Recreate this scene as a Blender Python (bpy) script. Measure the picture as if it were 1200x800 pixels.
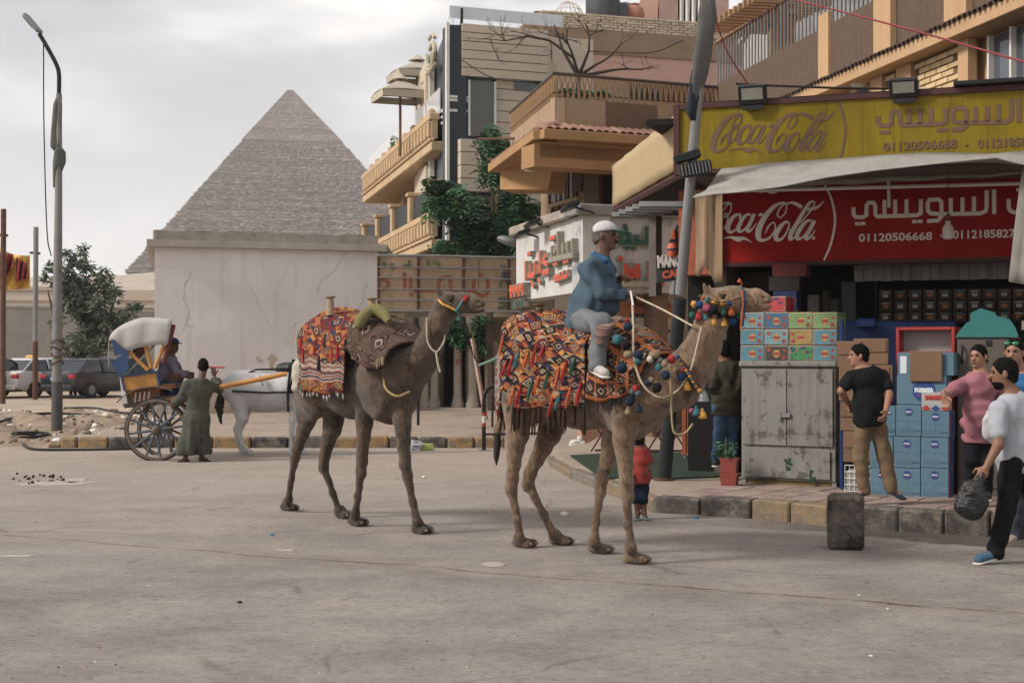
import bpy, math, random
import numpy as np
from mathutils import Vector, Matrix
random.seed(7)
rng = np.random.default_rng(7)
sc = bpy.context.scene
for o in list(bpy.data.objects):
    bpy.data.objects.remove(o)
R = math.radians

# ------------------------------------------------------------------ camera
FPX, HZ, EYE = 1667.0,412.0,1.7
cam = bpy.data.cameras.new('camera')
cam_o = bpy.data.objects.new('camera', cam)
sc.collection.objects.link(cam_o)
cam_o.location = (0,0, EYE)
cam_o.rotation_euler = (R(90),0,0)
cam.sensor_width = 36
cam.lens = 50
cam.shift_y = 0.01
cam.clip_start = 0.1
cam.clip_end = 8000
cam.dof.use_dof = True
cam.dof.focus_distance = 12.0
cam.dof.aperture_fstop = 9.0
sc.camera = cam_o

# ------------------------------------------------------------------ light
SUN_EL, SUN_AZ = 38.0,251.0      # azimuth measured clockwise from +Y (the view direction)
world = bpy.data.worlds.new('World')
sc.world = world
world.use_nodes = True
wt = world.node_tree
wt.nodes.clear()
def wn(t, **k):
    n = wt.nodes.new(t)
    for a, b in k.items():
        setattr(n, a, b)
    return n
w_out = wn('ShaderNodeOutputWorld')
w_bg = wn('ShaderNodeBackground')
w_bg.inputs['Strength'].default_value = 0.092
sky = wn('ShaderNodeTexSky', sky_type='NISHITA', sun_disc=False)
sky.sun_elevation = R(SUN_EL)
sky.sun_rotation = R(SUN_AZ)
sky.dust_density = 3.0
tc = wn('ShaderNodeTexCoord')
mp = wn('ShaderNodeMapping')
mp.inputs['Scale'].default_value = (1,1,3.0)
mp.inputs['Location'].default_value = (0.35,0.1,0.62)
nz = wn('ShaderNodeTexNoise')
nz.inputs['Scale'].default_value = 3.4
nz.inputs['Detail'].default_value = 7
nz.inputs['Roughness'].default_value = 0.52
nz.inputs['Distortion'].default_value = 0.25
cr = wn('ShaderNodeValToRGB')
e = cr.color_ramp.elements
e[0].position = 0.42; e[0].color = (2.5,2.5,2.58,1)
e[1].position = 0.64; e[1].color = (5.6,5.4,5.1,1)
m1 = e.new(0.49); m1.color = (3.0,3.0,3.05,1)
m2 = e.new(0.55); m2.color = (3.9,3.85,3.82,1)
sep = wn('ShaderNodeSeparateXYZ')
hr = wn('ShaderNodeMapRange')
hr.inputs['From Min'].default_value = 0.0
hr.inputs['From Max'].default_value = 0.24
hr.inputs['To Min'].default_value = 1.0
hr.inputs['To Max'].default_value = 0.0
mixh = wn('ShaderNodeMixRGB')
mixh.inputs['Color2'].default_value = (5.9,5.75,5.6,1)
hm = wn('ShaderNodeMath', operation='MULTIPLY')
hm.inputs[1].default_value = 0.9
mixs = wn('ShaderNodeMixRGB')
mixs.inputs['Fac'].default_value = 0.93
L = wt.links.new
L(tc.outputs['Generated'], mp.inputs['Vector'])
L(mp.outputs['Vector'], nz.inputs['Vector'])
L(nz.outputs['Fac'], cr.inputs['Fac'])
L(tc.outputs['Generated'], sep.inputs['Vector'])
L(sep.outputs['Z'], hr.inputs['Value'])
L(hr.outputs['Result'], hm.inputs[0])
L(hm.outputs[0], mixh.inputs['Fac'])
L(cr.outputs['Color'], mixh.inputs['Color1'])
L(sky.outputs['Color'], mixs.inputs['Color1'])
L(mixh.outputs['Color'], mixs.inputs['Color2'])
L(mixs.outputs['Color'], w_bg.inputs['Color'])
L(w_bg.outputs['Background'], w_out.inputs['Surface'])
sun = bpy.data.lights.new('sun', 'SUN')
sun.energy = 1.5
sun.angle = R(12)
sun.color = (1.0,0.92,0.83)
sun_o = bpy.data.objects.new('sun', sun)
sc.collection.objects.link(sun_o)
_a = R(SUN_AZ); _e = R(SUN_EL)
_d = Vector((math.sin(_a) * math.cos(_e), math.cos(_a) * math.cos(_e), math.sin(_e)))
sun_o.rotation_euler = _d.to_track_quat('Z', 'Y').to_euler()
sun_o.location = (-30,-5,30)
sc.view_settings.view_transform = 'Standard'
sc.view_settings.look = 'None'
sc.view_settings.gamma = 1
sc.view_settings.exposure = 1.38
sc.view_settings.use_curve_mapping = False

# ------------------------------------------------------------------ helpers
def P(px, py, Y):
    """point at depth Y metres that the photograph shows at (px, py)"""
    return Vector(((px - 600) / FPX * Y, Y, EYE + (HZ - py) / FPX * Y))
def G(px, py, z=0.0):
    """point on the level z"""
    return P(px, py, (EYE - z) * FPX / (py - HZ))
def lin(r, g, b):
    f = lambda c: (c / 255 / 12.92) if c / 255 <= 0.04045 else ((c / 255 + 0.055) / 1.055) ** 2.4
    c = (f(r), f(g), f(b)); l = .25 * c[0] + .62 * c[1] + .13 * c[2]
    return tuple(l + (x - l) * .84 for x in c) + (1,)
class Frame:
    def __init__(s, o, ang):
        s.o = Vector((o[0], o[1], 0)); s.a = ang
        s.u = Vector((math.cos(ang), math.sin(ang),0)); s.v = Vector((-math.sin(ang), math.cos(ang),0))
    def w(s, u, v, z):
        return s.o + s.u * u + s.v * v + Vector((0,0, z))
    def uz(s, px, py, v=0.0):
        d = Vector(((px - 600) / FPX, 1,0))
        t = (v + s.o.dot(s.v)) / d.dot(s.v)
        p = d * t
        return ((p - s.o).dot(s.u), EYE + (HZ - py) / FPX * t)
    def u_(s, px, v=0.0):
        return s.uz(px, HZ, v)[0]
    def z_(s, px, py, v=0.0):
        return s.uz(px, py, v)[1]
def frame2(p, q):
    return Frame((p[0], p[1]), math.atan2(q[1] - p[1], q[0] - p[0]))

CHI = [(sx, sy, sz) for sx in (-1,1) for sy in (-1,1) for sz in (-1,1)]
class MB:
    def __init__(s):
        s.v = []; s.f = []; s.m = []; s.uv = {}
    def add(s, vs, fs, m=0, M=None):
        b = len(s.v)
        for p in vs:
            p = Vector(p)
            s.v.append(M @ p if M is not None else p)
        for f in fs:
            s.f.append([b + i for i in f]); s.m.append(m)
        return s
    def box(s, x0, x1, y0, y1, z0, z1, bev=0.0, m=0, M=None):
        c = Vector(((x0 + x1) / 2,(y0 + y1) / 2,(z0 + z1) / 2))
        h = Vector((abs(x1 - x0) / 2, abs(y1 - y0) / 2, abs(z1 - z0) / 2))
        if bev <= 0:
            vs = [c + Vector((a * h.x, b_ * h.y, d * h.z)) for a, b_, d in CHI]
            fs = [(0,1,3,2),(4,6,7,5),(0,4,5,1),(2,3,7,6),(0,2,6,4),(1,5,7,3)]
            return s.add(vs, fs, m, M)
        b = min(bev, h.x * .9, h.y * .9, h.z * .9)
        vs = []
        for sg in CHI:
            for ax in range(3):
                q = [sg[i] * (h[i] - (0 if i == ax else b)) for i in range(3)]
                vs.append(c + Vector(q))
        ix = lambda sg, ax: CHI.index(tuple(sg)) * 3 + ax
        fs = []
        for ax in range(3):
            o1, o2 = (ax + 1) % 3,(ax + 2) % 3
            for sg in (-1,1):
                l = []
                for a, d in ((-1,-1),(1,-1),(1,1),(-1,1)):
                    q = [0,0,0]; q[ax] = sg; q[o1] = a; q[o2] = d
                    l.append(ix(q, ax))
                fs.append(l)
            for a in (-1,1):
                for d in (-1,1):
                    q0 = [0,0,0]; q0[o1] = a; q0[o2] = d; q1 = list(q0); q0[ax] = -1; q1[ax] = 1
                    fs.append([ix(q0, o1), ix(q1, o1), ix(q1, o2), ix(q0, o2)])
        for sg in CHI:
            fs.append([ix(sg, 0), ix(sg, 1), ix(sg, 2)])
        out = []
        for f in fs:
            n = (vs[f[1]] - vs[f[0]]).cross(vs[f[2]] - vs[f[0]])
            cc = sum((vs[i] for i in f), Vector()) / len(f)
            out.append(f if n.dot(cc - c) > 0 else f[::-1])
        return s.add(vs, out, m, M)
    def boxc(s, c, sz, rot=None, bev=0.0, m=0):
        M = Matrix.Translation(Vector(c))
        if rot is not None:
            M = M @ (rot if isinstance(rot, Matrix) else Matrix.Rotation(rot, 4, 'Z'))
        return s.box(-sz[0] / 2, sz[0] / 2,-sz[1] / 2, sz[1] / 2,-sz[2] / 2, sz[2] / 2, bev, m, M)
    def tube(s, pts, r, n=8, m=0, cap=True, flat=None, closed=False):
        pts = [Vector(p) for p in pts]
        k = len(pts)
        rs = r if isinstance(r, (list, tuple)) else [r] * k
        t = []
        for i in range(k):
            if closed:
                d = pts[(i + 1) % k] - pts[i - 1]
            else:
                d = pts[min(i + 1, k - 1)] - pts[max(i - 1,0)]
            t.append(d.normalized() if d.length > 1e-9 else Vector((0,0,1)))
        a = Vector((0,0,1)) if abs(t[0].z) < .9 else Vector((1,0,0))
        nx = t[0].cross(a).normalized()
        vs, fs = [], []
        for i in range(k):
            nx = (nx - t[i] * nx.dot(t[i])).normalized()
            ny = t[i].cross(nx)
            for j in range(n):
                an = 2 * math.pi * j / n
                vs.append(pts[i] + nx * (math.cos(an) * rs[i]) + ny * (math.sin(an) * rs[i] * (flat or 1)))
        for i in range(k if closed else k - 1):
            i2 = (i + 1) % k
            for j in range(n):
                fs.append((i * n + j, i * n + (j + 1) % n, i2 * n + (j + 1) % n, i2 * n + j))
        if cap and not closed:
            fs.append(tuple(range(n))[::-1]); fs.append(tuple((k - 1) * n + j for j in range(n)))
        return s.add(vs, fs, m)
    def lathe(s, prof, c=(0,0,0), n=14, m=0, M=None):
        c = Vector(c); vs, fs = [], []
        for r_, z in prof:
            for j in range(n):
                an = 2 * math.pi * j / n
                vs.append(c + Vector((r_ * math.cos(an), r_ * math.sin(an), z)))
        for i in range(len(prof) - 1):
            for j in range(n):
                fs.append((i * n + j, i * n + (j + 1) % n, (i + 1) * n + (j + 1) % n, (i + 1) * n + j))
        fs.append(tuple(range(n))[::-1]); fs.append(tuple((len(prof) - 1) * n + j for j in range(n)))
        return s.add(vs, fs, m, M)
    def ell(s, c, r, n=10, m=0, M=None, jit=0):
        c = Vector(c)
        if not isinstance(r, (list, tuple, Vector)):
            r = (r, r, r)
        vs, fs = [], []
        h = max(4, n // 2)
        for i in range(h + 1):
            ph = math.pi * i / h
            for j in range(n):
                an = 2 * math.pi * j / n
                k = 1 + (random.uniform(-jit, jit) if 0 < i < h else 0)
                vs.append(c + Vector((r[0] * math.sin(ph) * math.cos(an) * k, r[1] * math.sin(ph) * math.sin(an) * k, r[2] * math.cos(ph) * k)))
        for i in range(h):
            for j in range(n):
                fs.append((i * n + j, (i + 1) * n + j, (i + 1) * n + (j + 1) % n, i * n + (j + 1) % n))
        return s.add(vs, fs, m, M)
    def prism(s, poly, y0, y1, m=0, M=None):
        """polygon in (x, z) pushed from y0 to y1"""
        n = len(poly)
        ar = sum(poly[i][0] * poly[(i + 1) % n][1] - poly[(i + 1) % n][0] * poly[i][1] for i in range(n))
        if ar < 0:
            poly = poly[::-1]
        vs = [(x, y0, z) for x, z in poly] + [(x, y1, z) for x, z in poly]
        fs = [tuple(range(n)), tuple(range(2 * n - 1, n - 1,-1))]
        for i in range(n):
            j = (i + 1) % n
            fs.append((i, n + i, n + j, j))
        return s.add(vs, fs, m, M)
    def plate(s, poly, z0, z1, m=0):
        """polygon in (x, y) pushed from z0 up to z1"""
        n = len(poly)
        ar = sum(poly[i][0] * poly[(i + 1) % n][1] - poly[(i + 1) % n][0] * poly[i][1] for i in range(n))
        if ar < 0:
            poly = poly[::-1]
        vs = [(x, y, z0) for x, y in poly] + [(x, y, z1) for x, y in poly]
        fs = [tuple(range(n))[::-1], tuple(range(n, 2 * n))]
        for i in range(n):
            j = (i + 1) % n
            fs.append((i, j, n + j, n + i))
        return s.add(vs, fs, m)
    def sheet(s, grid, thick=0.0, m=0):
        """grid[i][j] points; uv follows i, j"""
        nu, nv = len(grid), len(grid[0])
        g = [[Vector(p) for p in row] for row in grid]
        b = len(s.v)
        nr = []
        for i in range(nu):
            row = []
            for j in range(nv):
                a = g[min(i + 1, nu - 1)][j] - g[max(i - 1,0)][j]
                c = g[i][min(j + 1, nv - 1)] - g[i][max(j - 1,0)]
                q = a.cross(c)
                row.append(q.normalized() if q.length > 1e-9 else Vector((0,0,1)))
            nr.append(row)
        fs = []
        for lay in ((0,1) if thick else (0,)):
            for i in range(nu):
                for j in range(nv):
                    s.uv[len(s.v)] = (i / (nu - 1), j / (nv - 1))
                    s.v.append(g[i][j] - nr[i][j] * thick * lay)
        N = nu * nv
        for i in range(nu - 1):
            for j in range(nv - 1):
                q = [i * nv + j, (i + 1) * nv + j, (i + 1) * nv + j + 1, i * nv + j + 1]
                fs.append(q)
                if thick:
                    fs.append([N + k for k in q[::-1]])
        if thick:
            rim = [i * nv for i in range(nu)] + [(nu - 1) * nv + j for j in range(1, nv)] + \
                  [i * nv + nv - 1 for i in range(nu - 2,-1,-1)] + [j for j in range(nv - 2,0,-1)]
            for k in range(len(rim)):
                a, c = rim[k], rim[(k + 1) % len(rim)]
                fs.append([c, a, N + a, N + c])
        for f in fs:
            s.f.append([b + i for i in f]); s.m.append(m)
        return s
    def mesh(s, name, mats, smooth=False):
        me = bpy.data.meshes.new(name)
        me.from_pydata([tuple(p) for p in s.v], [], s.f)
        for m in (mats if isinstance(mats, (list, tuple)) else [mats]):
            me.materials.append(m)
        if any(s.m):
            me.polygons.foreach_set('material_index', s.m)
        if s.uv:
            uvl = me.uv_layers.new(name='uv')
            for lp in me.loops:
                uvl.data[lp.index].uv = s.uv.get(lp.vertex_index, (0,0))
        if smooth:
            me.polygons.foreach_set('use_smooth', [True] * len(me.polygons))
            if smooth != 'all':
                try:
                    me.set_sharp_from_angle(angle=R(50))
                except Exception:
                    pass
        me.update()
        return me

TM = {}
def tm(o):
    return TM.get(o.name, Matrix())
def link(o):
    sc.collection.objects.link(o)
    return o
def tag(o, label=None, cat=None, group=None, kind=None):
    if label: o['label'] = label
    if cat: o['category'] = cat
    if group: o['group'] = group
    if kind: o['kind'] = kind
    return o
def thing(name, label, cat, loc=(0,0,0), rz=0.0, group=None):
    o = link(bpy.data.objects.new(name, None))
    o.location = loc; o.rotation_euler = (0,0, rz); o.empty_display_size = .2
    TM[o.name] = Matrix.Translation(Vector(loc)) @ Matrix.Rotation(rz, 4, 'Z')
    return tag(o, label, cat, group)
def structure(name, loc=(0,0,0), rz=0.0):
    o = thing(name, None, None, loc, rz)
    o['kind'] = 'structure'
    return o
def part(name, mb, mats, parent=None, smooth=False, world=False, label=None, kind=None, loc=None):
    me = mb.mesh(name, mats, smooth) if isinstance(mb, MB) else mb
    o = link(bpy.data.objects.new(name, me))
    if parent is not None:
        o.parent = parent
        if world:
            me.transform(tm(parent).inverted())
    if loc is not None:
        o.location = loc
    if label: o['label'] = label
    if kind: o['kind'] = kind
    TM[o.name] = tm(parent) @ Matrix.Translation(Vector(loc or (0,0,0))) if parent is not None else Matrix()
    return o
def solo(name, mb, mats, label, cat, group=None, smooth=False, base=None, rz=0.0):
    """a thing that is one mesh, its origin at its base"""
    o = part(name, mb, mats, None, smooth)
    if base is not None:
        M = Matrix.Translation(Vector(base)) @ Matrix.Rotation(rz, 4, 'Z')
        o.data.transform(M.inverted())
        o.location = base; o.rotation_euler = (0,0, rz)
    return tag(o, label, cat, group)
KIDS = {}
def copy_tree(o, label=None, loc=None, rz=None, group=None):
    kids = {}
    for c in bpy.data.objects:
        if c.parent: kids.setdefault(c.parent.name, []).append(c)
    def rec(q, par):
        c = q.copy(); sc.collection.objects.link(c)
        if par: c.parent = par
        for k in kids.get(q.name, []):
            rec(k, c)
        return c
    n = rec(o, None)
    if label: n['label'] = label
    if group: n['group'] = group
    if loc is not None: n.location = loc
    if rz is not None: n.rotation_euler = (0,0, rz)
    return n

# ------------------------------------------------------------------ materials
def newmat(name):
    m = bpy.data.materials.new(name); m.use_nodes = True
    nt = m.node_tree; bs = nt.nodes['Principled BSDF']
    return m, nt, bs
def N(nt, t, ins=None, **k):
    n = nt.nodes.new(t)
    for a, b in k.items(): setattr(n, a, b)
    for a, b in (ins or {}).items():
        if isinstance(b, bpy.types.NodeSocket): nt.links.new(b, n.inputs[a])
        else: n.inputs[a].default_value = b
    return n
def mathn(nt, op, a, b=None, c=None, clamp=False):
    n = N(nt, 'ShaderNodeMath', operation=op, use_clamp=clamp)
    for i, x in enumerate((a, b, c)):
        if x is None: continue
        if isinstance(x, bpy.types.NodeSocket): nt.links.new(x, n.inputs[i])
        else: n.inputs[i].default_value = x
    return n.outputs[0]
def mixc(nt, f, a, b, bt='MIX'):
    n = N(nt, 'ShaderNodeMixRGB', blend_type=bt)
    for i, x in enumerate((f, a, b)):
        if isinstance(x, bpy.types.NodeSocket): nt.links.new(x, n.inputs[i])
        else: n.inputs[i].default_value = x
    return n.outputs[0]
def maprange(nt, v, a, b, c=0.0, d=1.0):
    return N(nt, 'ShaderNodeMapRange', {'Value': v, 'From Min': a, 'From Max': b, 'To Min': c, 'To Max': d}).outputs['Result']
def noise(nt, vec, s, det=5, rough=.55, dist=0.0):
    return N(nt, 'ShaderNodeTexNoise', {'Vector': vec, 'Scale': s, 'Detail': det, 'Roughness': rough, 'Distortion': dist}).outputs['Fac']
def vscale(nt, vec, s):
    return N(nt, 'ShaderNodeVectorMath', {0: vec, 1: s}, operation='MULTIPLY').outputs[0]
def mat(name, col, rough=.85, var=.16, sc_=3.0, bump=.25, bsc=45.0, dirt=None, dsc=1.3, dth=(.52,.68), damt=.7,
        metal=0.0, spec=.3, streak=0.0, aniso=None, rand=0.0, trans=0.0, bdist=.01, world=False):
    m, nt, bs = newmat(name)
    t = N(nt, 'ShaderNodeTexCoord')
    g = N(nt, 'ShaderNodeNewGeometry')
    vec = g.outputs['Position'] if world else t.outputs['Object']
    if aniso: vec = vscale(nt, vec, aniso)
    col = tuple(col[:3]) + (1,)
    a = noise(nt, vec, sc_, 6,.6)
    f = maprange(nt, a, .3,.7,1 - var, 1 + var)
    c = N(nt, 'ShaderNodeVectorMath', {0: col[:3]}, operation='SCALE')
    nt.links.new(f, c.inputs['Scale'])
    c = c.outputs[0]
    if streak:
        sv = vscale(nt, vec, (9,9,.45))
        s_ = maprange(nt, noise(nt, sv, 1.6,4,.6),.48,.72,0, streak)
        c = mixc(nt, s_, c, tuple(x * .45 for x in col[:3]) + (1,))
    if dirt:
        d = maprange(nt, noise(nt, vec, dsc, 8,.65), dth[0], dth[1], 0, damt)
        c = mixc(nt, d, c, tuple(dirt[:3]) + (1,))
    if rand:
        oi = N(nt, 'ShaderNodeObjectInfo')
        rv = maprange(nt, oi.outputs['Random'], 0,1,1 - rand, 1 + rand)
        cc = N(nt, 'ShaderNodeVectorMath', {0: c}, operation='SCALE')
        nt.links.new(rv, cc.inputs['Scale']); c = cc.outputs[0]
    nt.links.new(c, bs.inputs['Base Color'])
    bs.inputs['Roughness'].default_value = rough
    bs.inputs['Metallic'].default_value = metal
    bs.inputs['Specular IOR Level'].default_value = spec
    if trans: bs.inputs['Transmission Weight'].default_value = trans
    if bump:
        b = N(nt, 'ShaderNodeBump', {'Height': noise(nt, vec, bsc, 4,.6), 'Strength': bump, 'Distance': bdist})
        nt.links.new(b.outputs[0], bs.inputs['Normal'])
    return m
def flat(name, col, rough=.6, **k):
    return mat(name, col, rough, var=k.pop('var', .08), bump=k.pop('bump', .08), **k)

# ------------------------------------------------------------------ writing
def text_mb(s, size=.2, ext=.003, off=0.0, align='LEFT', sx=1.0, spacing=1.0):
    cu = bpy.data.curves.new('t', 'FONT'); cu.body = s; cu.size = size; cu.extrude = ext; cu.offset = off
    cu.align_x = align; cu.space_character = spacing; cu.resolution_u = 3
    o = bpy.data.objects.new('t', cu)
    sc.collection.objects.link(o)
    bpy.context.view_layer.update()
    me = bpy.data.meshes.new_from_object(o.evaluated_get(bpy.context.evaluated_depsgraph_get()))
    mb = MB()
    # font lies in xy; stand it up in xz with its face towards -y
    vs = [(v.co.x * sx, -v.co.z, v.co.y) for v in me.vertices]
    mb.add(vs, [tuple(p.vertices) for p in me.polygons])
    bpy.data.objects.remove(o); bpy.data.curves.remove(cu); bpy.data.meshes.remove(me)
    return mb
def fit_text(mb, x0, x1, z0, y=0.0, h=None):
    xs = [v[0] for v in mb.v]; zs = [v[2] for v in mb.v]
    k = (x1 - x0) / (max(xs) - min(xs)); kz = (h / (max(zs) - min(zs))) if h else k
    a, b = min(xs), min(zs)
    mb.v = [Vector((x0 + (v[0] - a) * k, y + v[1], z0 + (v[2] - b) * kz)) for v in mb.v]
    return mb
def catmull(pts, k=5):
    if len(pts) < 3: return list(pts)
    out = []
    P_ = [np.array(p, float) for p in pts]
    P_ = [2 * P_[0] - P_[1]] + P_ + [2 * P_[-1] - P_[-2]]
    for i in range(1, len(P_) - 2):
        p0, p1, p2, p3 = P_[i - 1:i + 3]
        for j in range(k):
            t = j / k
            out.append(.5 * ((2 * p1) + (-p0 + p2) * t + (2 * p0 - 5 * p1 + 4 * p2 - p3) * t * t + (-p0 + 3 * p1 - 3 * p2 + p3) * t ** 3))
    out.append(P_[-2])
    return [tuple(o) for o in out]
def ribbon(mb, pts, y0, y1, m=0):
    """pts: (x, z, width) centre line; a raised stroke from y0 (front) to y1"""
    n = len(pts)
    Lp, Rp = [], []
    for i in range(n):
        a = np.array(pts[max(i - 1,0)][:2]); c = np.array(pts[min(i + 1, n - 1)][:2])
        if 0 < i < n - 1:
            d1 = np.array(pts[i][:2]) - a; d2 = c - np.array(pts[i][:2])
            d1 = d1 / (np.linalg.norm(d1) + 1e-9); d2 = d2 / (np.linalg.norm(d2) + 1e-9)
            d = d1 + d2; ln = np.linalg.norm(d) + 1e-9; d = d / ln
            k = 1 / max(.5, ln / 2)
        else:
            d = c - a; d = d / (np.linalg.norm(d) + 1e-9); k = 1
        nn = np.array((-d[1], d[0])) * pts[i][2] / 2 * k
        p = np.array(pts[i][:2])
        Lp.append(p + nn); Rp.append(p - nn)
    vs, fs = [], []
    for i in range(n):
        for y in (y0, y1):
            vs.append((Lp[i][0], y, Lp[i][1])); vs.append((Rp[i][0], y, Rp[i][1]))
    for i in range(n - 1):
        a, b = i * 4, i * 4 + 4
        fs += [(a, a + 1, b + 1, b),(a + 2, b + 2, b + 3, a + 3),(a, b, b + 2, a + 2),(a + 1, a + 3, b + 3, b + 1)]
    fs += [(0,2,3,1),(4 * n - 4,4 * n - 3,4 * n - 1,4 * n - 2)]
    mb.add(vs, fs, m)
    return mb
# ------------------------------------------------------------------ organic shapes: smooth union of limbs, one continuous skin
def _cone(p, a, b, ra, rb, w=None, s=1.0):
    ba = b - a
    pa = p - a
    if w is not None:
        k = pa @ w; pa = pa + (1 / s - 1) * k[..., None] * w
        kk = ba @ w; ba = ba + (1 / s - 1) * kk * w
    L2 = ba @ ba + 1e-12
    t = np.clip((pa @ ba) / L2,0,1)
    d = pa - t[..., None] * ba
    q = np.sqrt((d * d).sum(-1)) - (ra + (rb - ra) * t)
    return q * min(1.0, s)
def _ell(p, c, rad, Rm):
    q = (p - c) @ Rm
    k0 = np.sqrt(((q / rad) ** 2).sum(-1)); k1 = np.sqrt(((q / rad ** 2) ** 2).sum(-1)) + 1e-9
    return k0 * (k0 - 1) / k1
def cone(a, b, ra, rb, k=.03, w=None, s=1.0):
    a = np.array(a, float); b = np.array(b, float)
    if w is not None:
        w = np.array(w, float); w /= np.linalg.norm(w)
    r = max(ra, rb) * max(1, s) + .02
    return ('c', np.minimum(a, b) - r, np.maximum(a, b) + r, k, (a, b, ra, rb, w, s),1)
def ell(c, rad, X=(1,0,0), Z=(0,0,1), k=.03, sign=1):
    c = np.array(c, float); rad = np.array(rad, float)
    X = np.array(X, float); X /= np.linalg.norm(X)
    Z = np.array(Z, float); Z = Z - X * (Z @ X); Z /= np.linalg.norm(Z)
    Y = np.cross(Z, X)
    Rm = np.stack([X, Y, Z], 1)
    r = rad.max() + .02
    return ('e', c - r, c + r, k, (c, rad, Rm), sign)
def sdf_arrays(prims, vox, cuts=(), disp=None):
    lo = np.min([p[1] for p in prims if p[5] > 0], 0) - 2 * vox
    hi = np.max([p[2] for p in prims if p[5] > 0], 0) + 2 * vox
    n = np.ceil((hi - lo) / vox).astype(int) + 1
    ax = [lo[i] + vox * np.arange(n[i]) for i in range(3)]
    D = np.full(tuple(n),.3)
    for kind, pl, ph, k, a, sg in prims:
        i0 = np.clip(np.floor((pl - k - .03 - lo) / vox).astype(int),0, n - 1)
        i1 = np.clip(np.ceil((ph + k + .03 - lo) / vox).astype(int) + 1,1, n)
        if (i1 <= i0).any(): continue
        sl = tuple(slice(i0[j], i1[j]) for j in range(3))
        g = np.stack(np.meshgrid(*[ax[j][sl[j]] for j in range(3)], indexing='ij'),-1)
        d = _cone(g, *a) if kind == 'c' else _ell(g, *a)
        o = D[sl]
        if sg > 0:
            h = np.clip(.5 + .5 * (o - d) / k, 0,1)
            D[sl] = o * (1 - h) + d * h - k * h * (1 - h)
        else:
            h = np.clip(.5 - .5 * (o + d) / k, 0,1)
            D[sl] = o * (1 - h) - d * h + k * h * (1 - h)
    if disp is not None or cuts:
        g = np.stack(np.meshgrid(*ax, indexing='ij'),-1)
        if disp is not None: D = D + disp(g)
        for c, nn in cuts:
            nn = np.array(nn, float); nn /= np.linalg.norm(nn)
            D = np.maximum(D, (g - np.array(c, float)) @ nn)
    # surface nets
    S = D < 0
    c = [S[i:n[0] - 1 + i, j:n[1] - 1 + j, k_:n[2] - 1 + k_] for i in (0,1) for j in (0,1) for k_ in (0,1)]
    cnt = sum(x.astype(np.int8) for x in c)
    act = (cnt > 0) & (cnt < 8)
    idx = np.full(act.shape, -1, int)
    cells = np.argwhere(act)
    idx[act] = np.arange(len(cells))
    acc = np.zeros((len(cells),3)); num = np.zeros(len(cells))
    offs = [(i, j, k_) for i in (0,1) for j in (0,1) for k_ in (0,1)]
    for a in offs:
        for d in range(3):
            if a[d]: continue
            b = list(a); b[d] = 1
            va = D[cells[:, 0] + a[0], cells[:, 1] + a[1], cells[:, 2] + a[2]]
            vb = D[cells[:, 0] + b[0], cells[:, 1] + b[1], cells[:, 2] + b[2]]
            m = (va < 0) != (vb < 0)
            t = va[m] / (va[m] - vb[m])
            pt = np.tile(np.array(a, float),(m.sum(),1)); pt[:, d] += t
            acc[m] += pt; num[m] += 1
    verts = lo + (cells + acc / num[:, None]) * vox
    faces = []
    for d in range(3):
        o1, o2 = (d + 1) % 3,(d + 2) % 3
        A = S[tuple(slice(0,-1) if i == d else slice(None) for i in range(3))]
        B = S[tuple(slice(1, None) if i == d else slice(None) for i in range(3))]
        e_ = np.argwhere(A != B)
        e_ = e_[(e_[:, o1] > 0) & (e_[:, o2] > 0) & (e_[:, o1] < n[o1] - 1) & (e_[:, o2] < n[o2] - 1)]
        if not len(e_): continue
        ins = S[e_[:, 0], e_[:, 1], e_[:, 2]]
        q = []
        for s1, s2 in ((0,0),(-1,0),(-1,-1),(0,-1)):
            r_ = e_.copy(); r_[:, o1] += s1; r_[:, o2] += s2
            q.append(idx[r_[:, 0], r_[:, 1], r_[:, 2]])
        q = np.stack(q, 1)
        q[~ins] = q[~ins][:, ::-1]
        faces.append(q)
    faces = np.concatenate(faces)
    return verts, faces
def sdf_mesh(name, prims, vox, mats, cuts=(), disp=None, extra=(), parent=None, kind=None, label=None, uvf=None):
    V, F_ = sdf_arrays(prims, vox, cuts, disp)
    mi = np.zeros(len(F_), int)
    for ev, ef in extra:
        F_ = np.concatenate([F_, ef + len(V)]); V = np.concatenate([V, ev])
    me = bpy.data.meshes.new(name)
    me.from_pydata(V.tolist(), [], F_.tolist())
    for m in (mats if isinstance(mats, (list, tuple)) else [mats]): me.materials.append(m)
    me.polygons.foreach_set('use_smooth', [True] * len(me.polygons))
    me.update()
    return part(name, me, None, parent, world=parent is not None, kind=kind, label=label)
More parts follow.
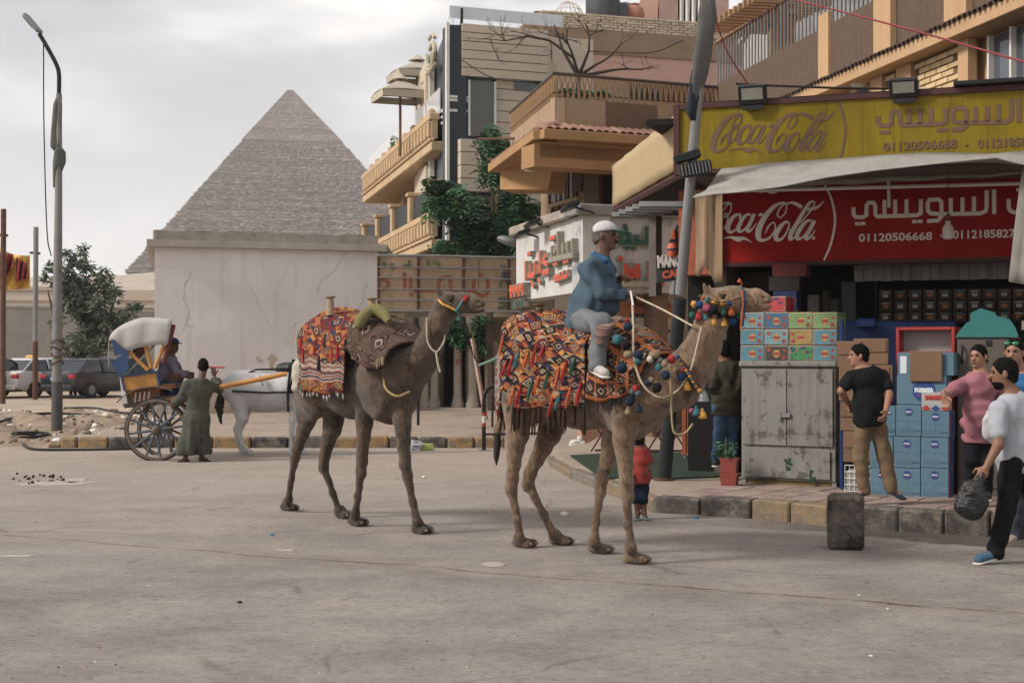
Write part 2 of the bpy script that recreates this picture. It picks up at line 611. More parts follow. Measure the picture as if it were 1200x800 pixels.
# ================================================================== MATERIALS (ground and walls)
def asphalt():
    m, nt, bs = newmat('asphalt')
    g = N(nt, 'ShaderNodeNewGeometry'); p = g.outputs['Position']
    big = noise(nt, p, .22,6,.6,.6); mid = noise(nt, vscale(nt, p, (1,1.1,1)),1.3,9,.68); fine = noise(nt, p, 60,3,.7)
    grit = noise(nt, p, 190,2,.8)
    c = mixc(nt, maprange(nt, big, .35,.65), lin(134,128,122), lin(162,153,145))
    c = mixc(nt, maprange(nt, mid, .42,.64,0,.5), c, lin(184,171,159))
    c = mixc(nt, maprange(nt, noise(nt, vscale(nt, p, (.8,1.3,1)),.9,9,.72,.3),.5,.66,0,.42), c, lin(100,95,91))
    c = mixc(nt, maprange(nt, noise(nt, vscale(nt, p, (1,1.1,1)),12,5,.75),.5,.68,0,.5), c, lin(92,87,84))
    c = mixc(nt, maprange(nt, noise(nt, p, 27,4,.75),.55,.7,0,.5), c, lin(188,180,171))
    # tyre-worn bands running along the street, and fine cracks
    sx = N(nt, 'ShaderNodeSeparateXYZ', {0: p})
    # sandy seam crossing the road
    lx = mathn(nt, 'ADD', mathn(nt, 'MULTIPLY', sx.outputs['X'], .49), sx.outputs['Y'])
    wob = mathn(nt, 'MULTIPLY', mathn(nt, 'SUBTRACT', noise(nt, p, .7,5,.6),.5),.55)
    d = mathn(nt, 'ABSOLUTE', mathn(nt, 'SUBTRACT', mathn(nt, 'ADD', lx, wob),10.85))
    br = maprange(nt, noise(nt, p, 1.7,5,.7),.38,.6)
    c = mixc(nt, mathn(nt, 'MULTIPLY', maprange(nt, d, .10,.34,.5,0), br), c, lin(160,139,116))
    c = mixc(nt, mathn(nt, 'MULTIPLY', maprange(nt, d, .012,.05,.85,0), br), c, lin(66,60,57))
    # dust collects along the far kerb
    dust = maprange(nt, mathn(nt, 'ADD', sx.outputs['Y'], mathn(nt, 'MULTIPLY', mid, 7)),13,27,0,.75)
    c = mixc(nt, dust, c, lin(178,162,148))
    ck = N(nt, 'ShaderNodeTexVoronoi', {'Vector': vscale(nt, N(nt, 'ShaderNodeVectorMath', {0: p, 1: N(nt, 'ShaderNodeTexNoise', {'Vector': p, 'Scale': .9, 'Detail': 5}).outputs['Color']}, operation='ADD').outputs[0], (1,1,0)), 'Scale': .42}, feature='DISTANCE_TO_EDGE').outputs['Distance']
    ckm = mathn(nt, 'MULTIPLY', maprange(nt, ck, .0,.012,.5,0), maprange(nt, noise(nt, p, .5,4,.6),.5,.6))
    c = mixc(nt, ckm, c, lin(74,68,64))
    # dark damp patches and stones in the surface
    pt = maprange(nt, noise(nt, vscale(nt, p, (1,2.6,1)),1.1,6,.62),.66,.74,0,.35)
    c = mixc(nt, pt, c, lin(82,76,71))
    c = mixc(nt, maprange(nt, grit, .62,.74,0,.55), c, lin(186,177,166))
    c = mixc(nt, maprange(nt, fine, .3,.44,.4,0), c, lin(70,66,63))
    # wet gutter in front of the shop kerb
    gx = mathn(nt, 'ADD', mathn(nt, 'MULTIPLY', sx.outputs['X'], .65), sx.outputs['Y'])
    gd = mathn(nt, 'ADD', mathn(nt, 'SUBTRACT', 16.05, gx), mathn(nt, 'MULTIPLY', mathn(nt, 'SUBTRACT', noise(nt, p, 1.3,5,.6),.5),1.5))
    wet = mathn(nt, 'MULTIPLY', mathn(nt, 'MULTIPLY', maprange(nt, gd, .8,.92,1,0), maprange(nt, gd, -2.0,-1.9,0,1)), maprange(nt, sx.outputs['X'], 1.7,3.2,0,1))
    c = mixc(nt, mathn(nt, 'MULTIPLY', wet, .72), c, lin(62,54,49))
    nt.links.new(c, bs.inputs['Base Color'])
    nt.links.new(maprange(nt, wet, 0,1,.9,.38), bs.inputs['Roughness'])
    bs.inputs['Specular IOR Level'].default_value = .25
    h = mathn(nt, 'ADD', mathn(nt, 'MULTIPLY', fine, .6), mathn(nt, 'ADD', grit, mathn(nt, 'MULTIPLY', mid, 2)))
    b = N(nt, 'ShaderNodeBump', {'Height': h, 'Strength': .9, 'Distance': .016})
    nt.links.new(b.outputs[0], bs.inputs['Normal'])
    return m
def kerbmat(name, paint, amt=.75):
    m, nt, bs = newmat(name)
    g = N(nt, 'ShaderNodeNewGeometry'); p = g.outputs['Position']
    a = noise(nt, p, 5,8,.7)
    c = mixc(nt, maprange(nt, noise(nt, p, 22,5,.7),.35,.65), lin(92,83,75), lin(130,118,105))
    if paint: c = mixc(nt, maprange(nt, a, .42,.60, amt, .05), c, paint)
    c = mixc(nt, maprange(nt, noise(nt, p, 3,8,.7),.5,.72,0,.65), c, lin(70,62,55))
    nt.links.new(c, bs.inputs['Base Color']); bs.inputs['Roughness'].default_value = .9
    b = N(nt, 'ShaderNodeBump', {'Height': noise(nt, p, 30,6,.7), 'Strength': .7, 'Distance': .02})
    nt.links.new(b.outputs[0], bs.inputs['Normal'])
    return m
M_ASPHALT = asphalt()
M_SAND = mat('sand', lin(164,146,126),.95,.16,.8,.6,14, dirt=lin(120,104,90), dsc=.7, damt=.6, world=True, bdist=.03)
M_DESERT = mat('desert', lin(176,160,143),.95,.12,.02,.4,.3, dirt=lin(150,134,118), dsc=.03, damt=.6, world=True, bdist=.5)
M_PAVE = mat('paving', lin(150,134,118),.92,.12,2.5,.4,40, dirt=lin(112,97,84), dsc=1.1, damt=.6, world=True)
M_TILE = mat('pink_paving', lin(142,122,112),.88,.14,4,.3,50, dirt=lin(96,80,71), dsc=2.2, damt=.6, world=True, rand=.12)
M_KY = kerbmat('kerb_yellow', lin(170,128,52)); M_KB = kerbmat('kerb_black', lin(34,38,48),.9)
M_KG = kerbmat('kerb_bare', None); M_KO = kerbmat('kerb_old_yellow', lin(140,112,62),.6); M_KD = kerbmat('kerb_old_black', lin(44,44,46),.8)
M_WHITEWALL = mat('white_wall', lin(190,181,174),.92,.045,1.2,.35,6, dirt=lin(160,146,132), dsc=.6, dth=(.56,.75), damt=.45, streak=.10)
M_CEMENT = mat('cement', lin(150,140,128),.92,.2,3,.6,18, dirt=lin(84,76,68), dsc=2.2, damt=.65)
M_CEMENT2 = mat('cement_slab', lin(168,159,146),.92,.14,3,.4,25, dirt=lin(112,103,92), dsc=1.5, damt=.55)
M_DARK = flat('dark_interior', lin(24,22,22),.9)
M_BLACKMETAL = flat('black_metal', lin(34,35,38),.5, metal=.3)
M_GREYMETAL = mat('grey_metal', lin(128,130,131),.5,.14,4,.15,40, dirt=lin(90,84,78), damt=.5, metal=.35)
M_RUST = mat('rusty_iron', lin(92,62,48),.8,.3,8,.4,40, dirt=lin(52,40,34))
M_RUBBER = flat('rubber', lin(34,33,33),.75)
M_GLASSD = flat('dark_glass', lin(30,36,42),.12, spec=.7, bump=0)
M_WHITEP = mat('white_paint', lin(205,202,196),.6,.07,3,.1,30, dirt=lin(150,140,128), damt=.4)

# ================================================================== GROUND
g = MB()
n_ = 60
def hgt(x, y):
    if y < 80: return 0.0
    k = min(1,(y - 80) / 260)
    return k * k * (3 - 2 * k) * 12 + max(0,(y - 340) / 700) * 34
xs = [-2500,-1200,-600,-300,-150,-80,-40,-20,0,20,40,80,160,320,700,1500,2500]
ys = [-600,-60,-10,10,30,50,80,110,140,170,210,250,300,360,430,520,640,780,900,1100,1500,2500,4000]
g.sheet([[Vector((x, y, hgt(x, y) - .002)) for y in ys] for x in xs][::-1])
g.f = [f[::-1] for f in g.f]
tag(part('ground', g, M_SAND, smooth=True), kind='structure')
road = MB(); road.plate([(-70,-12),(60,-12),(60,25.1),(3.8,25.1),(3.2,60),(-.6,60),(-.1,25.1),(-70,25.1)], -.05,.004)
tag(part('road', road, M_ASPHALT), kind='structure')
# desert plateau in terraces behind the left wall
pl = MB()
def terr(x, y):
    b = 1.0 + 3 * math.sin(x * .031) + 2 * math.sin(x * .083 + 1.3)
    z = hgt(x, y)
    for yy, hh in ((300,2),(380,3),(470,3),(560,3)):
        t = (y + 12 * math.sin(x * .04 + yy) - yy) / 14
        z += hh / (1 + math.exp(-max(-20, min(20, t))))
    return z - 4 + b * .4 + 1.2 * math.sin(x * .21 + y * .13) + .8 * math.sin(x * .47 - y * .31)
X = np.linspace(-420,320,110); Y_ = np.linspace(230,800,90)
pl.sheet([[Vector((x, y, terr(x, y))) for y in Y_] for x in X])
tag(part('desert_plateau', pl, M_DESERT, smooth='all'), kind='structure')

# far pavement and its painted kerb
pv = structure('far_pavement')
mb = MB(); mb.plate([(-8.0,25.32),(-.35,25.32),(-.35,38),(-8.6,38)], .0,.17); part('paving_slab_bed', mb, M_PAVE, pv)
kb = structure('painted_kerb')
seg = [(55,92, M_KY),(92,128, M_KY),(128,166, M_KB),(166,205, M_KB),(205,250, M_KY),(250,295, M_KY),(295,338, M_KB),(338,383, M_KB),(383,420, M_KY),(420,456, M_KY),(456,490, M_KB),(490,524, M_KB),(524,556, M_KY),(556,592, M_KY)]
for i, (a, b, m) in enumerate(seg):
    mb = MB(); xa, xb = (a - 600) / FPX * 25.2 + .012,(b - 600) / FPX * 25.2 - .012
    dz = random.uniform(-.012,.012)
    if i == 0:
        mb.box(xa + .25, xb, 25.1,25.32,-.02,.19,.035); mb.box(xa, xa + .28,25.12,25.32,-.02,.11,.05)
    else:
        mb.box(xa, xb, 25.1 + random.uniform(-.01,.01),25.32,-.02,.2 + dz, .03)
    part('kerb_stone', mb, m, kb)

# shop platform: kerb, carpet, slabs
KL = [G(*q) for q in ((640,538),(645,547),(668,561),(700,574),(765,601),(820,604),(880,608),(925,612),(970,617),(1010,620),(1052,623),(1106,626),(1160,629),(1230,635),(1320,644))]
KH = [.05,.1,.13,.15,.17,.19,.2,.2,.2,.21,.21,.22,.22,.22,.22]
plat = structure('shop_platform')
ring = [(p.x + .12, p.y + .16) for p in KL]
mb = MB(); mb.plate(ring + [(8.5,14.0),(8.5,30),(2.2,30),(1.3,24)], -.02,.165); part('concrete_bed', mb, M_PAVE, plat)
kk = structure('shop_kerb')
km = [M_KG, M_KO, M_KG, M_KO, M_KD, M_KD, M_KO, M_KO, M_KO, M_KD, M_KD, M_KD, M_KD, M_KO, M_KO]
for i in range(len(KL) - 1):
    a, b = Vector(KL[i]), Vector(KL[i + 1])
    d = (b - a).normalized(); nrm = Vector((-d.y, d.x, 0)); 
    if nrm.y < 0: nrm = -nrm
    mb = MB(); L_ = (b - a).length - .008
    M = Matrix.Translation(a) @ Matrix.Rotation(math.atan2(d.y, d.x),4, 'Z')
    mb.box(.007, L_, 0,.26,-.03, KH[i] + random.uniform(0,.01),.018, M=M)
    part('kerb_stone', mb, km[i], kk)
# green carpet of artificial grass
M_TURF = mat('turf', lin(38,58,44),.95,.25,6,.8,300, dirt=lin(70,72,58), dsc=2, damt=.5)
tb = MB(); cp = [G(q[0], q[1], .17) for q in ((668,534),(705,560),(790,561),(870,558),(905,535),(760,530))]
tb.plate([(p.x, p.y) for p in cp], .168,.186)
part('artificial_grass_carpet', tb, M_TURF, plat)
# pink paving slabs of the platform
dd = Vector((KL[12].x - KL[5].x, KL[12].y - KL[5].y, 0)).normalized(); nn = Vector((-dd.y, dd.x, 0))
o_ = Vector((KL[4].x, KL[4].y, 0)) + nn * .28 + dd * .05
slab = [MB().box(0,.385,0,.285,.15,.178 + .003 * i, .008).mesh('paving_slab', M_TILE) for i in range(3)]
for i in range(11):
    for j in range(6):
        q = o_ + dd * (i * .4) + nn * (j * .3)
        s = link(bpy.data.objects.new('paving_slab', slab[random.randrange(3)]))
        s.parent = plat; s.location = q; s.rotation_euler = (random.uniform(-.006,.006), random.uniform(-.006,.006), math.atan2(dd.y, dd.x))
# small litter and droppings on the road
M_LW = flat('litter_white', lin(212,210,205),.7); M_LB = flat('litter_black', lin(26,25,24),.8); M_LC = flat('litter_blue', lin(40,110,150),.6)
M_LBR = flat('litter_brown', lin(118,98,80),.9)
lit = MB()
for i in range(300):
    px, py = random.uniform(-40,1240),528 + 285 * random.random() ** 2.6
    if px > 640 and py < 640: continue
    p = G(px, py); s_ = random.uniform(.003,.009)
    lit.ell(p + Vector((0,0, s_ * .4)),(s_ * random.uniform(.8,1.8), s_ * random.uniform(.8,1.5), s_ * .7),6, random.choice((3,3,3,3,1,0)), jit=.2)
for i in range(26):
    p = G(random.gauss(50,20), random.gauss(561,2.6)); s_ = random.uniform(.012,.028)
    lit.ell(p + Vector((0,0, s_ * .6)), s_, 7,1, jit=.15)
tag(part('road_debris', lit, [M_LW, M_LB, M_LC, M_LBR]), kind='stuff')
M_CHALK = mat('spill', lin(160,150,141),.9,.1,8,.1,40)
def splat(px, py, w, h, m=None, label='', cat='stain', name='road_stain'):
    p = G(px, py); k = p.y / FPX; pts = []
    hw = w * k / 2; hh = (G(px, py - h / 2).y - G(px, py + h / 2).y) / 2
    for i in range(18):
        a = i / 18 * 2 * math.pi; r_ = 1 + random.uniform(-.3,.25)
        pts.append((p.x + math.cos(a) * hw * r_, p.y + math.sin(a) * hh * r_))
    mb = MB().plate(pts, .005,.0085)
    solo(name, mb, m or M_CHALK, label, cat, base=(p.x, p.y, .005))
splat(60,567,90,5, label='long pale spill on the road beside the scattered droppings', cat='stain')
splat(88,563,26,5, label='crumpled flat white paper on the road right of the droppings', cat='paper', name='flat_paper')
splat(578,662,30,5, label='pale round patch on the road below the front camel hind legs', cat='stain')
splat(20,652,52,3, label='thin pale dash at the left edge of the road', cat='stain')
splat(335,645,24,3, label='thin pale mark on the road below the rear camel hind feet', cat='stain')
def pebble(px, py, s_, m, label):
    p = G(px, py); mb = MB().ell((0,0, s_ * .5),(s_, s_ * .8, s_ * .6),8, jit=.25); o = solo('litter', mb, m, label, 'litter'); o.location = p
pebble(497,560,.028, M_LW, 'small white lump on the road between the two camels')
pebble(319,628,.022, M_LC, 'small blue scrap on the road below the rear camel')
pebble(281,707,.018, M_LB, 'small black stone on the open foreground road')
pebble(815,608,.03, M_LC, 'small blue scrap lying by the shop kerb')
pebble(662,604,.04, M_LW, 'white scrap on the road by the curved kerb')
# concrete block standing in the road
M_BLOCK = mat('old_concrete', lin(96,88,80),.9,.35,7,1.0,30, dirt=lin(34,31,30), dsc=5, dth=(.45,.6), damt=.85, bdist=.03)
bp = G(991,643)
mb = MB().box(-.155,.155,-.13,.15,0,.475,.035)
blk = solo('concrete_block', mb, M_BLOCK, 'rough dark concrete block standing on the road in front of the shop kerb', 'concrete block'); blk.location = bp; blk.rotation_euler = (0,0, R(-12))
# rubble and hoses by the lamp post
M_EARTH = mat('earth', lin(146,126,106),.98,.25,2.5,1,25, dirt=lin(98,82,68), dsc=1.5, world=True, bdist=.03)
rb = MB()
def rh(x, y):
    return .05 + .10 * max(0, math.sin(x * 1.7 + y) * math.sin(y * .9 + .4 * x)) + .07 * math.sin(x * 3.9 + 2 * y) * math.sin(x * .7) + random.uniform(0,.035)
rb.sheet([[Vector((x, y, rh(x, y) * (0 if (i in (0,59) or j in (0,49)) else 1) - .004 )) for j, y in enumerate(np.linspace(25.4,38,50))] for i, x in enumerate(np.linspace(-13.5,-8.1,60))])
for i in range(340):
    x, y = random.uniform(-15.5,-7.3), random.uniform(25.5,40); s_ = random.uniform(.015,.07)
    rb.ell((x, y, .08 + (.12 if x > -8 else 0)),(s_ * 1.4, s_, s_ * .8),6, random.choice((0,0,0,1,2)), jit=.3)
tag(part('rubble', rb, [M_EARTH, M_LW, M_KG]), kind='stuff')
def hose(pts, r, label, m=None):
    solo('rubber_hose', MB().tube(catmull([tuple(p) for p in pts], 6), r, 8), m or M_RUBBER, label, 'hose', 'hoses on the dirt by the lamp post', smooth=True, base=tuple(Vector(pts[0])))
c0 = G(36,516)
hose([c0 + Vector((.24 * math.cos(a) * (1 + .03 * a),.24 * math.sin(a) * 2.1,.03 + .012 * a)) for a in np.linspace(0,11,26)] + [G(65,510,.05), G(72,506,.1)], .028, 'dark hose coiled in loops at the end of the kerb')
hose([G(26,520,.03), G(40,526,.03), G(90,527,.02), G(155,526,.02)], .025, 'thin hose stretched along the foot of the yellow kerb')
hose([G(0,494,.1), G(25,487,.1), G(60,484,.12), G(105,486,.12)], .035, 'dark hose rising over the dirt left of the lamp post')
hose([G(75,478,.12), G(110,478,.14), G(150,484,.14), G(190,480,.14)], .03, 'dark hose on the rubble behind the carriage')
hose([G(5,508,.03), G(20,508,.03), G(34,511,.03)], .025, 'short hose end lying at the left edge')
# ================================================================== PYRAMID
def pyr_mat(name, c1, c2, c3, cs):
    m, nt, bs = newmat(name)
    g = N(nt, 'ShaderNodeNewGeometry'); p = g.outputs['Position']
    co = noise(nt, vscale(nt, p, (.10,.10,.9)),.55,8,.72)
    bl = noise(nt, vscale(nt, p, (1,1,1.8)),.20,8,.75)
    c = mixc(nt, maprange(nt, co, .38,.62), c1, c2)
    c = mixc(nt, maprange(nt, bl, .46,.60,0,.7), c, c3)
    bg = noise(nt, vscale(nt, p, (1,1,2.2)),.022,6,.62)
    c = mixc(nt, maprange(nt, bg, .42,.62,0,.35), c, c2)
    nt.links.new(c, bs.inputs['Base Color']); bs.inputs['Roughness'].default_value = .95; bs.inputs['Specular IOR Level'].default_value = .1
    b = N(nt, 'ShaderNodeBump', {'Height': mathn(nt, 'ADD', bl, co), 'Strength': 1.0, 'Distance': 2.5})
    nt.links.new(b.outputs[0], bs.inputs['Normal'])
    return m
M_PYR = pyr_mat('pyramid_stone', lin(158,140,120), lin(180,161,140), lin(126,110,93),1)
M_PYC = pyr_mat('pyramid_casing', lin(166,148,128), lin(178,161,142), lin(146,130,112),1)
DP = 950.0
ap = P(340,103, DP); bz = P(340,330, DP).z
H_ = ap.z - bz; half = H_ / math.tan(R(52.2))
prt = thing('pyramid', 'huge stepped stone pyramid with a smoother cap rising behind the white wall', 'pyramid', (ap.x, ap.y, bz), R(12))
# weathered courses: each a ring of uneven blocks
def courses(z0, z1, nst, per, jit, capfrac=None):
    mb = MB(); rings = []
    for i in range(nst + 1):
        z = z0 + (z1 - z0) * i / nst
        for kk in (0,1):
            hw0 = half * (1 - z / H_)
            zz = z + ((z1 - z0) / nst if kk else 0)
            if i == nst and kk: continue
            ring = []; cj = random.uniform(-jit, jit) * .6
            for sd in range(4):
                c, s = math.cos(sd * math.pi / 2), math.sin(sd * math.pi / 2)
                for q in range(per):
                    t = -1 + 2 * q / per
                    j = random.uniform(-jit, jit) + cj
                    hw = max(.05, hw0 + j * min(1, hw0 / 8) + (.0 if kk == 0 else 0))
                    x, y = t * hw, -hw
                    ring.append((x * c - y * s, x * s + y * c, zz))
            rings.append(ring)
    n = per * 4; vs = [v for r_ in rings for v in r_]; fs = []
    for i in range(len(rings) - 1):
        for j in range(n):
            fs.append((i * n + j, i * n + (j + 1) % n, (i + 1) * n + (j + 1) % n, (i + 1) * n + j))
    fs.append(tuple((len(rings) - 1) * n + j for j in range(n)))
    return mb.add(vs, fs)
zc = H_ * .705
part('stepped_courses', courses(0, zc, 118,90,1.0), M_PYR, prt)
half0 = half; half = half * 1.034
cap = courses(zc - 2, H_ * .986,60,40,.28)
half = half0
part('casing_cap', cap, M_PYC, prt)
DP2 = 1150.0; a2 = P(226,250, DP2); b2 = P(226,345, DP2); H_ = a2.z - b2.z; half = H_ / math.tan(R(49))
p2 = thing('pyramid', 'smaller paler pyramid slope showing left of the white building', 'pyramid', (a2.x, a2.y, b2.z), R(12))
part('stepped_courses', courses(0, H_ * .99,50,40,.9), M_PYR, p2)

# ================================================================== TREES
def leafmat(name, col, col2):
    m, nt, bs = newmat(name)
    oi = N(nt, 'ShaderNodeNewGeometry')
    a = noise(nt, oi.outputs['Position'], 2.2,4,.6)
    c = mixc(nt, maprange(nt, a, .35,.65), col, col2)
    c = mixc(nt, maprange(nt, oi.outputs['Random Per Island'], 0,1,0,.6), c, tuple(x * 1.35 for x in col2[:3]) + (1,))
    nt.links.new(c, bs.inputs['Base Color']); bs.inputs['Roughness'].default_value = .6
    bs.inputs['Specular IOR Level'].default_value = .3
    bs.inputs['Subsurface Weight'].default_value = 0
    return m
M_LEAF = leafmat('leaf_olive', lin(54,66,52), lin(84,96,76))
M_LEAFG = leafmat('leaf_green', lin(30,58,38), lin(52,92,56))
M_BARK = mat('bark', lin(88,74,62),.9,.3,8,.8,30)
def leaves(mb, c, rad, n, sz, droop=.2, pin=False):
    for _ in range(n):
        d = Vector((random.gauss(0,1), random.gauss(0,1), random.gauss(0,1))).normalized() * (random.random() ** .4)
        p = Vector(c) + Vector((d.x * rad[0], d.y * rad[1], d.z * rad[2]))
        a = random.uniform(0,6.28); t = random.uniform(-.9,.5) - droop
        u = Vector((math.cos(a) * math.cos(t), math.sin(a) * math.cos(t), math.sin(t)))
        w = u.cross(Vector((random.gauss(0,.3), random.gauss(0,.3),1))).normalized()
        s_ = sz * random.uniform(.6,1.3)
        if pin:
            for k in range(7):
                q = p + u * (s_ * (k - 3) * .34) + Vector((0,0,-.012 * (k - 3) ** 2 * s_ * 4))
                for sg in (-1,1):
                    tip = q + w * sg * s_ * .62 + u * s_ * .25 - Vector((0,0, s_ * .1)); m_ = (q + tip) / 2
                    mb.add([q, m_ + u * s_ * .13, tip, m_ - u * s_ * .09], [(0,1,2,3)])
        else:
            nrm = u.cross(w) * s_ * .12
            mb.add([p, p + u * s_ * .5 + w * s_ * .2 + nrm, p + u * s_, p + u * s_ * .5 - w * s_ * .2 + nrm], [(0,1,2,3)])
def branchy(mb, p, d, L_, r_, dep, out, spread=.6, seg=4):
    pts = [Vector(p)]; dd = Vector(d).normalized(); rs = [r_]
    for i in range(seg):
        dd = (dd + Vector((random.gauss(0,.16), random.gauss(0,.16), random.gauss(.02,.12)))).normalized()
        pts.append(pts[-1] + dd * L_ / seg); rs.append(r_ * (1 - .45 * (i + 1) / seg))
    mb.tube(pts, rs, 5 if dep < 2 else 7, cap=True)
    if dep == 0:
        out.append(pts[-1]); return
    for i in range(random.choice((2,3,3))):
        k = random.choice((seg - 2, seg - 1, seg)); q = pts[k]
        nd = (dd + Vector((random.gauss(0, spread), random.gauss(0, spread), random.gauss(.1, spread * .7)))).normalized()
        branchy(mb, q, nd, L_ * random.uniform(.55,.8), rs[k] * .7, dep - 1, out, spread, seg)
# dark tree standing before the left wall
T0 = P(100,452,62)
tr = thing('leafy_tree', 'dark loosely branched tree growing in front of the left wall behind the cars', 'tree', (T0.x, T0.y, 0))
tk = MB(); tips = []
for dx in (-.5,0,.5):
    tk.tube([P(100 + dx * 14,455,62), P(98 + dx * 26,425,62), P(96 + dx * 60,385,62 + dx), P(96 + dx * 80,340,62 + dx)], [.16,.12,.09,.03], 7)
part('trunk', tk, M_BARK, tr, world=True)
lf = MB()
for (px, py, rw, n) in ((97,305,12,150),(85,318,18,260),(112,325,18,260),(70,332,17,230),(98,345,26,520),(122,352,22,330),(80,362,22,300),(108,375,26,520),
                        (130,375,18,260),(148,368,13,130),(160,358,8,70),(96,395,24,420),(118,400,18,260),(62,312,9,80),(54,322,7,50),(88,415,16,180),(106,425,12,120),(134,342,10,80),(76,293,7,40),(97,291,8,60)):
    for _ in range(5):
        k = 62 / FPX
        c = P(px + random.gauss(0, rw * .38), py + random.gauss(0, rw * .38),62 + random.gauss(0,.8))
        leaves(lf, c, (rw * k * .55, rw * k * .6, rw * k * .5), int(n * .2),.34)
part('crown', lf, M_LEAF, tr, world=True)

# ================================================================== LEFT WALL, HUT, CARS' BACKDROP
M_WALLL = mat('left_wall_plaster', lin(164,158,148),.95,.08,.6,.4,4, dirt=lin(128,118,106), dsc=.35, damt=.6, streak=.2)
LW = frame2((-34.0,60.0),(-14.5,70.0))
w = structure('boundary_wall', LW.o, LW.a)
w['kind'] = None; del w['kind']
tag(w, 'long pale boundary wall behind the parked cars', 'wall')
for i in range(6):
    mb = MB().box(i * 4.0 + .01, i * 4.0 + 3.99,0,.35,0,3.65 + .04 * (i % 2)); part('wall_panel', mb, M_WALLL, w)
    mb = MB().box(i * 4.0 + .01, i * 4.0 + 3.99,-.04,.39,3.70,3.85,.02); part('coping_stone', mb, M_CEMENT2, w)
# low stone walls and ledges on the slope behind
for i, (px, py, Y, wd, h, l) in enumerate(((40,340,200,26,5, 'long beige retaining wall on the slope beyond the boundary wall'),(150,352,150,14,3.4, 'short beige wall on the slope right of the dark tree'))):
    p = P(px, py, Y)
    mb = MB().box(-wd, wd, 0,3,-h, 0); mb.box(-wd, wd * .4,-.2,3.2,0,.5)
    solo('retaining_wall', mb, M_DESERT, l, 'wall').location = p
M_YEL = flat('banner_yellow', lin(214,166,42),.8, var=.12, sc_=6); M_RED = flat('banner_red', lin(150,42,42),.8)
# ================================================================== WHITE WALL BUILDING
def stainwall():
    m, nt, bs = newmat('stained_white_wall')
    t = N(nt, 'ShaderNodeTexCoord'); p = t.outputs['Object']
    c = mixc(nt, maprange(nt, noise(nt, p, .5,7,.6),.35,.65), lin(212,205,202), lin(222,216,213))
    c = mixc(nt, maprange(nt, noise(nt, p, .9,6,.6),.5,.7,0,.35), c, lin(196,188,182))
    s = N(nt, 'ShaderNodeSeparateXYZ', {0: p})
    # plaster fallen off low on the wall
    low = maprange(nt, s.outputs['Z'], .5,1.9,.10,-.06)
    ch = mathn(nt, 'ADD', noise(nt, p, 1.15,7,.62), low)
    f = maprange(nt, ch, .575,.585)
    gt = mathn(nt, 'MULTIPLY', f, maprange(nt, s.outputs['Z'], 1.9,2.0,1,0))
    c = mixc(nt, mathn(nt, 'MULTIPLY', gt, .8), c, lin(168,144,116))
    base = maprange(nt, mathn(nt, 'ADD', s.outputs['Z'], mathn(nt, 'MULTIPLY', noise(nt, p, 2.5,5,.6),.5)),.35,.75,.65,0)
    c = mixc(nt, base, c, lin(138,120,102))
    c = mixc(nt, maprange(nt, noise(nt, vscale(nt, p, (3,3,.25)),1.3,5,.65),.52,.72,0,.3), c, lin(158,146,134))
    pa = N(nt, 'ShaderNodeTexVoronoi', {'Vector': vscale(nt, p, (1,1,1.5)), 'Scale': .55}).outputs['Color']
    c = mixc(nt, maprange(nt, N(nt, 'ShaderNodeSeparateXYZ', {0: pa}).outputs[0], .45,.5,0,.16), c, lin(176,166,160))
    ck = N(nt, 'ShaderNodeTexVoronoi', {'Vector': mixc(nt, .25, p, N(nt, 'ShaderNodeTexNoise', {'Vector': p, 'Scale': 2.0}).outputs['Color']), 'Scale': .6}, feature='DISTANCE_TO_EDGE').outputs['Distance']
    c = mixc(nt, mathn(nt, 'MULTIPLY', maprange(nt, ck, 0,.006,.55,0), maprange(nt, noise(nt, p, .8,3),.48,.56)), c, lin(110,100,92))
    nt.links.new(c, bs.inputs['Base Color']); bs.inputs['Roughness'].default_value = .93
    h = mathn(nt, 'SUBTRACT', noise(nt, p, 9,6,.6), mathn(nt, 'MULTIPLY', gt, 1.5))
    b = N(nt, 'ShaderNodeBump', {'Height': h, 'Strength': .4, 'Distance': .02})
    nt.links.new(b.outputs[0], bs.inputs['Normal'])
    return m
M_STW = stainwall()
WF = frame2((P(181,0,35).x, 35),(P(443,0,36.7).x, 36.7))
wb = thing('plastered_building', 'low windowless white plastered building with a crumbling parapet below the pyramid', 'building', WF.o, WF.a)
wW = WF.u_(443)
zt = WF.z_(181,289)
def quadplate(x0, x1, y0, z0, z1, back):
    p0, p1 = WF.w(x0, y0,0), WF.w(x1, y0,0); q0, q1 = p0 * (1 + back / p0.y) + Vector((.15,0,0)), p1 + Vector((-.3, back, 0))
    return MB().plate([(p0.x, p0.y),(p1.x, p1.y),(q1.x, q1.y),(q0.x, q0.y)], z0, z1)
part('wall', quadplate(0, wW, 0,0, zt - .002,9), M_STW, wb, world=True)
part('roof_slab', quadplate(-.2, wW + .18,-.2, zt, zt + .17,9.4), M_CEMENT2, wb, world=True)
pts = [(-.02, zt + .171)]; x = -.02; zz_ = .42
while x < wW:
    zz_ += (random.uniform(.36,.45) - zz_) * .5; pts.append((x, zt + zz_)); x += random.uniform(.03,.16)
pts += [(wW, zt + .4),(wW, zt + .171)]
part('parapet', MB().prism(pts, .0,.35), M_CEMENT, wb)
# stub wall and post left of the building
s_ = P(177,372,36)
solo('wooden_post', MB().box(-.06,.06,-.06,.06,0,2.3,.01), M_BARK, 'short dark post against the left end of the white building', 'post').location = (s_.x, 35.4,0)

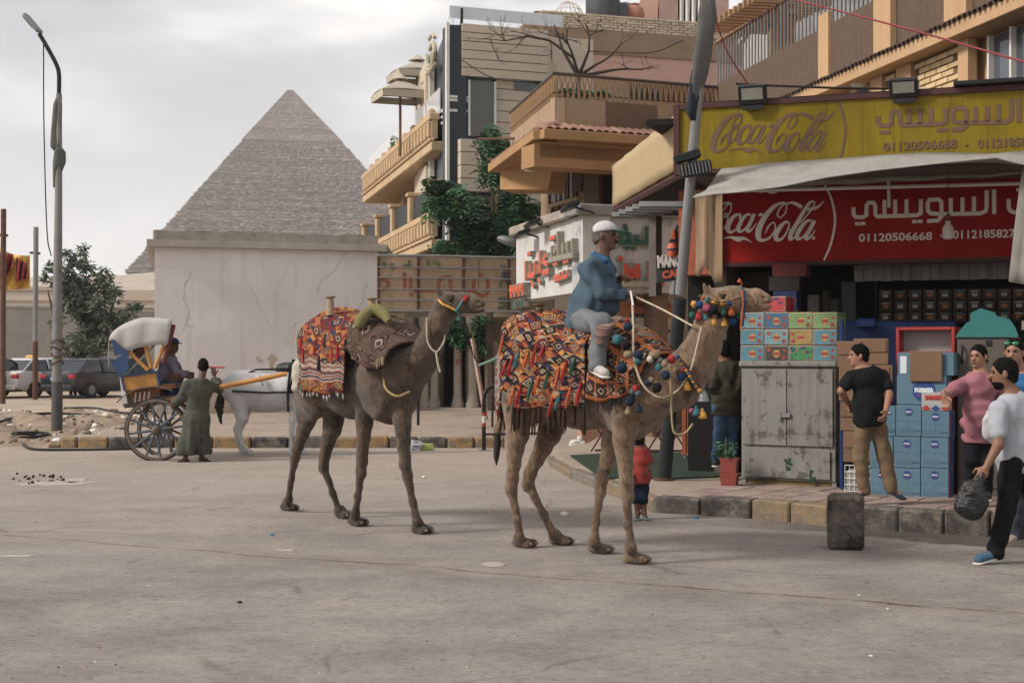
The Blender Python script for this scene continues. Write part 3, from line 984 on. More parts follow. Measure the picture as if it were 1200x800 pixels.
# ================================================================== BILLBOARD over the passage
BF = frame2((P(443,0,34.5).x, 34.5),(P(606,0,35.4).x, 35.4))
M_BBP = mat('billboard_panel', lin(176,150,120),.8,.12,1.2,.15,20, dirt=lin(110,96,80), dsc=1.1, dth=(.45,.7), damt=.6, streak=.4, rand=.12)
M_BBR = flat('faded_red_letters', lin(150,88,60),.8, var=.3, sc_=5); M_BBG = flat('faded_green_letters', lin(104,112,88),.8, var=.3, sc_=5); M_BBB = flat('faded_blue_letters', lin(70,78,96),.8)
bb = thing('overhead_billboard', 'wide faded tan billboard of sheet panels behind steel rails spanning the passage', 'billboard', BF.o, BF.a)
cols = [443,490,543,561,596,607]
rows = [(300.5,314),(314,326),(326,339),(339,352),(352,364)]
for i in range(len(cols) - 1):
    for a, b in rows:
        u0, u1 = BF.u_(cols[i]), BF.u_(cols[i + 1]); z0, z1 = BF.z_(500, b), BF.z_(500, a)
        part('sheet_panel', MB().box(u0 + .012, u1 - .012,.0,.03, z0 + .012, z1 - .012), M_BBP, bb).rotation_euler = (0,0,0)
for y in (300.5,314,326,339,352,364.5):
    z = BF.z_(500, y); rad = .035 if y in (300.5,364.5) else .018
    part('steel_rail', MB().tube([(BF.u_(441),-.07, z),(BF.u_(500),-.07 + random.uniform(-.02,.02), z + random.uniform(-.02,.02)),(BF.u_(608),-.07, z)], rad, 6), M_GREYMETAL, bb)
for x in (443.5,490,543,596,607):
    u = BF.u_(x); part('upright', MB().box(u - .03, u + .03,-.05,.05, BF.z_(500,366), BF.z_(500,299)), M_RUST, bb)
for x in (444,606):
    u = BF.u_(x); part('leg', MB().box(u - .06, u + .06,.06,.18,0, BF.z_(500,366)), M_RUST, bb)
def bbp(pts, w): return [(BF.u_(x), BF.z_(x, y), w) for x, y in pts]
def zz(x, y): return (440 + x / 7.06,290 + y / 7.06)
mb = MB()
for st in ([(925,250),(930,350),(915,390),(870,398),(835,370),(815,350),(810,250)], [(815,350),(700,355),(310,355)], [(620,355),(618,250),(560,250),(525,280),(525,350)],
           [(240,205),(242,350)], [(288,240),(288,350)], [(50,265),(90,275),(105,300),(95,330),(60,345)]):
    ribbon(mb, bbp([zz(*q) for q in catmull(st, 3)], .085),-.012,-.002)
for q in ((868,232),(292,388)):
    a = zz(*q); cx_, cz_ = BF.u_(a[0]), BF.z_(*a)
    ribbon(mb, [(cx_ + .04 * math.cos(t), cz_ + .04 * math.sin(t),.03) for t in np.linspace(0,6.28,13)], -.012,-.002)
part('red_arabic_word', mb, M_BBR, bb)
mb = MB()
for st in ([(130,130),(150,190)], [(225,150),(285,155)], [(280,105),(280,160)], [(436,100),(440,165)], [(470,120),(520,125)], [(520,125),(522,170)], [(1030,330),(1060,210),(1090,200)], [(1030,160),(1060,150),(1075,180)],
           [(1010,430),(1080,420)], [(1020,450),(1075,460),(1080,490),(1010,500)], [(1150,450),(1200,450)], [(60,120),(90,160)]):
    mb = MB(); ribbon(mb, bbp([zz(*q) for q in st], .09),-.012,-.002); part('green_mark', mb, M_BBG, bb)
mb = MB(); ribbon(mb, bbp([zz(1070,210), zz(1090,270), zz(1120,335)], .12),-.013,-.003); part('blue_mark', mb, M_BBB, bb)

# ================================================================== ARCADE under the hotel, with stone columns
M_STONE = mat('column_stone', lin(178,166,150),.85,.12,3,.4,25, dirt=lin(130,116,100), dsc=1.5, damt=.5)
M_TAN = mat('tan_stone', lin(150,132,110),.88,.14,2.5,.4,22, dirt=lin(104,90,74), dsc=1.5, damt=.5, rand=.08)
AF = frame2((P(440,0,38.5).x, 38.5),(P(606,0,37.5).x, 37.5))
ar = thing('arcade_front', 'shaded shop front with pale stone columns and a dark doorway under the billboard', 'building', AF.o, AF.a)
ua, ub = AF.u_(440), AF.u_(640)
ztop = AF.z_(500,372)
part('wall', MB().box(ua - .6, AF.u_(508),.7,1.0,0,3.2).box(AF.u_(562), ub, .7,1.0,0,3.2).box(ua - .6, ub, .72,.98,2.35,3.4).box(AF.u_(537), AF.u_(553),.7,1,0,2.4), M_TAN, ar)
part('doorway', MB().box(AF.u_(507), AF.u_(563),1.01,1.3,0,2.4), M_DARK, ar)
part('step', MB().box(ua - .6, ub, -.6,.7,0,.22,.02), M_CEMENT2, ar)
part('cornice', MB().box(ua, AF.u_(606),-.1,.5, ztop - .05, ztop + .35,.05), M_TAN, ar)
for px in (479,498,509.5,536.5,553.5):
    u = AF.u_(px, -.1); r_ = .115; zc_ = AF.z_(px, 404)
    prof = [(r_ * 1.5,.22),(r_ * 1.5,.34),(r_ * 1.15,.40),(r_ * 1.25,.46),(r_, .5),(r_ * .93, zc_),(r_ * 1.15, zc_ + .03),(r_ * 1.2, zc_ + .1),(r_, zc_ + .14),(r_ * 1.1, zc_ + .4),(r_ * 1.5, zc_ + .55),(r_ * 1.5, zc_ + .75)]
    part('stone_column', MB().lathe(prof, (u, -.1,0),14), M_STONE, ar, smooth=True)
# number written in red on a column
tmb = MB(); u = AF.u_(536.5,-.2)
for st in ([(-.06,.05),(-.02,.08),(-.02,-.07)], [(.02,.05),(.06,.08),(.06,-.07)]):
    ribbon(tmb, [(u + x, AF.z_(536,425,-.2) + z, .02) for x, z in st], -.228,-.212)
part('red_number', tmb, flat('red_marker', lin(170,50,40)), ar)
for i in range(4):
    u0 = AF.u_(566 + i * 17); part('arched_panel', MB().prism([(u0,.3),(u0 + .3,.3),(u0 + .3,1.7),(u0 + .25,1.9),(u0 + .15,2.0),(u0 + .05,1.9),(u0,1.7)], .66,.69), M_STONE, ar)
# cream corbel block at left
cb = MB(); cb.box(AF.u_(447), AF.u_(480),-.5,.6, AF.z_(460,398,-.5), AF.z_(460,367,-.5),.02)
for i in range(3):
    u = AF.u_(458 + i * 7,-.5); cb.box(u - .03, u + .03,-.6,-.5, AF.z_(460,392,-.5), AF.z_(460,374,-.5),.02)
solo('stone_bracket', cb, mat('cream_stone', lin(196,168,128),.85,.1,3,.3,30, dirt=lin(150,122,88), dsc=2, damt=.4), 'cream carved stone bracket below the left end of the billboard', 'bracket')
bpy.data.objects['stone_bracket'].location = AF.o; bpy.data.objects['stone_bracket'].rotation_euler = (0,0, AF.a)
for nm, pxs, lab in (('hanging_plant', ((538,392,13),(532,380,10),(545,398,9)), 'green plant hanging on the columns below the rear camel muzzle'),('hanging_plant', ((564,378,12),(560,395,12),(566,408,7)), 'green plant hanging right of the rear camel muzzle'),('hanging_plant', ((484,391,9),(477,396,7),(492,394,6)), 'small dark green plant by the cream bracket')):
    lf = MB()
    for a, b, w_ in pxs:
        leaves(lf, P(a, b, 37),(w_ * .022,.25, w_ * .022), w_ * 16,.2)
    base = P(pxs[0][0], pxs[0][1] + 10,37)
    solo(nm, lf, M_LEAFG, lab, 'plant', base=tuple(base))

# ================================================================== HOTEL (dark glass tower, cream panels, stone balconies)
M_CREAM = mat('cream_panel', lin(188,172,152),.8,.06,1,.15,12, dirt=lin(156,138,118), dsc=1, damt=.4, rand=.05)
M_HSTONE = mat('hotel_stone', lin(184,156,118),.85,.12,2,.3,14, dirt=lin(160,128,90), dsc=1.6, damt=.5)
M_NAVY = mat('navy_cladding', lin(36,44,52),.35,.08,2,.05,10, rand=.06)
M_CURT = flat('curtain_window', lin(96,96,94),.4, var=.2, sc_=4, aniso=(14,1,.3))
HF = frame2((P(526,0,40).x, 40),(P(660,0,41.2).x, 41.2))
ht = thing('hotel_building', 'tall hotel with dark glass corner tower, cream panels and a lettered sign', 'building', HF.o, HF.a)
hu, hz = HF.u_, HF.z_
zt_ = hz(526,29)
part('tower', MB().box(0, hu(577),0,.6,0, zt_), M_NAVY, ht)
for i in range(6):   # cream panel courses right of tower
    z0 = hz(600,92 - i * 10.2 + 1,-.12); z1 = hz(600,92 - (i + 1) * 10.2 + 1.0,-.12)
    part('cream_panel', MB().box(hu(540), hu(640),-.12,.3, z0 + .012, z1 - .012), M_CREAM, ht)
part('body', MB().box(hu(577) - .002, hu(700),.3,5,0, hz(600,36)), M_CREAM, ht)
for i in range(7):
    z0 = hz(600,92 + (i + 1) * 13,.1); z1 = hz(600,92 + i * 13,.1)
    part('cream_panel', MB().box(hu(583), hu(640),.1,.3, z0 + .012, z1 - .012), M_CREAM, ht)
for i in range(4):
    z0 = hz(560,163 + (i + 1) * 15.4,-.35); z1 = hz(560,163 + i * 15.4,-.35)
    part('cream_panel', MB().box(hu(540,-.35), hu(584,-.35),-.35,-.02, z0 + .012, z1 - .012), M_CREAM, ht)
wf = part('window', MB().box(hu(549), hu(580),-.04,.0, hz(560,160), hz(560,95)), M_CURT, ht)
for x in (549,579.5):
    part('window_frame', MB().box(hu(x) - .03, hu(x) + .03,-.08,-.04, hz(560,160), hz(560,95)), M_WHITEP, wf)
w2 = part('window', MB().box(hu(549), hu(580),-.05,-.002, hz(560,292), hz(560,228)), M_CURT, ht)
part('strip_window', MB().box(hu(604), hu(640),.06,.11, hz(620,107,.1), hz(620,93,.1)), M_GLASSD, ht)
for y in (113,117,129):
    part('white_stripe', MB().box(.01, hu(549),-.05,-.003, hz(545, y + 3), hz(545, y)), M_WHITEP, ht)
part('corner_post', MB().box(-.09,.0,-.07,.06,0, zt_ + .05), M_WHITEP, ht)
# left return of the tower
def SL(px, py):
    """point on the tower's left face at a pixel"""
    a = Vector((P(526,0,40).x, 40)); b_ = Vector((P(510,0,44).x, 44)); d = b_ - a
    k = (px - 600) / FPX; t = (k * a.y - a.x) / (d.x - k * d.y); p = a + d * t
    return P(px, py, p.y)
def quadp(name, pts, m, off=.12, th=.1, parent=ht, label=None):
    """a slab through four world points, pushed back by th"""
    v = [Vector(p) for p in pts]; n = (v[1] - v[0]).cross(v[2] - v[0]).normalized()
    if n.y > 0: n = -n
    v = [p + n * off for p in v]
    mb = MB(); mb.add(v + [p - n * th for p in v], [(0,1,2,3),(7,6,5,4),(0,4,5,1),(1,5,6,2),(2,6,7,3),(3,7,4,0)])
    return part(name, mb, m, parent, world=True, label=label)
quadp('side_wall', [SL(510,312), SL(526,312), SL(526,29), SL(510,66)], M_NAVY, .0,.5)
quadp('cream_panel', [SL(496,143), SL(510,138), SL(510,72), SL(496,97)], M_CREAM, .3)
quadp('cream_panel', [SL(496,262), SL(510,256), SL(510,194), SL(496,204)], M_CREAM, .3)
quadp('cream_wall', [SL(496,312), SL(510,312), SL(510,80), SL(496,104)], M_CREAM, .1,.5)
quadp('side_window', [SL(499,200), SL(508,194), SL(508,140), SL(499,145)], M_CURT, .15)
for i, (a, b2) in enumerate(((126,130),(134,137),(141,144))):
    quadp('white_stripe', [SL(510, b2 + 6), SL(523, b2), SL(523, a), SL(510, a + 6)], M_WHITEP, .04,.05)
quadp('white_fin', [SL(509,312), SL(511,312), SL(511,62), SL(509,66)], M_WHITEP, .2,.15)
# sign letters on the dark return: looping script
mb = MB()
M_LET = flat('sign_letters', lin(176,166,140),.5)
def letter3(pts, w, nm='sign_letter'):
    mb = MB(); P3 = [SL(a, b) for a, b in catmull(pts, 4)]
    mb.tube([p + Vector((-.25,-.2,0)) for p in P3], w, 6)
    part(nm, mb, M_LET, ht, world=True)
letter3([(514,60),(518,52),(520,62),(517,76),(512,80)], .07)
letter3([(510,66),(511,80),(514,84),(519,78)], .07)
letter3([(510,88),(515,84),(520,76)], .06)
letter3([(505,84),(507,96),(504,100)], .06)
letter3([(501,90),(502,104)], .06); letter3([(498,94),(499,106)], .06)
letter3([(513,48),(517,42),(520,46)], .06)
# roof glass rail with white posts
M_CLEAR = flat('rail_glass', lin(196,200,204),.15, bump=0, spec=.5)
quadp('rail_glass', [SL(510,66), SL(526,29), SL(526,10), SL(510,46)], M_CLEAR, -.1,.03)
part('rail_glass', MB().box(hu(527), hu(660),0,.03, hz(600,27), hz(600,13)), M_CLEAR, ht)
part('rail_post', MB().box(hu(541) - .03, hu(541) + .03,-.04,.05, hz(541,30), hz(541,10)), M_BLACKMETAL, ht)

# balcony wing: receding stone balconies
BA = Vector((P(503,0,42).x, 42)); BB = Vector((P(425,0,56.5).x, 56.5))
def BL(px, py=None, z=None, off=0.0):
    d = BB - BA; k = (px - 600) / FPX; nn2 = Vector((-d.y, d.x)).normalized()
    a = BA + nn2 * off; t = (k * a.y - a.x) / (d.x - k * d.y); p = a + d * t
    return Vector((p.x, p.y, z)) if z is not None else P(px, py, p.y)
bw = thing('balcony_wing', 'warm stone hotel wing with two receding carved balconies', 'building', (BA.x, BA.y, 0),0)
dB = (BB - BA).normalized(); nB = Vector((-dB.y, dB.x))     # nB points to the left-front
if nB.x > 0: nB = -nB
def bslab(name, t0, t1, o0, o1, z0, z1, m, bev=0.0, lab=None):
    M = Matrix.Translation(Vector((BA.x, BA.y, 0))) @ Matrix.Rotation(math.atan2(dB.y, dB.x),4, 'Z')
    mb = MB().box(t0, t1, min(o0, o1), max(o0, o1), z0, z1, bev, M=M)
    return part(name, mb, m, bw, world=True, label=lab)
LB = (BB - BA).length
def zb(py, Y): return EYE + (HZ - py) / FPX * Y
Y0 = 42.0
up1, up0 = zb(123, Y0), zb(178, Y0)        # upper balcony near end
lo1, lo0 = zb(238, Y0), zb(292, Y0)
bslab('wall', -.4, LB + 1,-1.3,-2.6,0, up0 + .1, M_HSTONE)
for z_0, z_1, nm in ((up0, up1, 'u'),(lo0, lo1, 'l')):
    hh = z_1 - z_0
    bslab('balcony_floor', -.3, LB, 0,-1.6, z_0, z_0 + .28, M_HSTONE, .03)
    bslab('balcony_moulding', -.3, LB, .06,-.12, z_0 + .28, z_0 + .36, M_HSTONE, .02)
    bslab('balcony_parapet', -.28, LB - .02,-.03,-.2, z_0 + .36, z_0 + hh * .66, M_HSTONE)
    bslab('balcony_rail', -.32, LB, .05,-.25, z_0 + hh * .66, z_0 + hh * .8, M_HSTONE, .02)
    n = 26
    for i in range(n):
        t = -.2 + (LB) * i / n
        bslab('corbel', t, t + .2,.09,-.035, z_0 + .4, z_0 + hh * .64, M_HSTONE, .03)
    n = 4
    if nm == 'l':
        for i in range(5):
            t = LB * i / 4.02; bslab('post', t - .18, t + .18,.02,-.28, z_0 + hh * .8, z_0 + hh * .8 + .85, M_HSTONE, .03)
            bslab('post_cap', t - .24, t + .24,.08,-.34, z_0 + hh * .8 + .85, z_0 + hh * .8 + .97, M_HSTONE, .02)
            if i < 4: bslab('iron_railing', t + .3, t + LB / 4 - .3,-.1,-.13, z_0 + hh * .8, z_0 + hh * .8 + .75, M_BLACKMETAL)
    else:
        for i in range(9):
            t = .3 + LB * i / 9.3; bslab('finial', t - .12, t + .12,-.02,-.22, z_0 + hh * .8, z_0 + hh * .8 + .22, M_HSTONE, .06)
        bslab('glass_rail', -.3, LB, -.26,-.29, z_0 + hh * .8, z_0 + hh * .8 + .75, M_CLEAR)
for i in range(5):
    t = .8 + i * 3.2; bslab('window', t, t + .9,-1.24,-1.31, lo1 + .2, up0 - .6, M_GLASSD)
    bslab('pilaster', t + 1.3, t + 1.7,-1.1,-1.31, lo1 - .2, up0, M_HSTONE, .03)
    bslab('window', t, t + .9,-1.24,-1.31,1.2, lo0 - .5, M_GLASSD)
    bslab('pilaster', t + 1.3, t + 1.7,-1.1,-1.31,0, lo0, M_HSTONE, .03)
# flower pot on the upper rail
pp = BL(462,148, off=-.1)
fp = MB().lathe([(.1,0),(.14,.2),(.15,.22)], (0,0,0),8); leaves(fp, (0,0,.35),(.15,.15,.15),40,.12)
solo('potted_plant', fp, M_LEAFG, 'small potted plant on the rail of the upper stone balcony', 'plant').location = (pp.x, pp.y, up0 + (up1 - up0) * .8)
# parasols on the roof terrace
M_CANV = mat('canvas_beige', lin(170,160,144),.9,.08,2,.2,20, rand=.05); M_WOOD = mat('wood', lin(110,78,52),.7,.2,6,.2,30, aniso=(8,8,.6))
def parasol(px, py_top, py_rim, wpx, Y, label, sgn=1):
    c = P(px, py_top, Y); k = Y / FPX; w_ = wpx * k / 2; hh = (py_rim - py_top) * k
    o = thing('roof_parasol', label, 'parasol', (c.x, c.y, c.z - 2.4), R(20), 'parasols on the hotel roof')
    for i in range(4):
        a0, a1 = i * math.pi / 2 + .78,(i + 1) * math.pi / 2 + .78
        g = []
        for s in np.linspace(0,1,5):
            row = []
            for q in np.linspace(0,1,7):
                dx = math.cos(a0) * (1 - q) + math.cos(a1) * q; dy = math.sin(a0) * (1 - q) + math.sin(a1) * q
                row.append((dx * w_ * 1.1 * s, dy * w_ * 1.1 * s, 2.4 - hh * s ** 1.15 + .05 * math.sin(q * math.pi) * s))
            g.append(row)
        g2 = [[Vector(r_) for r_ in row] for row in g]
        part('canopy_panel', MB().sheet(g2,.02), M_CANV, o)
        dx, dy = (math.cos(a0) + math.cos(a1)) / 2 * w_ * 1.1,(math.sin(a0) + math.sin(a1)) / 2 * w_ * 1.1
        n0 = Vector((math.cos(a0), math.sin(a0),0)) * w_ * 1.1; n1 = Vector((math.cos(a1), math.sin(a1),0)) * w_ * 1.1; zr = Vector((0,0,2.4 - hh))
        part('valance', MB().sheet([[n0 + zr, n1 + zr], [n0 + zr - Vector((0,0,.22)), n1 + zr - Vector((0,0,.22))]], .02), M_CANV, o)
        part('rib', MB().tube([(0,0,2.3), tuple(n0 + zr - Vector((0,0,.04)))], .025,5), M_WOOD, o)
    part('vent_cap', MB().lathe([(w_ * .28,2.42),(.02,2.62)], (0,0,0),8), M_CANV, o)
    part('pole', MB().tube([(0,0,0),(0,0,2.5)], .045,8), M_WOOD, o)
parasol(489,72,87,76,47, 'upper beige parasol behind the hotel sign', 1)
parasol(469,94,110,72,45, 'lower beige parasol reaching furthest left over the balcony')
# green acacia before the hotel
ac = thing('acacia_tree', 'green feathery tree growing in front of the dark hotel tower', 'tree', (P(575,0,37).x, 37.0,0))
tk = MB(); tk.tube([(P(575,0,37).x, 37,0), P(572,380,37), P(578,300,37), P(584,230,37)], [.14,.12,.1,.06], 7)
for q in ((520,225),(545,262),(560,280),(600,240),(620,270),(573,165),(590,190),(530,215)):
    tk.tube([P(580,310,37), P((580 + q[0]) / 2,(290 + q[1]) / 2 - 5,37), P(q[0], q[1], 37)], [.06,.04,.015], 5)
part('trunk', tk, M_BARK, ac, world=True)
lf = MB()
for (a, b2, rr, n) in ((512,218,9,24),(522,228,14,44),(508,240,8,20),(535,222,10,26),(530,248,13,34),(548,255,14,40),(560,270,16,50),(580,270,18,60),(600,262,18,60),(620,268,14,44),(545,285,16,50),
                        (570,290,18,56),(600,288,18,56),(572,165,8,22),(578,182,9,30),(570,198,8,26),(582,205,8,26),(590,236,16,50),(612,245,14,44),(520,292,12,30),(628,245,8,22),(576,155,5,10),(592,172,5,10),(605,225,9,26),(560,240,12,30)):
    k = 37 / FPX
    for _ in range(3):
        leaves(lf, P(a + random.gauss(0, rr * .3), b2 + random.gauss(0, rr * .3),37 + random.gauss(0,.4)),(rr * k * .8,.5, rr * k * .7), max(4, int(n / 2.2)),.3, pin=True)
part('crown', lf, M_LEAFG, ac, world=True)

# ================================================================== BACK BUILDING with pink band
M_BROWNW = mat('brown_render', lin(140,116,92),.95,.12,1.5,.4,12, dirt=lin(118,96,76), dsc=1, damt=.5)
M_PINK = mat('pink_render', lin(196,152,136),.95,.06,1.5,.2,12, dirt=lin(160,122,106), dsc=1, damt=.35)
M_BRICKC = mat('cream_brick', lin(186,168,142),.92,.1,6,.4,30, rand=.14, dirt=lin(140,122,100), dsc=4, damt=.4)
M_MORTAR = mat('mortar', lin(108,92,76),.95,.15,5,.4,30)
KF = frame2((P(600,0,44).x, 44),(P(870,0,46.4).x, 46.4))
ku, kz = KF.u_, KF.z_
kb2 = thing('rear_house', 'flat roofed house with brown and pink bands and a cream brick parapet', 'building', KF.o, KF.a)
part('wall', MB().box(ku(611), ku(880),0,6,0, kz(740,66)), M_PINK, kb2)
part('brown_band', MB().box(ku(613), ku(880),-.06,0, kz(740,66), kz(740,38)).box(ku(613), ku(880),0,.3, kz(740,66), kz(740,38)), M_BROWNW, kb2)
part('lower_band', MB().box(ku(611), ku(880),-.05,0,0, kz(740,96)), M_TAN, kb2)
for a, b_ in ((735,775),(775,842),(843,866)):
    part('window', MB().box(ku(a + 1), ku(b_ - 1),-.09,-.05, kz(740,116), kz(740,98)), M_GLASSD if a != 775 else flat('maroon_shutter', lin(86,44,40)), kb2)
pb = MB(); pbm = MB().box(ku(628), ku(880),.05,.3, kz(740,38), kz(740,21)); part('parapet_core', pbm, M_MORTAR, kb2)
z0, z1 = kz(740,38), kz(740,20); nr = 6; rhh = (z1 - z0) / nr
bme = MB().box(0,.262,0,.1,0, rhh * .88,.008).mesh('brick', M_BRICKC)
cnt = 0
for i in range(nr):
    u = ku(629) + (.14 if i % 2 else 0)
    while u < ku(866):
        o = link(bpy.data.objects.new('brick', bme)); o.parent = kb2; o.location = (u + random.uniform(-.01,.01),-.04 + random.uniform(-.01,.012), z0 + i * rhh)
        cnt += 1; u += .285
# roof things of that house
zr = z1
def onroof(px, Y=46.2): return P(px, 20, Y).x
solo('water_tank', MB().lathe([(.5,0),(.55,.1),(.55,.9),(.5,1.02),(.3,1.12),(.14,1.14),(.14,1.2),(.02,1.2)], n=18).tube([(.5,0,.5),(.8,0,.5)], .04,6), flat('tank_grey', lin(66,68,72),.6), 'dark grey round water tank on the rear roof', 'water tank', smooth=True).location = (onroof(705),45.6, zr - .25)
solo('water_tank', MB().box(-.35,.35,-.3,.3,0,.75,.06).lathe([(.1,.75),(.1,.85)]), flat('tank_grey_b', lin(82,86,92),.6), 'small boxy grey tank right of the round tank', 'water tank').location = (onroof(721),45.8, zr - .2)
solo('satellite_dish', MB().lathe([(.02,0),(.2,.03),(.34,.11),(.35,.12),(.2,.05),(.02,.02)], n=16, M=Matrix.Rotation(R(70),4, 'X')).tube([(0,0,0),(0,.1,-.5)], .03,6), M_GREYMETAL, 'small round satellite dish on the rear roof beside the clay jar', 'satellite dish', smooth=True).location = (onroof(732),45.8, zr + .25)
solo('clay_jar', MB().lathe([(.12,0),(.28,.15),(.34,.35),(.28,.55),(.14,.64),(.17,.7)], n=14), mat('clay', lin(160,108,84)), 'round reddish clay jar on the rear roof', 'jar', smooth=True).location = (onroof(742),45.8, zr - .15)
dm = thing('wire_dome', 'thin wire dome frame on the rear roof', 'frame', (onroof(666),46.0, zr - .1))
for i in range(7):
    a = i * math.pi / 7
    part('dome_hoop', MB().tube([(math.cos(a) * .55 * math.cos(t), math.sin(a) * .55 * math.cos(t),.78 * math.sin(t)) for t in np.linspace(0, math.pi, 13)], .014,4), M_WHITEP, dm)
part('dome_ring', MB().tube([(.42 * math.cos(t),.42 * math.sin(t),.5) for t in np.linspace(0,6.28,17)[:-1]], .012,4, closed=True), M_WHITEP, dm)
rh2 = thing('roof_hut', 'pink roof hut with hanging curtains above the brick parapet', 'hut', (onroof(800),46.2, zr - .2))
part('hut_wall', MB().box(-.75,-.15,0,2,0,2.2).box(-.15,.9,.1,2,1.9,2.2).box(.85,1.5,0,2,0,2.2), mat('roof_pink', lin(160,128,118)), rh2)
part('door_dark', MB().box(-.15,.85,.6,.7,0,1.9), M_DARK, rh2)
for i in range(5):
    x = -.12 + i * .2
    part('curtain', MB().sheet([[Vector((x + .2 * a + .02 * math.sin(9 * a + 3 * b_),.05 + .04 * math.sin(a * 12),1.9 * (1 - b_))) for b_ in np.linspace(0,1,4)] for a in np.linspace(0,.8,9)], .01), M_WHITEP, rh2)
part('broken_wall', MB().prism([(-1.9,0),(-1.0,0),(-.8,.5),(-.75,1.2),(-1.0,1.5),(-1.3,1.15),(-1.45,.8),(-1.95,.5)], .1,.5), M_PINK, rh2)
# bare tree reaching over the balcony
bt = thing('bare_tree', 'leafless dark branching tree above the ochre balcony', 'tree', (P(677,0,40).x, 40,0))
random.seed(21)
tb = MB(); tips = []
b0 = P(678,90,40)
tb.tube([(b0.x, 40,0),(b0.x, 40,4), tuple(b0)], [.16,.13,.08], 6)
for px, py, l in ((672,68,0),(700,75,1),(690,60,1),(660,60,1),(720,82,2)):
    q = P(px, py, 40 + random.uniform(-.4,.4)); tb.tube([b0, q], [.06,.04], 5)
    branchy(tb, q, (q - b0) + Vector((0,0,.05)),.85,.035,3, tips, .75)
q0 = P(672,68,40); pts = [q0, P(645,48,40), P(620,42,39.7), P(592,48,39.5), P(575,46,39.4)]
tb.tube(pts, [.045,.035,.025,.018,.008], 5)
for q in pts[1:]:
    for _ in range(2): branchy(tb, q, (random.uniform(-1,.2), random.uniform(-.4,.4), random.uniform(-1,.4)),.55,.016,2, tips, .7,3)
part('branches', tb, mat('bare_bark', lin(62,48,42)), bt, world=True)
random.seed(8)
# ================================================================== OCHRE BALCONY BUILDING
M_OCHRE = mat('ochre_render', lin(164,124,78),.92,.1,1.6,.3,15, dirt=lin(140,104,66), dsc=1.1, damt=.5, streak=.25)
M_TANR = mat('tan_render', lin(160,134,106),.92,.08,1.6,.3,15, dirt=lin(140,112,84), dsc=1.2, damt=.5, streak=.25)
M_TEXB = mat('pebble_render', lin(112,90,72),.95,.2,12,1,60, dirt=lin(88,70,56), dsc=3, damt=.5)
M_RTILE = mat('roof_tile', lin(146,108,90),.85,.2,4,.4,30, dirt=lin(104,76,64), dsc=4, damt=.6, rand=.18)
M_RTILED = mat('dark_roof_tile', lin(78,60,52),.85,.2,4,.4,30, rand=.15)
OF = frame2((P(650,0,27).x, 27),(P(865,0,28.6).x, 28.6))
OL = frame2((P(650,0,27).x, 27),(P(598,0,31.5).x, 31.5))     # left face, running away
oc = thing('ochre_building', 'ochre building with a railed roof terrace and a tiled eave', 'building', OF.o, OF.a)
ou, oz = OF.u_, OF.z_
zP0, zP1 = oz(700,150), oz(700,118)      # parapet band
def oleft(t0, t1, o0, o1, z0, z1, nm, m, bev=0):
    """box along the left face: t along, o outwards"""
    M = Matrix.Translation(OL.o) @ Matrix.Rotation(OL.a, 4, 'Z')
    return part(nm, MB().box(t0, t1, min(o0, o1), max(o0, o1), z0, z1, bev, M=M), m, oc, world=True)
LLn = OL.u_(598)
uR = ou(864)
for i, (a, b_, m) in enumerate(((650,710, M_TANR),(710,771, M_TEXB),(771,864, M_TANR))):
    part('parapet_panel', MB().box(ou(a) + .004, ou(b_) - .004,0 if m is M_TANR else .02,.2, zP0, zP1), m, oc)
for i, (a, b_) in enumerate(((.0,.33),(.335,.66),(.665,1.0))):
    oleft(a * LLn + .004, b_ * LLn - .004,-.002,-.2, zP0, zP1, 'parapet_panel', M_TANR)
# which side of OL is inside? v of OL points left-forward; inside is -v
# terrace slab and soffit
c0 = OF.w(0,0,0); c1 = OF.w(uR, 0,0); c2 = OL.w(LLn, 0,0); c3 = c1 + (c2 - c0)
part('terrace_slab', MB().plate([(c0.x, c0.y + .25),(c1.x, c1.y + .25),(c3.x, c3.y),(c2.x + .2, c2.y)], zP0 - .02, zP0 + .15), M_TANR, oc, world=True)
part('eave_board', MB().box(-.45, uR, -.5,.0, oz(700,171), oz(700,160),.01).box(-.4, uR, -.2,.1, oz(700,190), oz(700,171) - .003), M_OCHRE, oc)
# tiles along the front eave
def eave_tiles(fr, u0, u1, n, vo, zhi, drop, parent, m, out=.42, w=.1):
    tme = MB()
    pr = [(w * math.cos(a), w * .9 * math.sin(a)) for a in np.linspace(0, math.pi, 7)]
    vs = []
    for s_ in (0,1):
        for x, z in pr: vs.append((x * (1 + .15 * s_),-out * s_, z - drop * s_))
        for x, z in pr[::-1]: vs.append((x * .78 * (1 + .15 * s_),-out * s_, z * .78 - drop * s_))
    k = len(pr) * 2; fs = [tuple(range(k)), tuple(range(2 * k - 1, k - 1,-1))] + [(i, k + i, k + (i + 1) % k, (i + 1) % k) for i in range(k)]
    me = MB().add(vs, fs).mesh('roof_tile', m)
    for i in range(n):
        u = u0 + (u1 - u0) * (i + .5) / n
        wv = fr.w(u, vo, zhi + random.uniform(-.008,.008))
        o = link(bpy.data.objects.new('roof_tile', me)); o.parent = parent
        Mi = tm(parent).inverted() @ (Matrix.Translation(wv) @ Matrix.Rotation(fr.a + random.uniform(-.03,.03),4, 'Z'))
        o.matrix_local = Mi
zhi = oz(700,151)
eave_tiles(OF, -.4, uR, 26,0, zhi, .16, oc, M_RTILE, .45,.085)
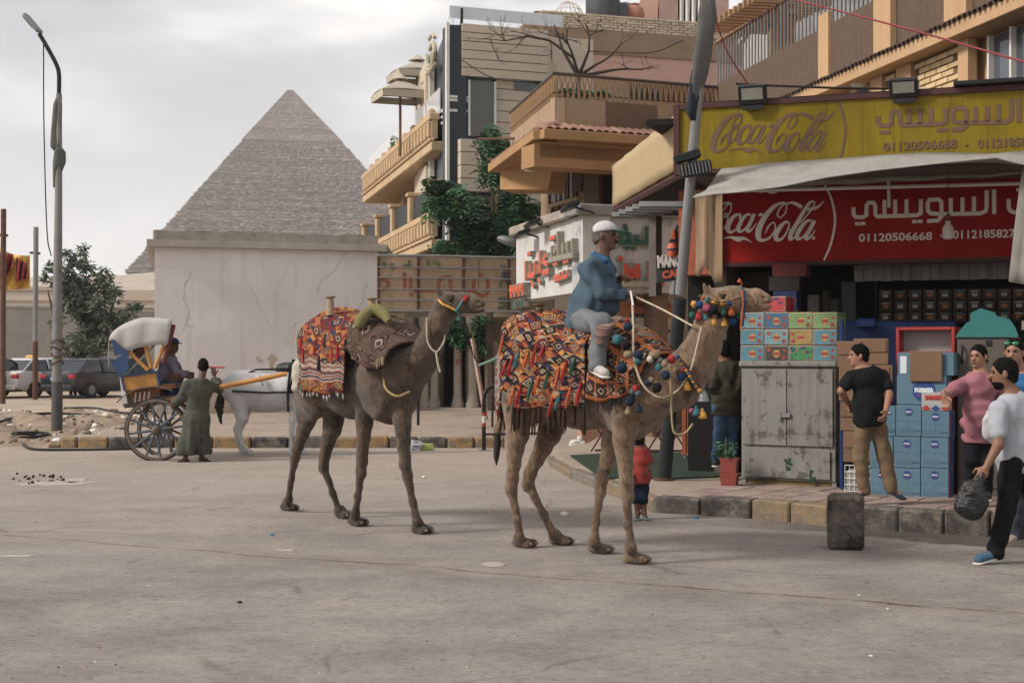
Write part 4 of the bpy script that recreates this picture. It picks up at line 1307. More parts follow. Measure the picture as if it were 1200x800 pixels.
# left eave: mirrored frame (walk from far to near so that the tile drops outwards)
OLr = frame2((OL.w(LLn, 0,0).x, OL.w(LLn, 0,0).y),(OL.o.x, OL.o.y))
eave_tiles(OLr, 0, LLn + .3,24,0, zhi, .16, oc, M_RTILE, .45,.09)
oleft(-.4, LLn, .0,.5, oz(700,171), oz(700,160), 'eave_board', M_OCHRE, .01)
# big beams below, wall behind
def obox(px0, px1, v0, v1, y0, y1, nm, m, bev=0.0, vref=None):
    v = v0 if vref is None else vref
    return part(nm, MB().box(ou(px0, v), ou(px1, v), v0, v1, oz((px0 + px1) / 2, y1, v), oz((px0 + px1) / 2, y0, v), bev), m, oc)
obox(626,745,-.2,.4,172,198, 'beam', M_OCHRE)
def wq(name, pts, m, th=.3, par=None, label=None):
    v = [Vector(p) for p in pts]; n = (v[1] - v[0]).cross(v[2] - v[0]).normalized()
    if n.y < 0: n = -n
    mb = MB(); mb.add(v + [p + n * th for p in v], [(0,1,2,3),(7,6,5,4),(0,4,5,1),(1,5,6,2),(2,6,7,3),(3,7,4,0)])
    return part(name, mb, m, par or oc, world=True, label=label)
YW = 30.5
wq('side_beam', [P(586,222,31), P(642,222,29.6), P(648,195,29.6), P(586,196,31)], M_OCHRE, .4)
wq('wall', [P(684,285, YW), P(800,285, YW), P(800,192, YW), P(684,192, YW)], M_OCHRE, 3)
wq('wall', [P(634,290,32.0), P(684.5,290, YW + .01), P(684.5,196, YW + .01), P(634,196,32.0)], M_TANR, 1.0)
wq('wall_base', [P(684,520, YW), P(800,520, YW), P(800,285, YW), P(684,285, YW)], M_TANR, 3)
for i in range(2):
    wq('grey_tile_panel', [P(684.5,240 - i * 19, YW - .05), P(702,240 - i * 19, YW - .05), P(702,222.5 - i * 19, YW - .05), P(684.5,222.5 - i * 19, YW - .05)], mat('grey_tile_%s' % ('a', 'b')[i], lin(118,104,92)),.05)
wq('door', [P(703,243, YW - .04), P(722,243, YW - .04), P(722,197, YW - .04), P(703,197, YW - .04)], mat('brown_door', lin(92,54,38)),.04)
wq('door_glass', [P(707,243, YW - .06), P(719,243, YW - .06), P(719,202, YW - .06), P(707,202, YW - .06)], M_DARK, .02)
M_MAROON = flat('maroon_wood', lin(88,50,44),.7)
def OW(px, py, off=0):   # left angled wall between (634, Y32) and (684.5, Y30.5)
    t = (px - 634) / 50.5; return P(px, py, 32.0 - 1.5 * t - off)
for a, b_ in ((644,656),(657,665),(666,674)):
    w_ = wq('window', [OW(a, 238 - (a - 644) * .25,.06), OW(b_, 237 - (b_ - 644) * .25,.06), OW(b_, 200,.06), OW(a, 201,.06)], M_GLASSD, .04)
for a in (643,656,665,674,650,661,670):
    wq('window_frame', [OW(a - .9,240 - (a - 644) * .25,.1), OW(a + .9,240 - (a - 644) * .25,.1), OW(a + .9,199,.1), OW(a - .9,199,.1)], M_TANR if a in (650,661,670) else M_MAROON, .05)
wq('shutter', [OW(674.5,226,.1), OW(681,224,.1), OW(681,199,.1), OW(674.5,199,.1)], M_MAROON, .04)
wq('window_sill', [OW(642,244,.25), OW(676,234,.25), OW(676,230,.25), OW(642,240,.25)], M_TANR, .2)
for i in range(4):
    a = 646 + i * 7.4; y = 249 - i * 2.2
    c = OW(a + 2.5, y, .2); M = Matrix.Translation(c)
    part('arched_niche', MB().prism([(-.06,-.12),(.06,-.12),(.06,.04),(.04,.09),(0,.11),(-.04,.09),(-.06,.04)], -.02,.05, M=M), M_MAROON, oc, world=True)
# soffit lights
for px, py in ((726,176),(621,197)):
    c = P(px, py, 28.5); part('soffit_lamp', MB().lathe([(.14,0),(.1,-.06),(.02,-.07)][::-1], c, 10), M_WHITEP, oc, world=True)
# railing: rail, and paired balusters, each a piece
zr0, zr1 = zP1, oz(700,91)
part('handrail', MB().tube([OL.w(LLn, .0, zr1 + .02), OF.w(0,.05, zr1 + .02), OF.w(uR, .05, zr1 + .02)], .035,6), mat('rail_iron', lin(70,60,54),.6), oc, world=True)
part('bottom_rail', MB().tube([OL.w(LLn, .0, zr0 + .1), OF.w(0,.05, zr0 + .1), OF.w(uR, .05, zr0 + .1)], .018,5), M_RUST, oc, world=True)
M_BAL = mat('baluster_paint', lin(160,126,84),.8,.2,6,.2,30)
bal = [MB().box(-.012,.012,-.012,.012,0, zr1 - zr0, M=Matrix.Rotation(s_, 4, 'Y')).mesh('baluster', M_BAL) for s_ in (R(9), R(-9),0)]
def balu(wv, k):
    o = link(bpy.data.objects.new('baluster', bal[k])); o.parent = oc
    o.matrix_local = tm(oc).inverted() @ (Matrix.Translation(wv) @ Matrix.Rotation(OF.a, 4, 'Z'))
nb = 34
for i in range(nb):
    u = uR * (i + .3) / nb; balu(OF.w(u, .05, zr0),0); balu(OF.w(u + .05,.05, zr0),1)
for i in range(34):
    balu(OL.w(LLn * (i + .5) / 34,0, zr0),2)
lf = MB()
for px in range(655,715,5): leaves(lf, P(px, 110,27.6) + Vector((0,.2,.05)),(.09,.12,.12),26,.13)
solo('terrace_plants', lf, M_LEAFG, 'row of green plants behind the railing of the ochre terrace', 'plants', base=(P(655,0,27.6).x, 27.8, zP1))

for a, b_, l in (((560,163),(628,160), 'upper thin dark pipe sticking out left of the ochre terrace'),((572,187),(600,185), 'lower thin dark pipe sticking out left of the ochre terrace')):
    solo('wall_pipe', MB().tube([P(a[0], a[1], 31.8), P((a[0] + b_[0]) / 2,(a[1] + b_[1]) / 2 + 1.2,31.2), P(b_[0], b_[1], 30.5)], .03,6), M_RUST, l, 'pipe', base=tuple(P(b_[0], b_[1], 30.5)))
for k, (a, m_, b_) in enumerate((((540,70),(580,92),(640,96)),((690,60),(760,62),(800,48)))):
    solo('roof_cable', MB().tube(catmull([tuple(P(a[0], a[1], 40)), tuple(P(m_[0], m_[1], 38)), tuple(P(b_[0], b_[1], 36))], 6),.016,4), M_RUBBER, ('thin black cable sagging from the hotel tower to the ochre terrace', 'thin black cable sagging across the brown band of the rear house')[k], 'cable', base=tuple(P(a[0], a[1], 40)))
# ================================================================== PHARMACY BUILDING with white fascia
PF = frame2((P(683,0,25).x, 25),(P(800,0,25.7).x, 25.7))
PL = frame2((P(605,0,29.6).x, 29.6),(P(683,0,25).x, 25))
M_FASC = mat('white_fascia', lin(190,187,184),.8,.07,1.5,.15,15, dirt=lin(132,128,128), dsc=1.2, dth=(.5,.7), damt=.5, streak=.25)
M_FASC2 = mat('peeling_fascia', lin(172,172,172),.8,.1,1.5,.3,15, dirt=lin(98,108,124), dsc=1.8, dth=(.5,.62), damt=.75, streak=.4)
M_PEACH = mat('peach_render', lin(176,134,110),.9,.08,1.6,.2,15, dirt=lin(140,100,80), dsc=1.5, damt=.5)
ph = thing('pharmacy_building', 'corner shop with a worn white fascia of raised Arabic letters and peach wall', 'building', PF.o, PF.a)
def pf(px, py, off=0.0): u, z = PF.uz(px, py, -off); return PF.w(u, -off, z)
def plw(px, py, off=0.0): u, z = PL.uz(px, py, -off); return PL.w(u, -off, z)
zc1, zc0 = PF.z_(700,240), PF.z_(700,253); zf0 = PF.z_(700,342)
def fbox(fr, u0, u1, v0, v1, z0, z1, nm, m, bev=0.0):
    M = Matrix.Translation(fr.o) @ Matrix.Rotation(fr.a, 4, 'Z')
    return part(nm, MB().box(u0, u1, v0, v1, z0, z1, bev, M=M), m, ph, world=True)
LP = PL.u_(683); RP = PF.u_(800)
fbox(PF, .01, RP, 0,.5, zf0, zc0, 'front_fascia', M_FASC2)
fbox(PL, .0, LP, 0,.5, zf0 - .0, zc0, 'side_fascia', M_FASC)
fbox(PF, -.12, RP, -.14,.6, zc0 + .002, zc1, 'front_coping', M_GREYMETAL, .02)
fbox(PL, -.1, LP - .05,-.14,.6, zc0 + .002, zc1 - .004, 'side_coping', M_CEMENT, .03)
fbox(PF, .25, RP, .6,.8,0, zf0 - .004, 'peach_wall', M_PEACH)
fbox(PL, .0, LP - .3,1.4,1.7,0, zf0, 'shaded_wall', M_TEXB)
fbox(PL, 0, LP, .5,1.4, zf0 + .1, zf0 + .2, 'soffit', M_CEMENT)
# raised letters: each glyph its own piece
M_LSIDE = mat('letter_side', lin(140,134,120),.7,.2,8,.2,30, dirt=lin(84,76,66), dsc=6, damt=.6)
M_LRED = flat('letter_red', lin(186,62,44),.5); M_LGRN = flat('letter_green', lin(28,84,70),.5); M_LORG = flat('letter_orange', lin(200,86,52),.6)
def glyph(fr, strokes, w, dep, face, nm='sign_letter', k=0.72, zoom=None, closed=False):
    for st in strokes:
        pts = []
        for q in st:
            x, y = zoom(*q) if zoom else q
            u, z = fr.uz(x, y); pts.append((u, z, w))
        mb = MB(); ribbon(mb, pts, -dep, -.003)
        mb2 = MB()
        if len(pts) > 2: pp = [pts[0]] + pts[1:-1] + [pts[-1]]
        else: pp = pts
        ribbon(mb, [(u, z, w_ * k) for u, z, w_ in pp], -dep - .012,-dep, m=1)
        M = Matrix.Translation(fr.o) @ Matrix.Rotation(fr.a, 4, 'Z')
        mb.v = [M @ v for v in mb.v]
        part(nm, mb, [M_LSIDE, face], ph, world=True)
Z5 = lambda x, y: (600 + x / 5.335,235 + y / 5.333)
# right face, green word
glyph(PF, [[(835,165),(835,262),(668,262),(668,205),(700,205),(700,180)], [(770,215),(770,262)], [(720,200),(720,262)], [(690,168),(712,168)], [(885,200),(885,275)]], .13,.06, M_LGRN, zoom=Z5)
glyph(PF, [[(697,296),(722,296)], [(742,296),(768,296)]], .075,.05, M_LGRN, zoom=Z5)
glyph(PF, [[(705,395),(705,470),(775,470),(775,395)], [(740,420),(740,470)], [(835,402),(880,402),(880,470),(835,470)], [(880,445),(990,445),(990,400)]], .13,.06, M_LRED, zoom=Z5)
for cx_, cy_ in ((667,363),(738,511),(779,513),(905,520),(925,520)):
    a = Z5(cx_, cy_); u, z = PF.uz(*a); M = Matrix.Translation(PF.w(u, 0, z)) @ Matrix.Rotation(PF.a, 4, 'Z') @ Matrix.Rotation(R(90),4, 'X')
    part('sign_dot', MB().lathe([(.062,0),(.062,.06)], n=14, M=M), M_LSIDE, ph, world=True)
    part('sign_dot_face', MB().lathe([(.045,.06),(.045,.072)], n=14, M=M), M_LRED, ph, world=True)
# left face words
glyph(PL, [[(120,380),(122,500)], [(135,470),(178,465)], [(150,395),(152,465)], [(178,380),(180,465)], [(210,315),(214,455)], [(228,455),(268,440)], [(248,340),(232,380),(262,400)], [(198,400),(200,455)]], .13,.12, M_LORG, zoom=Z5)
glyph(PL, [[(268,375),(300,368),(340,358),(425,340)], [(322,195),(326,360)], [(285,285),(287,368)], [(355,265),(358,352)], [(385,255),(387,348)], [(415,240),(418,342)], [(300,300),(310,330)]], .11,.12, M_LSIDE, zoom=Z5)
glyph(PL, [[(125,335),(147,330)], [(262,240),(300,228)], [(145,505),(165,540)], [(190,490),(207,515)], [(285,395),(315,390)], [(350,385),(385,370)], [(290,480),(330,470)], [(295,500),(380,470)], [(350,440),(352,490)], [(375,435),(378,480)], [(330,450),(332,495)]], .09,.09, M_LORG, zoom=Z5)
glyph(PL, [[(35,530),(38,610)], [(60,525),(62,605)], [(85,520),(88,600)], [(110,515),(112,595)], [(30,560),(118,545)]], .16,.15, M_LORG, zoom=Z5)
glyph(PL, [[(40,625),(42,680)], [(70,625),(72,670)], [(100,615),(102,665)]], .14,.12, M_LGRN, zoom=Z5)
# writing on the peach wall
def wtext(s, px0, px1, pyb, m, off=0.0, hpx=None, fr=PF, v=.6, parent=ph, nm='wall_writing', ext=.004, bold=.01):
    u0, z0 = fr.uz(px0, pyb, v); u1, _ = fr.uz(px1, pyb, v)
    h = None if hpx is None else hpx / FPX * fr.w(u0, v, 0).y
    mb = fit_text(text_mb(s, .2, ext, bold), u0, u1, z0, v - ext - .001, h)
    M = Matrix.Translation(fr.o) @ Matrix.Rotation(fr.a, 4, 'Z'); mb.v = [M @ q for q in mb.v]
    return part(nm, mb, m, parent, world=True)
M_INK = flat('dark_lettering', lin(36,48,66)); M_BRN = flat('brown_lettering', lin(120,66,48))
part('notice_board', MB().box(PF.u_(728,.59), PF.u_(795,.59),.585,.598, PF.z_(750,435,.59), PF.z_(750,372,.59)), mat('pale_board', lin(186,176,166),.8), ph)
part('brown_board', MB().box(PF.u_(726,.59), PF.u_(790,.59),.585,.598, PF.z_(750,371,.59), PF.z_(750,356,.59)), mat('orange_brown_board', lin(170,106,66),.8), ph)
wtext('АПТЕКА· ФА', 756,790,390, M_INK, hpx=4.5, v=.583)
wtext('PRASKETARA  FA', 756,790,402, M_INK, hpx=3.6, v=.583)
wtext('PHARMACIES', 738,780,371, M_INK, hpx=4, v=.583)
wtext('FARSKON', 742,785,360, M_BRN, hpx=6, v=.583)
# awnings / odds under the fascia: lamps on coping
for px, py, l in ((612,274, 'small floodlight tilted up at the left end of the white fascia'),(624,262, 'round grey lamp on the fascia left end'),(668,243, 'small floodlight on the coping near the fascia corner')):
    c = plw(px, py, .3); mb = MB().box(-.2,.2,-.13,.13,-.03,.05,.015); mb.tube([(0,.05,0),(.1,.35,-.25)], .02,5)
    o = solo('floodlight', mb, M_BLACKMETAL, l, 'lamp'); o.location = c; o.rotation_euler = (R(20), R(-8), PL.a)
# rounded grey lamp head over the billboard
o = solo('street_light_head', MB().ell((0,0,0),(.3,.16,.1),12).tube([(.25,0,-.02),(.45,.05,-.1)], .04,6), M_GREYMETAL, 'grey oval lamp head above the right end of the billboard', 'lamp', smooth=True)
o.location = P(598,283,30); o.rotation_euler = (0, R(15),0)
# cafe sign board hanging off the pole side
def sgp(px, py): return P(px, py, 18.6)
cs = thing('cafe_sign', 'small hanging cafe sign with a coffee cup and MANG lettering by the leaning pole', 'sign', tuple(sgp(778,325)))
M_SG = flat('sign_grey', lin(58,62,66)); M_SW = flat('sign_white', lin(212,208,198)); M_SO = flat('sign_orange', lin(206,92,56))
part('back_board', MB().prism([tuple((sgp(x, y) - cs.location).xz) for x, y in ((769,332),(797,327),(806,318),(806,290),(794,262),(784,284),(784,300),(771,300))], .0,.05), M_SG, cs)
part('cafe_strip', MB().prism([tuple((sgp(x, y) - cs.location).xz) for x, y in ((770,318),(808,312),(808,325),(770,331))], -.03,.0), M_SG, cs)
t = fit_text(text_mb('CAFE', .2,.006,.012), *[(sgp(x, 320) - cs.location).x for x in (776,803)], (sgp(0,327) - cs.location).z, -.04,.105); part('lettering', t, M_SO, cs).rotation_euler = (0, R(-8),0)
t = fit_text(text_mb('MANG', .2,.006,.014), *[(sgp(x, 320) - cs.location).x for x in (771,799)], (sgp(0,314) - cs.location).z, -.02,.17); part('lettering', t, M_SW, cs).rotation_euler = (0, R(-3),0)
cc = sgp(788,296) - cs.location
part('cup', MB().lathe([(.04,-.08),(.07,-.03),(.075,.05),(.05,.09),(.05,.1)], (cc.x, -.02, cc.z + .02),14), M_SO, cs, smooth=True)
part('cup_band', MB().lathe([(.079,.0),(.079,.03)], (cc.x, -.02, cc.z + .02),14), M_SG, cs, smooth=True)
ff = sgp(788,276) - cs.location
part('flame', MB().prism([(ff.x - .02, ff.z - .05),(ff.x + .03, ff.z - .05),(ff.x + .03, ff.z + .03),(ff.x + .01, ff.z + .09),(ff.x - .01, ff.z + .02)], -.03,.0), M_SO, cs)
part('hanging_tube', MB().tube([(sgp(790,330) - cs.location),(sgp(789,345) - cs.location)], .05,8), M_GREYMETAL, cs)

# ================================================================== RIGHT UPPER BUILDING receding above the shop
M_RW = mat('apricot_render', lin(184,148,106),.92,.06,1.3,.3,15, dirt=lin(166,126,86), dsc=1.2, damt=.4, streak=.2)
M_RB = mat('rough_brown_render', lin(98,80,66),.95,.15,10,1,55, dirt=lin(96,76,60), dsc=1.5, damt=.5, streak=.3)
M_BY = mat('yellow_brick', lin(198,170,124),.9,.08,6,.4,25, rand=.12)
r0 = P(1180,0,18); r1 = P(930,0,24.7)
RF = frame2((r1.x, r1.y),(r0.x, r0.y))      # u runs from far left to near right, v points away to the right/behind
ru, rz_ = RF.u_, RF.z_
rbld = thing('apricot_building', 'tall apricot building with a stepped stair rail and yellow brick infill above the shop', 'building', RF.o, RF.a)
zT = EYE + HZ / FPX * 18      # tile line height
def rbox(px0, px1, v0, v1, z0, z1, nm, m, bev=0.0, u0=None, u1=None, par=None):
    a = ru(px0) if u0 is None else u0; b_ = ru(px1) if u1 is None else u1
    return part(nm, MB().box(a, b_, v0, v1, z0, z1, bev), m, par or rbld)
UE = ru(1260); UL = -4.0
H1 = zT - .28
rbox(0,0,0.12,6,0, H1, 'wall', M_RW, u0=UL, u1=ru(1128)) 
rbox(0,0,0.12,6,0, H1, 'wall', M_RW, u0=ru(1260) - .0, u1=ru(1260) + 3)
rbox(0,0,0.24,6,0, H1, 'window_recess', M_RW, u0=ru(1128), u1=ru(1260))
rbox(0,0,-.25,6, H1, zT - .06, 'eave_beam', M_RW, .01, u0=UL, u1=UE + 3)
rbox(0,0,.06,6, zT + .05, zT + 3.2, 'upper_wall', M_RB, u0=ru(1028), u1=UE + 3)
rbox(0,0,.0,.06, zT + .05, zT + .9, 'low_wall', M_RB, u0=UL, u1=ru(1028))
for a, b_ in ((962,974),(1027,1047),(1110,1136)):
    rbox(a, b_, -.05,.05, zT, zT + (1.1 if a < 1000 else 3.2), 'pilaster', M_RW)
for a, b_ in ((1020,1033),(1050,1067),(1124,1160),(997,1003)):
    if a < 1124: rbox(a, b_, .0,.11,2.5, H1 - .003, 'pilaster', M_RW)
rbox(1124,1136,-.02,.11,2.5, H1 - .003, 'pilaster', M_RW)
# brick infill, brick by brick
bme = MB().box(0,.30,0,.06,0,.068,.006).mesh('brick', M_BY)
for a, b_ in ((1033,1050),(1067,1124)):
    rbox(a, b_, .085,.118,2.5, H1 - .02, 'mortar_panel', M_MORTAR)
    u0, u1 = ru(a) + .02, ru(b_) - .02; zb_ = 4.35; row = 0; n_b = 0
    while zb_ < H1 - .1:
        u = u0 - (.16 if row % 2 else 0)
        while u < u1:
            if u >= u0 - .01 and u + .3 <= u1 + .05:
                o = link(bpy.data.objects.new('brick', bme)); o.parent = rbld
                o.location = (u, .045 + random.uniform(-.006,.006), zb_); o.rotation_euler = (0, random.uniform(-.01,.01),0); n_b += 1
            u += .325
        zb_ += .088; row += 1
eave_tiles(RF, UL, UE, 96,-.0, zT - .02,.10, rbld, M_RTILED, .3,.075)
# window at right with dim reflections
wn_ = rbox(1150,1225,.16,.22,3.8, H1 - .05, 'window', flat('window_pane', lin(70,78,88),.08, spec=.8, bump=0, var=.4, sc_=2))
for a in (1150,1176,1200,1222):
    rbox(a, a + 2.2,.08,.158,3.8, H1 - .04, 'window_frame', M_WHITEP)
rbox(1138,1230,-.05,.235,3.6,3.797, 'window_sill', M_RW)
# railing above the low wall
zR0, zR1 = zT + .9, zT + 1.75
part('handrail', MB().tube([(UL, .03, zR1),(ru(1028),.03, zR1)], .03,6), M_RUST, rbld)
bme2 = MB().box(-.012,.012,-.012,.012,0, zR1 - zR0).mesh('baluster', M_GREYMETAL)
for i in range(46):
    o = link(bpy.data.objects.new('baluster', bme2)); o.parent = rbld; o.location = (UL + (ru(1028) - UL) * (i + .5) / 46,.03, zR0)
# wall lamp disc and small box
o = solo('round_wall_lamp', MB().lathe([(.13,0),(.16,.02),(.16,.05),(.1,.09),(.02,.1)], n=18, M=Matrix.Rotation(R(90),4, 'X')), M_WHITEP, 'white round lamp on the apricot wall left of the brick infill', 'lamp', smooth=True)
o.location = RF.w(ru(1008),-.02, rz_(1008,92)); o.rotation_euler = (0,0, R(-25))
# pergola
M_PERG = mat('pergola_wood', lin(150,112,74),.85,.15,4,.3,30)
pg = thing('pergola', 'brown timber pergola with overhanging slats at the top of the stairs', 'pergola', (P(915,0,27).x, 27,0))
part('post', MB().box(-.22,.22,-.2,.2,0, P(0,8,27).z), M_PERG, pg)
z0 = P(0,22,27).z
for k in (0,1):
    a = P(862,48 + 0,29.5) if k == 0 else P(862,30,31); b_ = P(925,6,25.5) if k == 0 else P(925,0,27)
    part('beam', MB().tube([a + Vector((-.3,.3,0)), b_], [.12,.12], 4), M_PERG, pg, world=True)
for i in range(11):
    t = i / 10; c = P(866 + 62 * t, 36 - 34 * t, 29.5 - 4 * t)
    part('slat', MB().box(-.75,.75,-.04,.04,-.05,.09, M=Matrix.Translation(c) @ Matrix.Rotation(R(12),4, 'Z')), M_PERG, pg, world=True)
# white house and dark stair wall behind pergola
solo('distant_house', MB().box(0,7,0,6,0,10.8).box(-.1,7.1,-.1,6.1,10.8,11.0), mat('greyish_white', lin(170,166,164)), 'pale grey rendered house behind the pergola', 'building').location = (P(915,0,36).x, 36,0)
solo('stair_wall', MB().prism([(0,0),(4,0),(4,8.4),(0,7.1)], 0,1.2), M_RB, 'dark brown sloping stair wall under the pergola', 'wall').location = (P(862,0,31).x, 31,0)
solo('stair_stringer', MB().prism([(0,6.2),(0,6.5),(3.2,7.9),(3.2,7.6)], -.2,0), M_PERG, 'slanting brown stair edge below the pergola', 'stairs').location = (P(862,0,30.6).x, 30.6,0)
# ================================================================== DRINKS SHOP
SF = Frame((1.93,16.5),-math.atan(.36))
sh = thing('drinks_shop', 'open fronted drinks shop with dark interior under stacked signboards', 'shop', SF.o, SF.a)
VR = 1.37
su, sz_ = SF.u_, SF.z_
M_ORANGE = mat('orange_cladding', lin(160,76,44),.6,.1,2,.1,20, dirt=lin(120,56,34), dsc=1.5, damt=.4)
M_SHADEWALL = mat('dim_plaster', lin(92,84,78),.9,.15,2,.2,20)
M_PLANKG = mat('grey_plank', lin(122,120,114),.8,.16,3,.4,30, aniso=(5,5,1), rand=.15, dirt=lin(70,66,60), damt=.5)
UR = 5.2
def sbox(nm, u0, u1, v0, v1, z0, z1, m, bev=0.0, par=None, **k):
    return part(nm, MB().box(u0, u1, v0, v1, z0, z1, bev), m, par or sh, **k)
VB = 2.55
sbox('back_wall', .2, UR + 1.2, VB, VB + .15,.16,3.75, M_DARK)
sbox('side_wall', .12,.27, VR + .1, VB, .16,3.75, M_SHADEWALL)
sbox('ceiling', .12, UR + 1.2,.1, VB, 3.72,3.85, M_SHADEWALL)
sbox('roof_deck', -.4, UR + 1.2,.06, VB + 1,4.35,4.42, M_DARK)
z = sz_(850,308, VR)
ocol = sbox('orange_column', su(797, VR), su(847, VR), VR - .08, VR + .25,2.66,3.78, M_ORANGE)
sbox('column_base', su(800, VR), su(846, VR), VR + .3, VR + .5,.16,2.66, M_DARK)
sbox('lintel', su(848, VR), UR + 1, VR + .06, VR + .3,2.76,2.86, M_SHADEWALL)
# grey plank valance under the red sign
for i in range(17):
    a = 1001 + i * 11.2
    sbox('plank', su(a, 1.9), su(a + 10.6,1.9),1.9,1.93, sz_(1100,328,1.9) + random.uniform(-.006,.006),2.86, M_PLANKG)
sbox('pale_door', su(986,2.4), su(1003,2.4),2.4,2.45,.18,2.6, mat('pale_door_paint', lin(96,98,98),.8),.01)
# ---------------- lettering shared by the two boards (strokes with swelling width)
LOGO = {
 'big_c': [[(600,322,9),(572,306,12),(575,268,14),(608,215,14),(645,190,14),(656,220,12),(640,280,12),(600,322,9)],
           [(662,200,12),(645,184,16),(605,184,24),(540,215,36),(470,290,46),(410,390,54),(388,470,54),(398,520,42),(440,532,28),(500,505,18),(545,440,14),(550,392,12),(530,366,12),(492,395,14),(455,465,9)],
           [(468,440,16),(486,400,22)]],
 'o1': [[(105,330,12),(100,290,14),(75,290,18),(40,340,30),(15,400,36),(15,440,30),(50,440,16),(90,385,12),(106,330,12)]],
 'c': [[(210,335,16),(222,302,20),(198,290,24),(150,320,34),(112,385,42),(105,435,40),(135,458,24),(185,425,14),(230,370,8)]],
 'a1': [[(325,300,14),(290,290,22),(245,330,32),(208,400,40),(205,442,34),(240,446,20),(290,390,14),(328,310,14)],
        [(355,285,28),(310,380,34),(285,425,34),(300,450,24),(340,420,12),(370,375,7)]],
 'hyphen': [[(393,296,28),(432,290,28)]],
 'swoosh': [[(655,192,12),(700,180,22),(750,195,32),(800,225,34)], [(850,245,26),(895,238,30),(940,224,24),(978,196,15),(1006,158,3)]],
 'o2': [[(668,440,12),(680,385,14),(652,358,20),(602,400,36),(558,475,44),(562,524,38),(612,518,20),(656,455,14),(676,395,12)], [(660,430,9),(690,437,9),(720,425,9)]],
 'l': [[(745,398,9),(800,352,10),(868,272,12),(912,205,13),(912,172,13),(872,182,26),(812,270,34),(742,390,38),(694,476,42),(692,522,34),(728,505,14),(762,460,9)]],
 'a2': [[(890,350,18),(852,350,24),(800,400,36),(758,470,42),(755,515,34),(800,508,18),(860,430,14),(898,355,12)],
        [(922,348,28),(870,440,36),(836,498,38),(850,522,26),(895,482,12),(926,435,7)]],
 'tail': [[(20,528,4),(80,512,12),(140,506,22),(200,522,46),(250,514,26),(290,528,16),(332,554,2)]],
 'arc': [[(1012,10,16),(1070,130,20),(1102,260,22),(1108,370,22),(1090,490,20),(1055,610,20),(1004,722,16)]],
}
LOGO['first_c'] = [[(x - 520, y, w_) for x, y, w_ in st] for st in LOGO['big_c']]
AR = [[(86,240),(86,285),(100,303),(150,305),(170,290),(170,228),(185,210),(215,210),(228,228),(228,284),(240,300),(500,292),(525,278),(527,188)],
      [(288,192),(288,296)], [(358,190),(358,294)], [(432,188),(432,292)],
      [(655,284),(590,280),(572,262),(570,212),(585,190),(642,188),(660,205),(660,300),(638,326),(566,330)],
      [(655,284),(915,280),(950,265),(956,240),(956,128)], [(722,180),(722,282)], [(798,176),(798,281)], [(873,170),(873,280)], [(1005,124),(1005,284)],
      [(1100,186),(1100,240),(1110,262),(1130,272),(1330,268),(1350,250),(1350,180)]]
ARD = [(111,348),(147,346),(484,333),(521,332),(1167,125),(1204,123)]
def board_writing(par, v, off_logo, off_ar, off_tel, m, ext):
    k = 1.0
    def U(px, py): return SF.uz(px, py, v)
    for nm, sts in LOGO.items():
        mb = MB()
        for st in sts:
            cs_ = catmull([(x, y, w_) for x, y, w_ in st], 5) if len(st) > 2 else st
            pts = []
            for x, y, w_ in cs_:
                px, py = 840 + x / 8 + off_logo[0], 215 + y / 8 + off_logo[1]
                u, z = U(px, py); Yd = SF.w(u, v, 0).y
                pts.append((u, z, max(.003, w_ / 8 * Yd / FPX)))
            ribbon(mb, pts, v - ext, v - .001)
        part('script_letter' if nm not in ('arc', 'tail', 'swoosh', 'hyphen') else 'logo_' + nm, mb, m, par)
    for st in AR:
        mb = MB(); pts = []
        for x, y in st:
            u, z = U(985 + x / 5.58 + off_ar[0], 200 + y / 5.58 + off_ar[1]); pts.append((u, z, .046))
        ribbon(mb, pts, v - ext, v - .001); part('arabic_letter', mb, m, par)
    for x, y in ARD:
        u, z = U(985 + x / 5.58 + off_ar[0], 200 + y / 5.58 + off_ar[1])
        part('letter_dot', MB().box(u - .028, u + .028, v - ext, v - .001, z - .02, z + .02), m, par)
    for s, x0, x1, yb in (('01120506668', 120,600,466),('-', 652,668,432),('01121858271', 735,1168,447)):
        u0, z0 = U(985 + x0 / 5.58 + off_tel[0], 200 + yb / 5.58 + off_tel[1]); u1, z1 = U(985 + x1 / 5.58 + off_tel[0], 200 + (yb - 14) / 5.58 + off_tel[1])
        mb = fit_text(text_mb(s, .2,.003,.004), u0, u1, z0, v - ext, .098 if s != '-' else .02)
        part('telephone_number' if s != '-' else 'dash', mb, m, par)
def boardmat(name, c1, c2, c3):
    m, nt, bs = newmat(name); t = N(nt, 'ShaderNodeTexCoord'); p = t.outputs['Object']
    c = mixc(nt, maprange(nt, noise(nt, vscale(nt, p, (1,1,.35)),2.2,6,.6),.35,.68), c1, c2)
    st = maprange(nt, noise(nt, vscale(nt, p, (16,16,.7)),1.2,5,.65),.52,.72,0,.5)
    c = mixc(nt, st, c, c3)
    bs.inputs['Specular IOR Level'].default_value = .12
    nt.links.new(c, bs.inputs['Base Color']); bs.inputs['Roughness'].default_value = .5
    return m
M_REDB = boardmat('red_board', (.22,.004,.006,1),(.27,.014,.008,1),(.10,.002,.004,1))
M_YELB = boardmat('yellow_board', (.21,.155,.010,1),(.135,.095,.010,1),(.05,.03,.008,1))
M_LETW = flat('board_white', lin(212,206,194),.6, var=.05); M_LETB = mat('board_brown', lin(98,72,56),.7,.14,4,.1,20)
M_MARO = flat('maroon_trim', lin(70,34,34),.6)
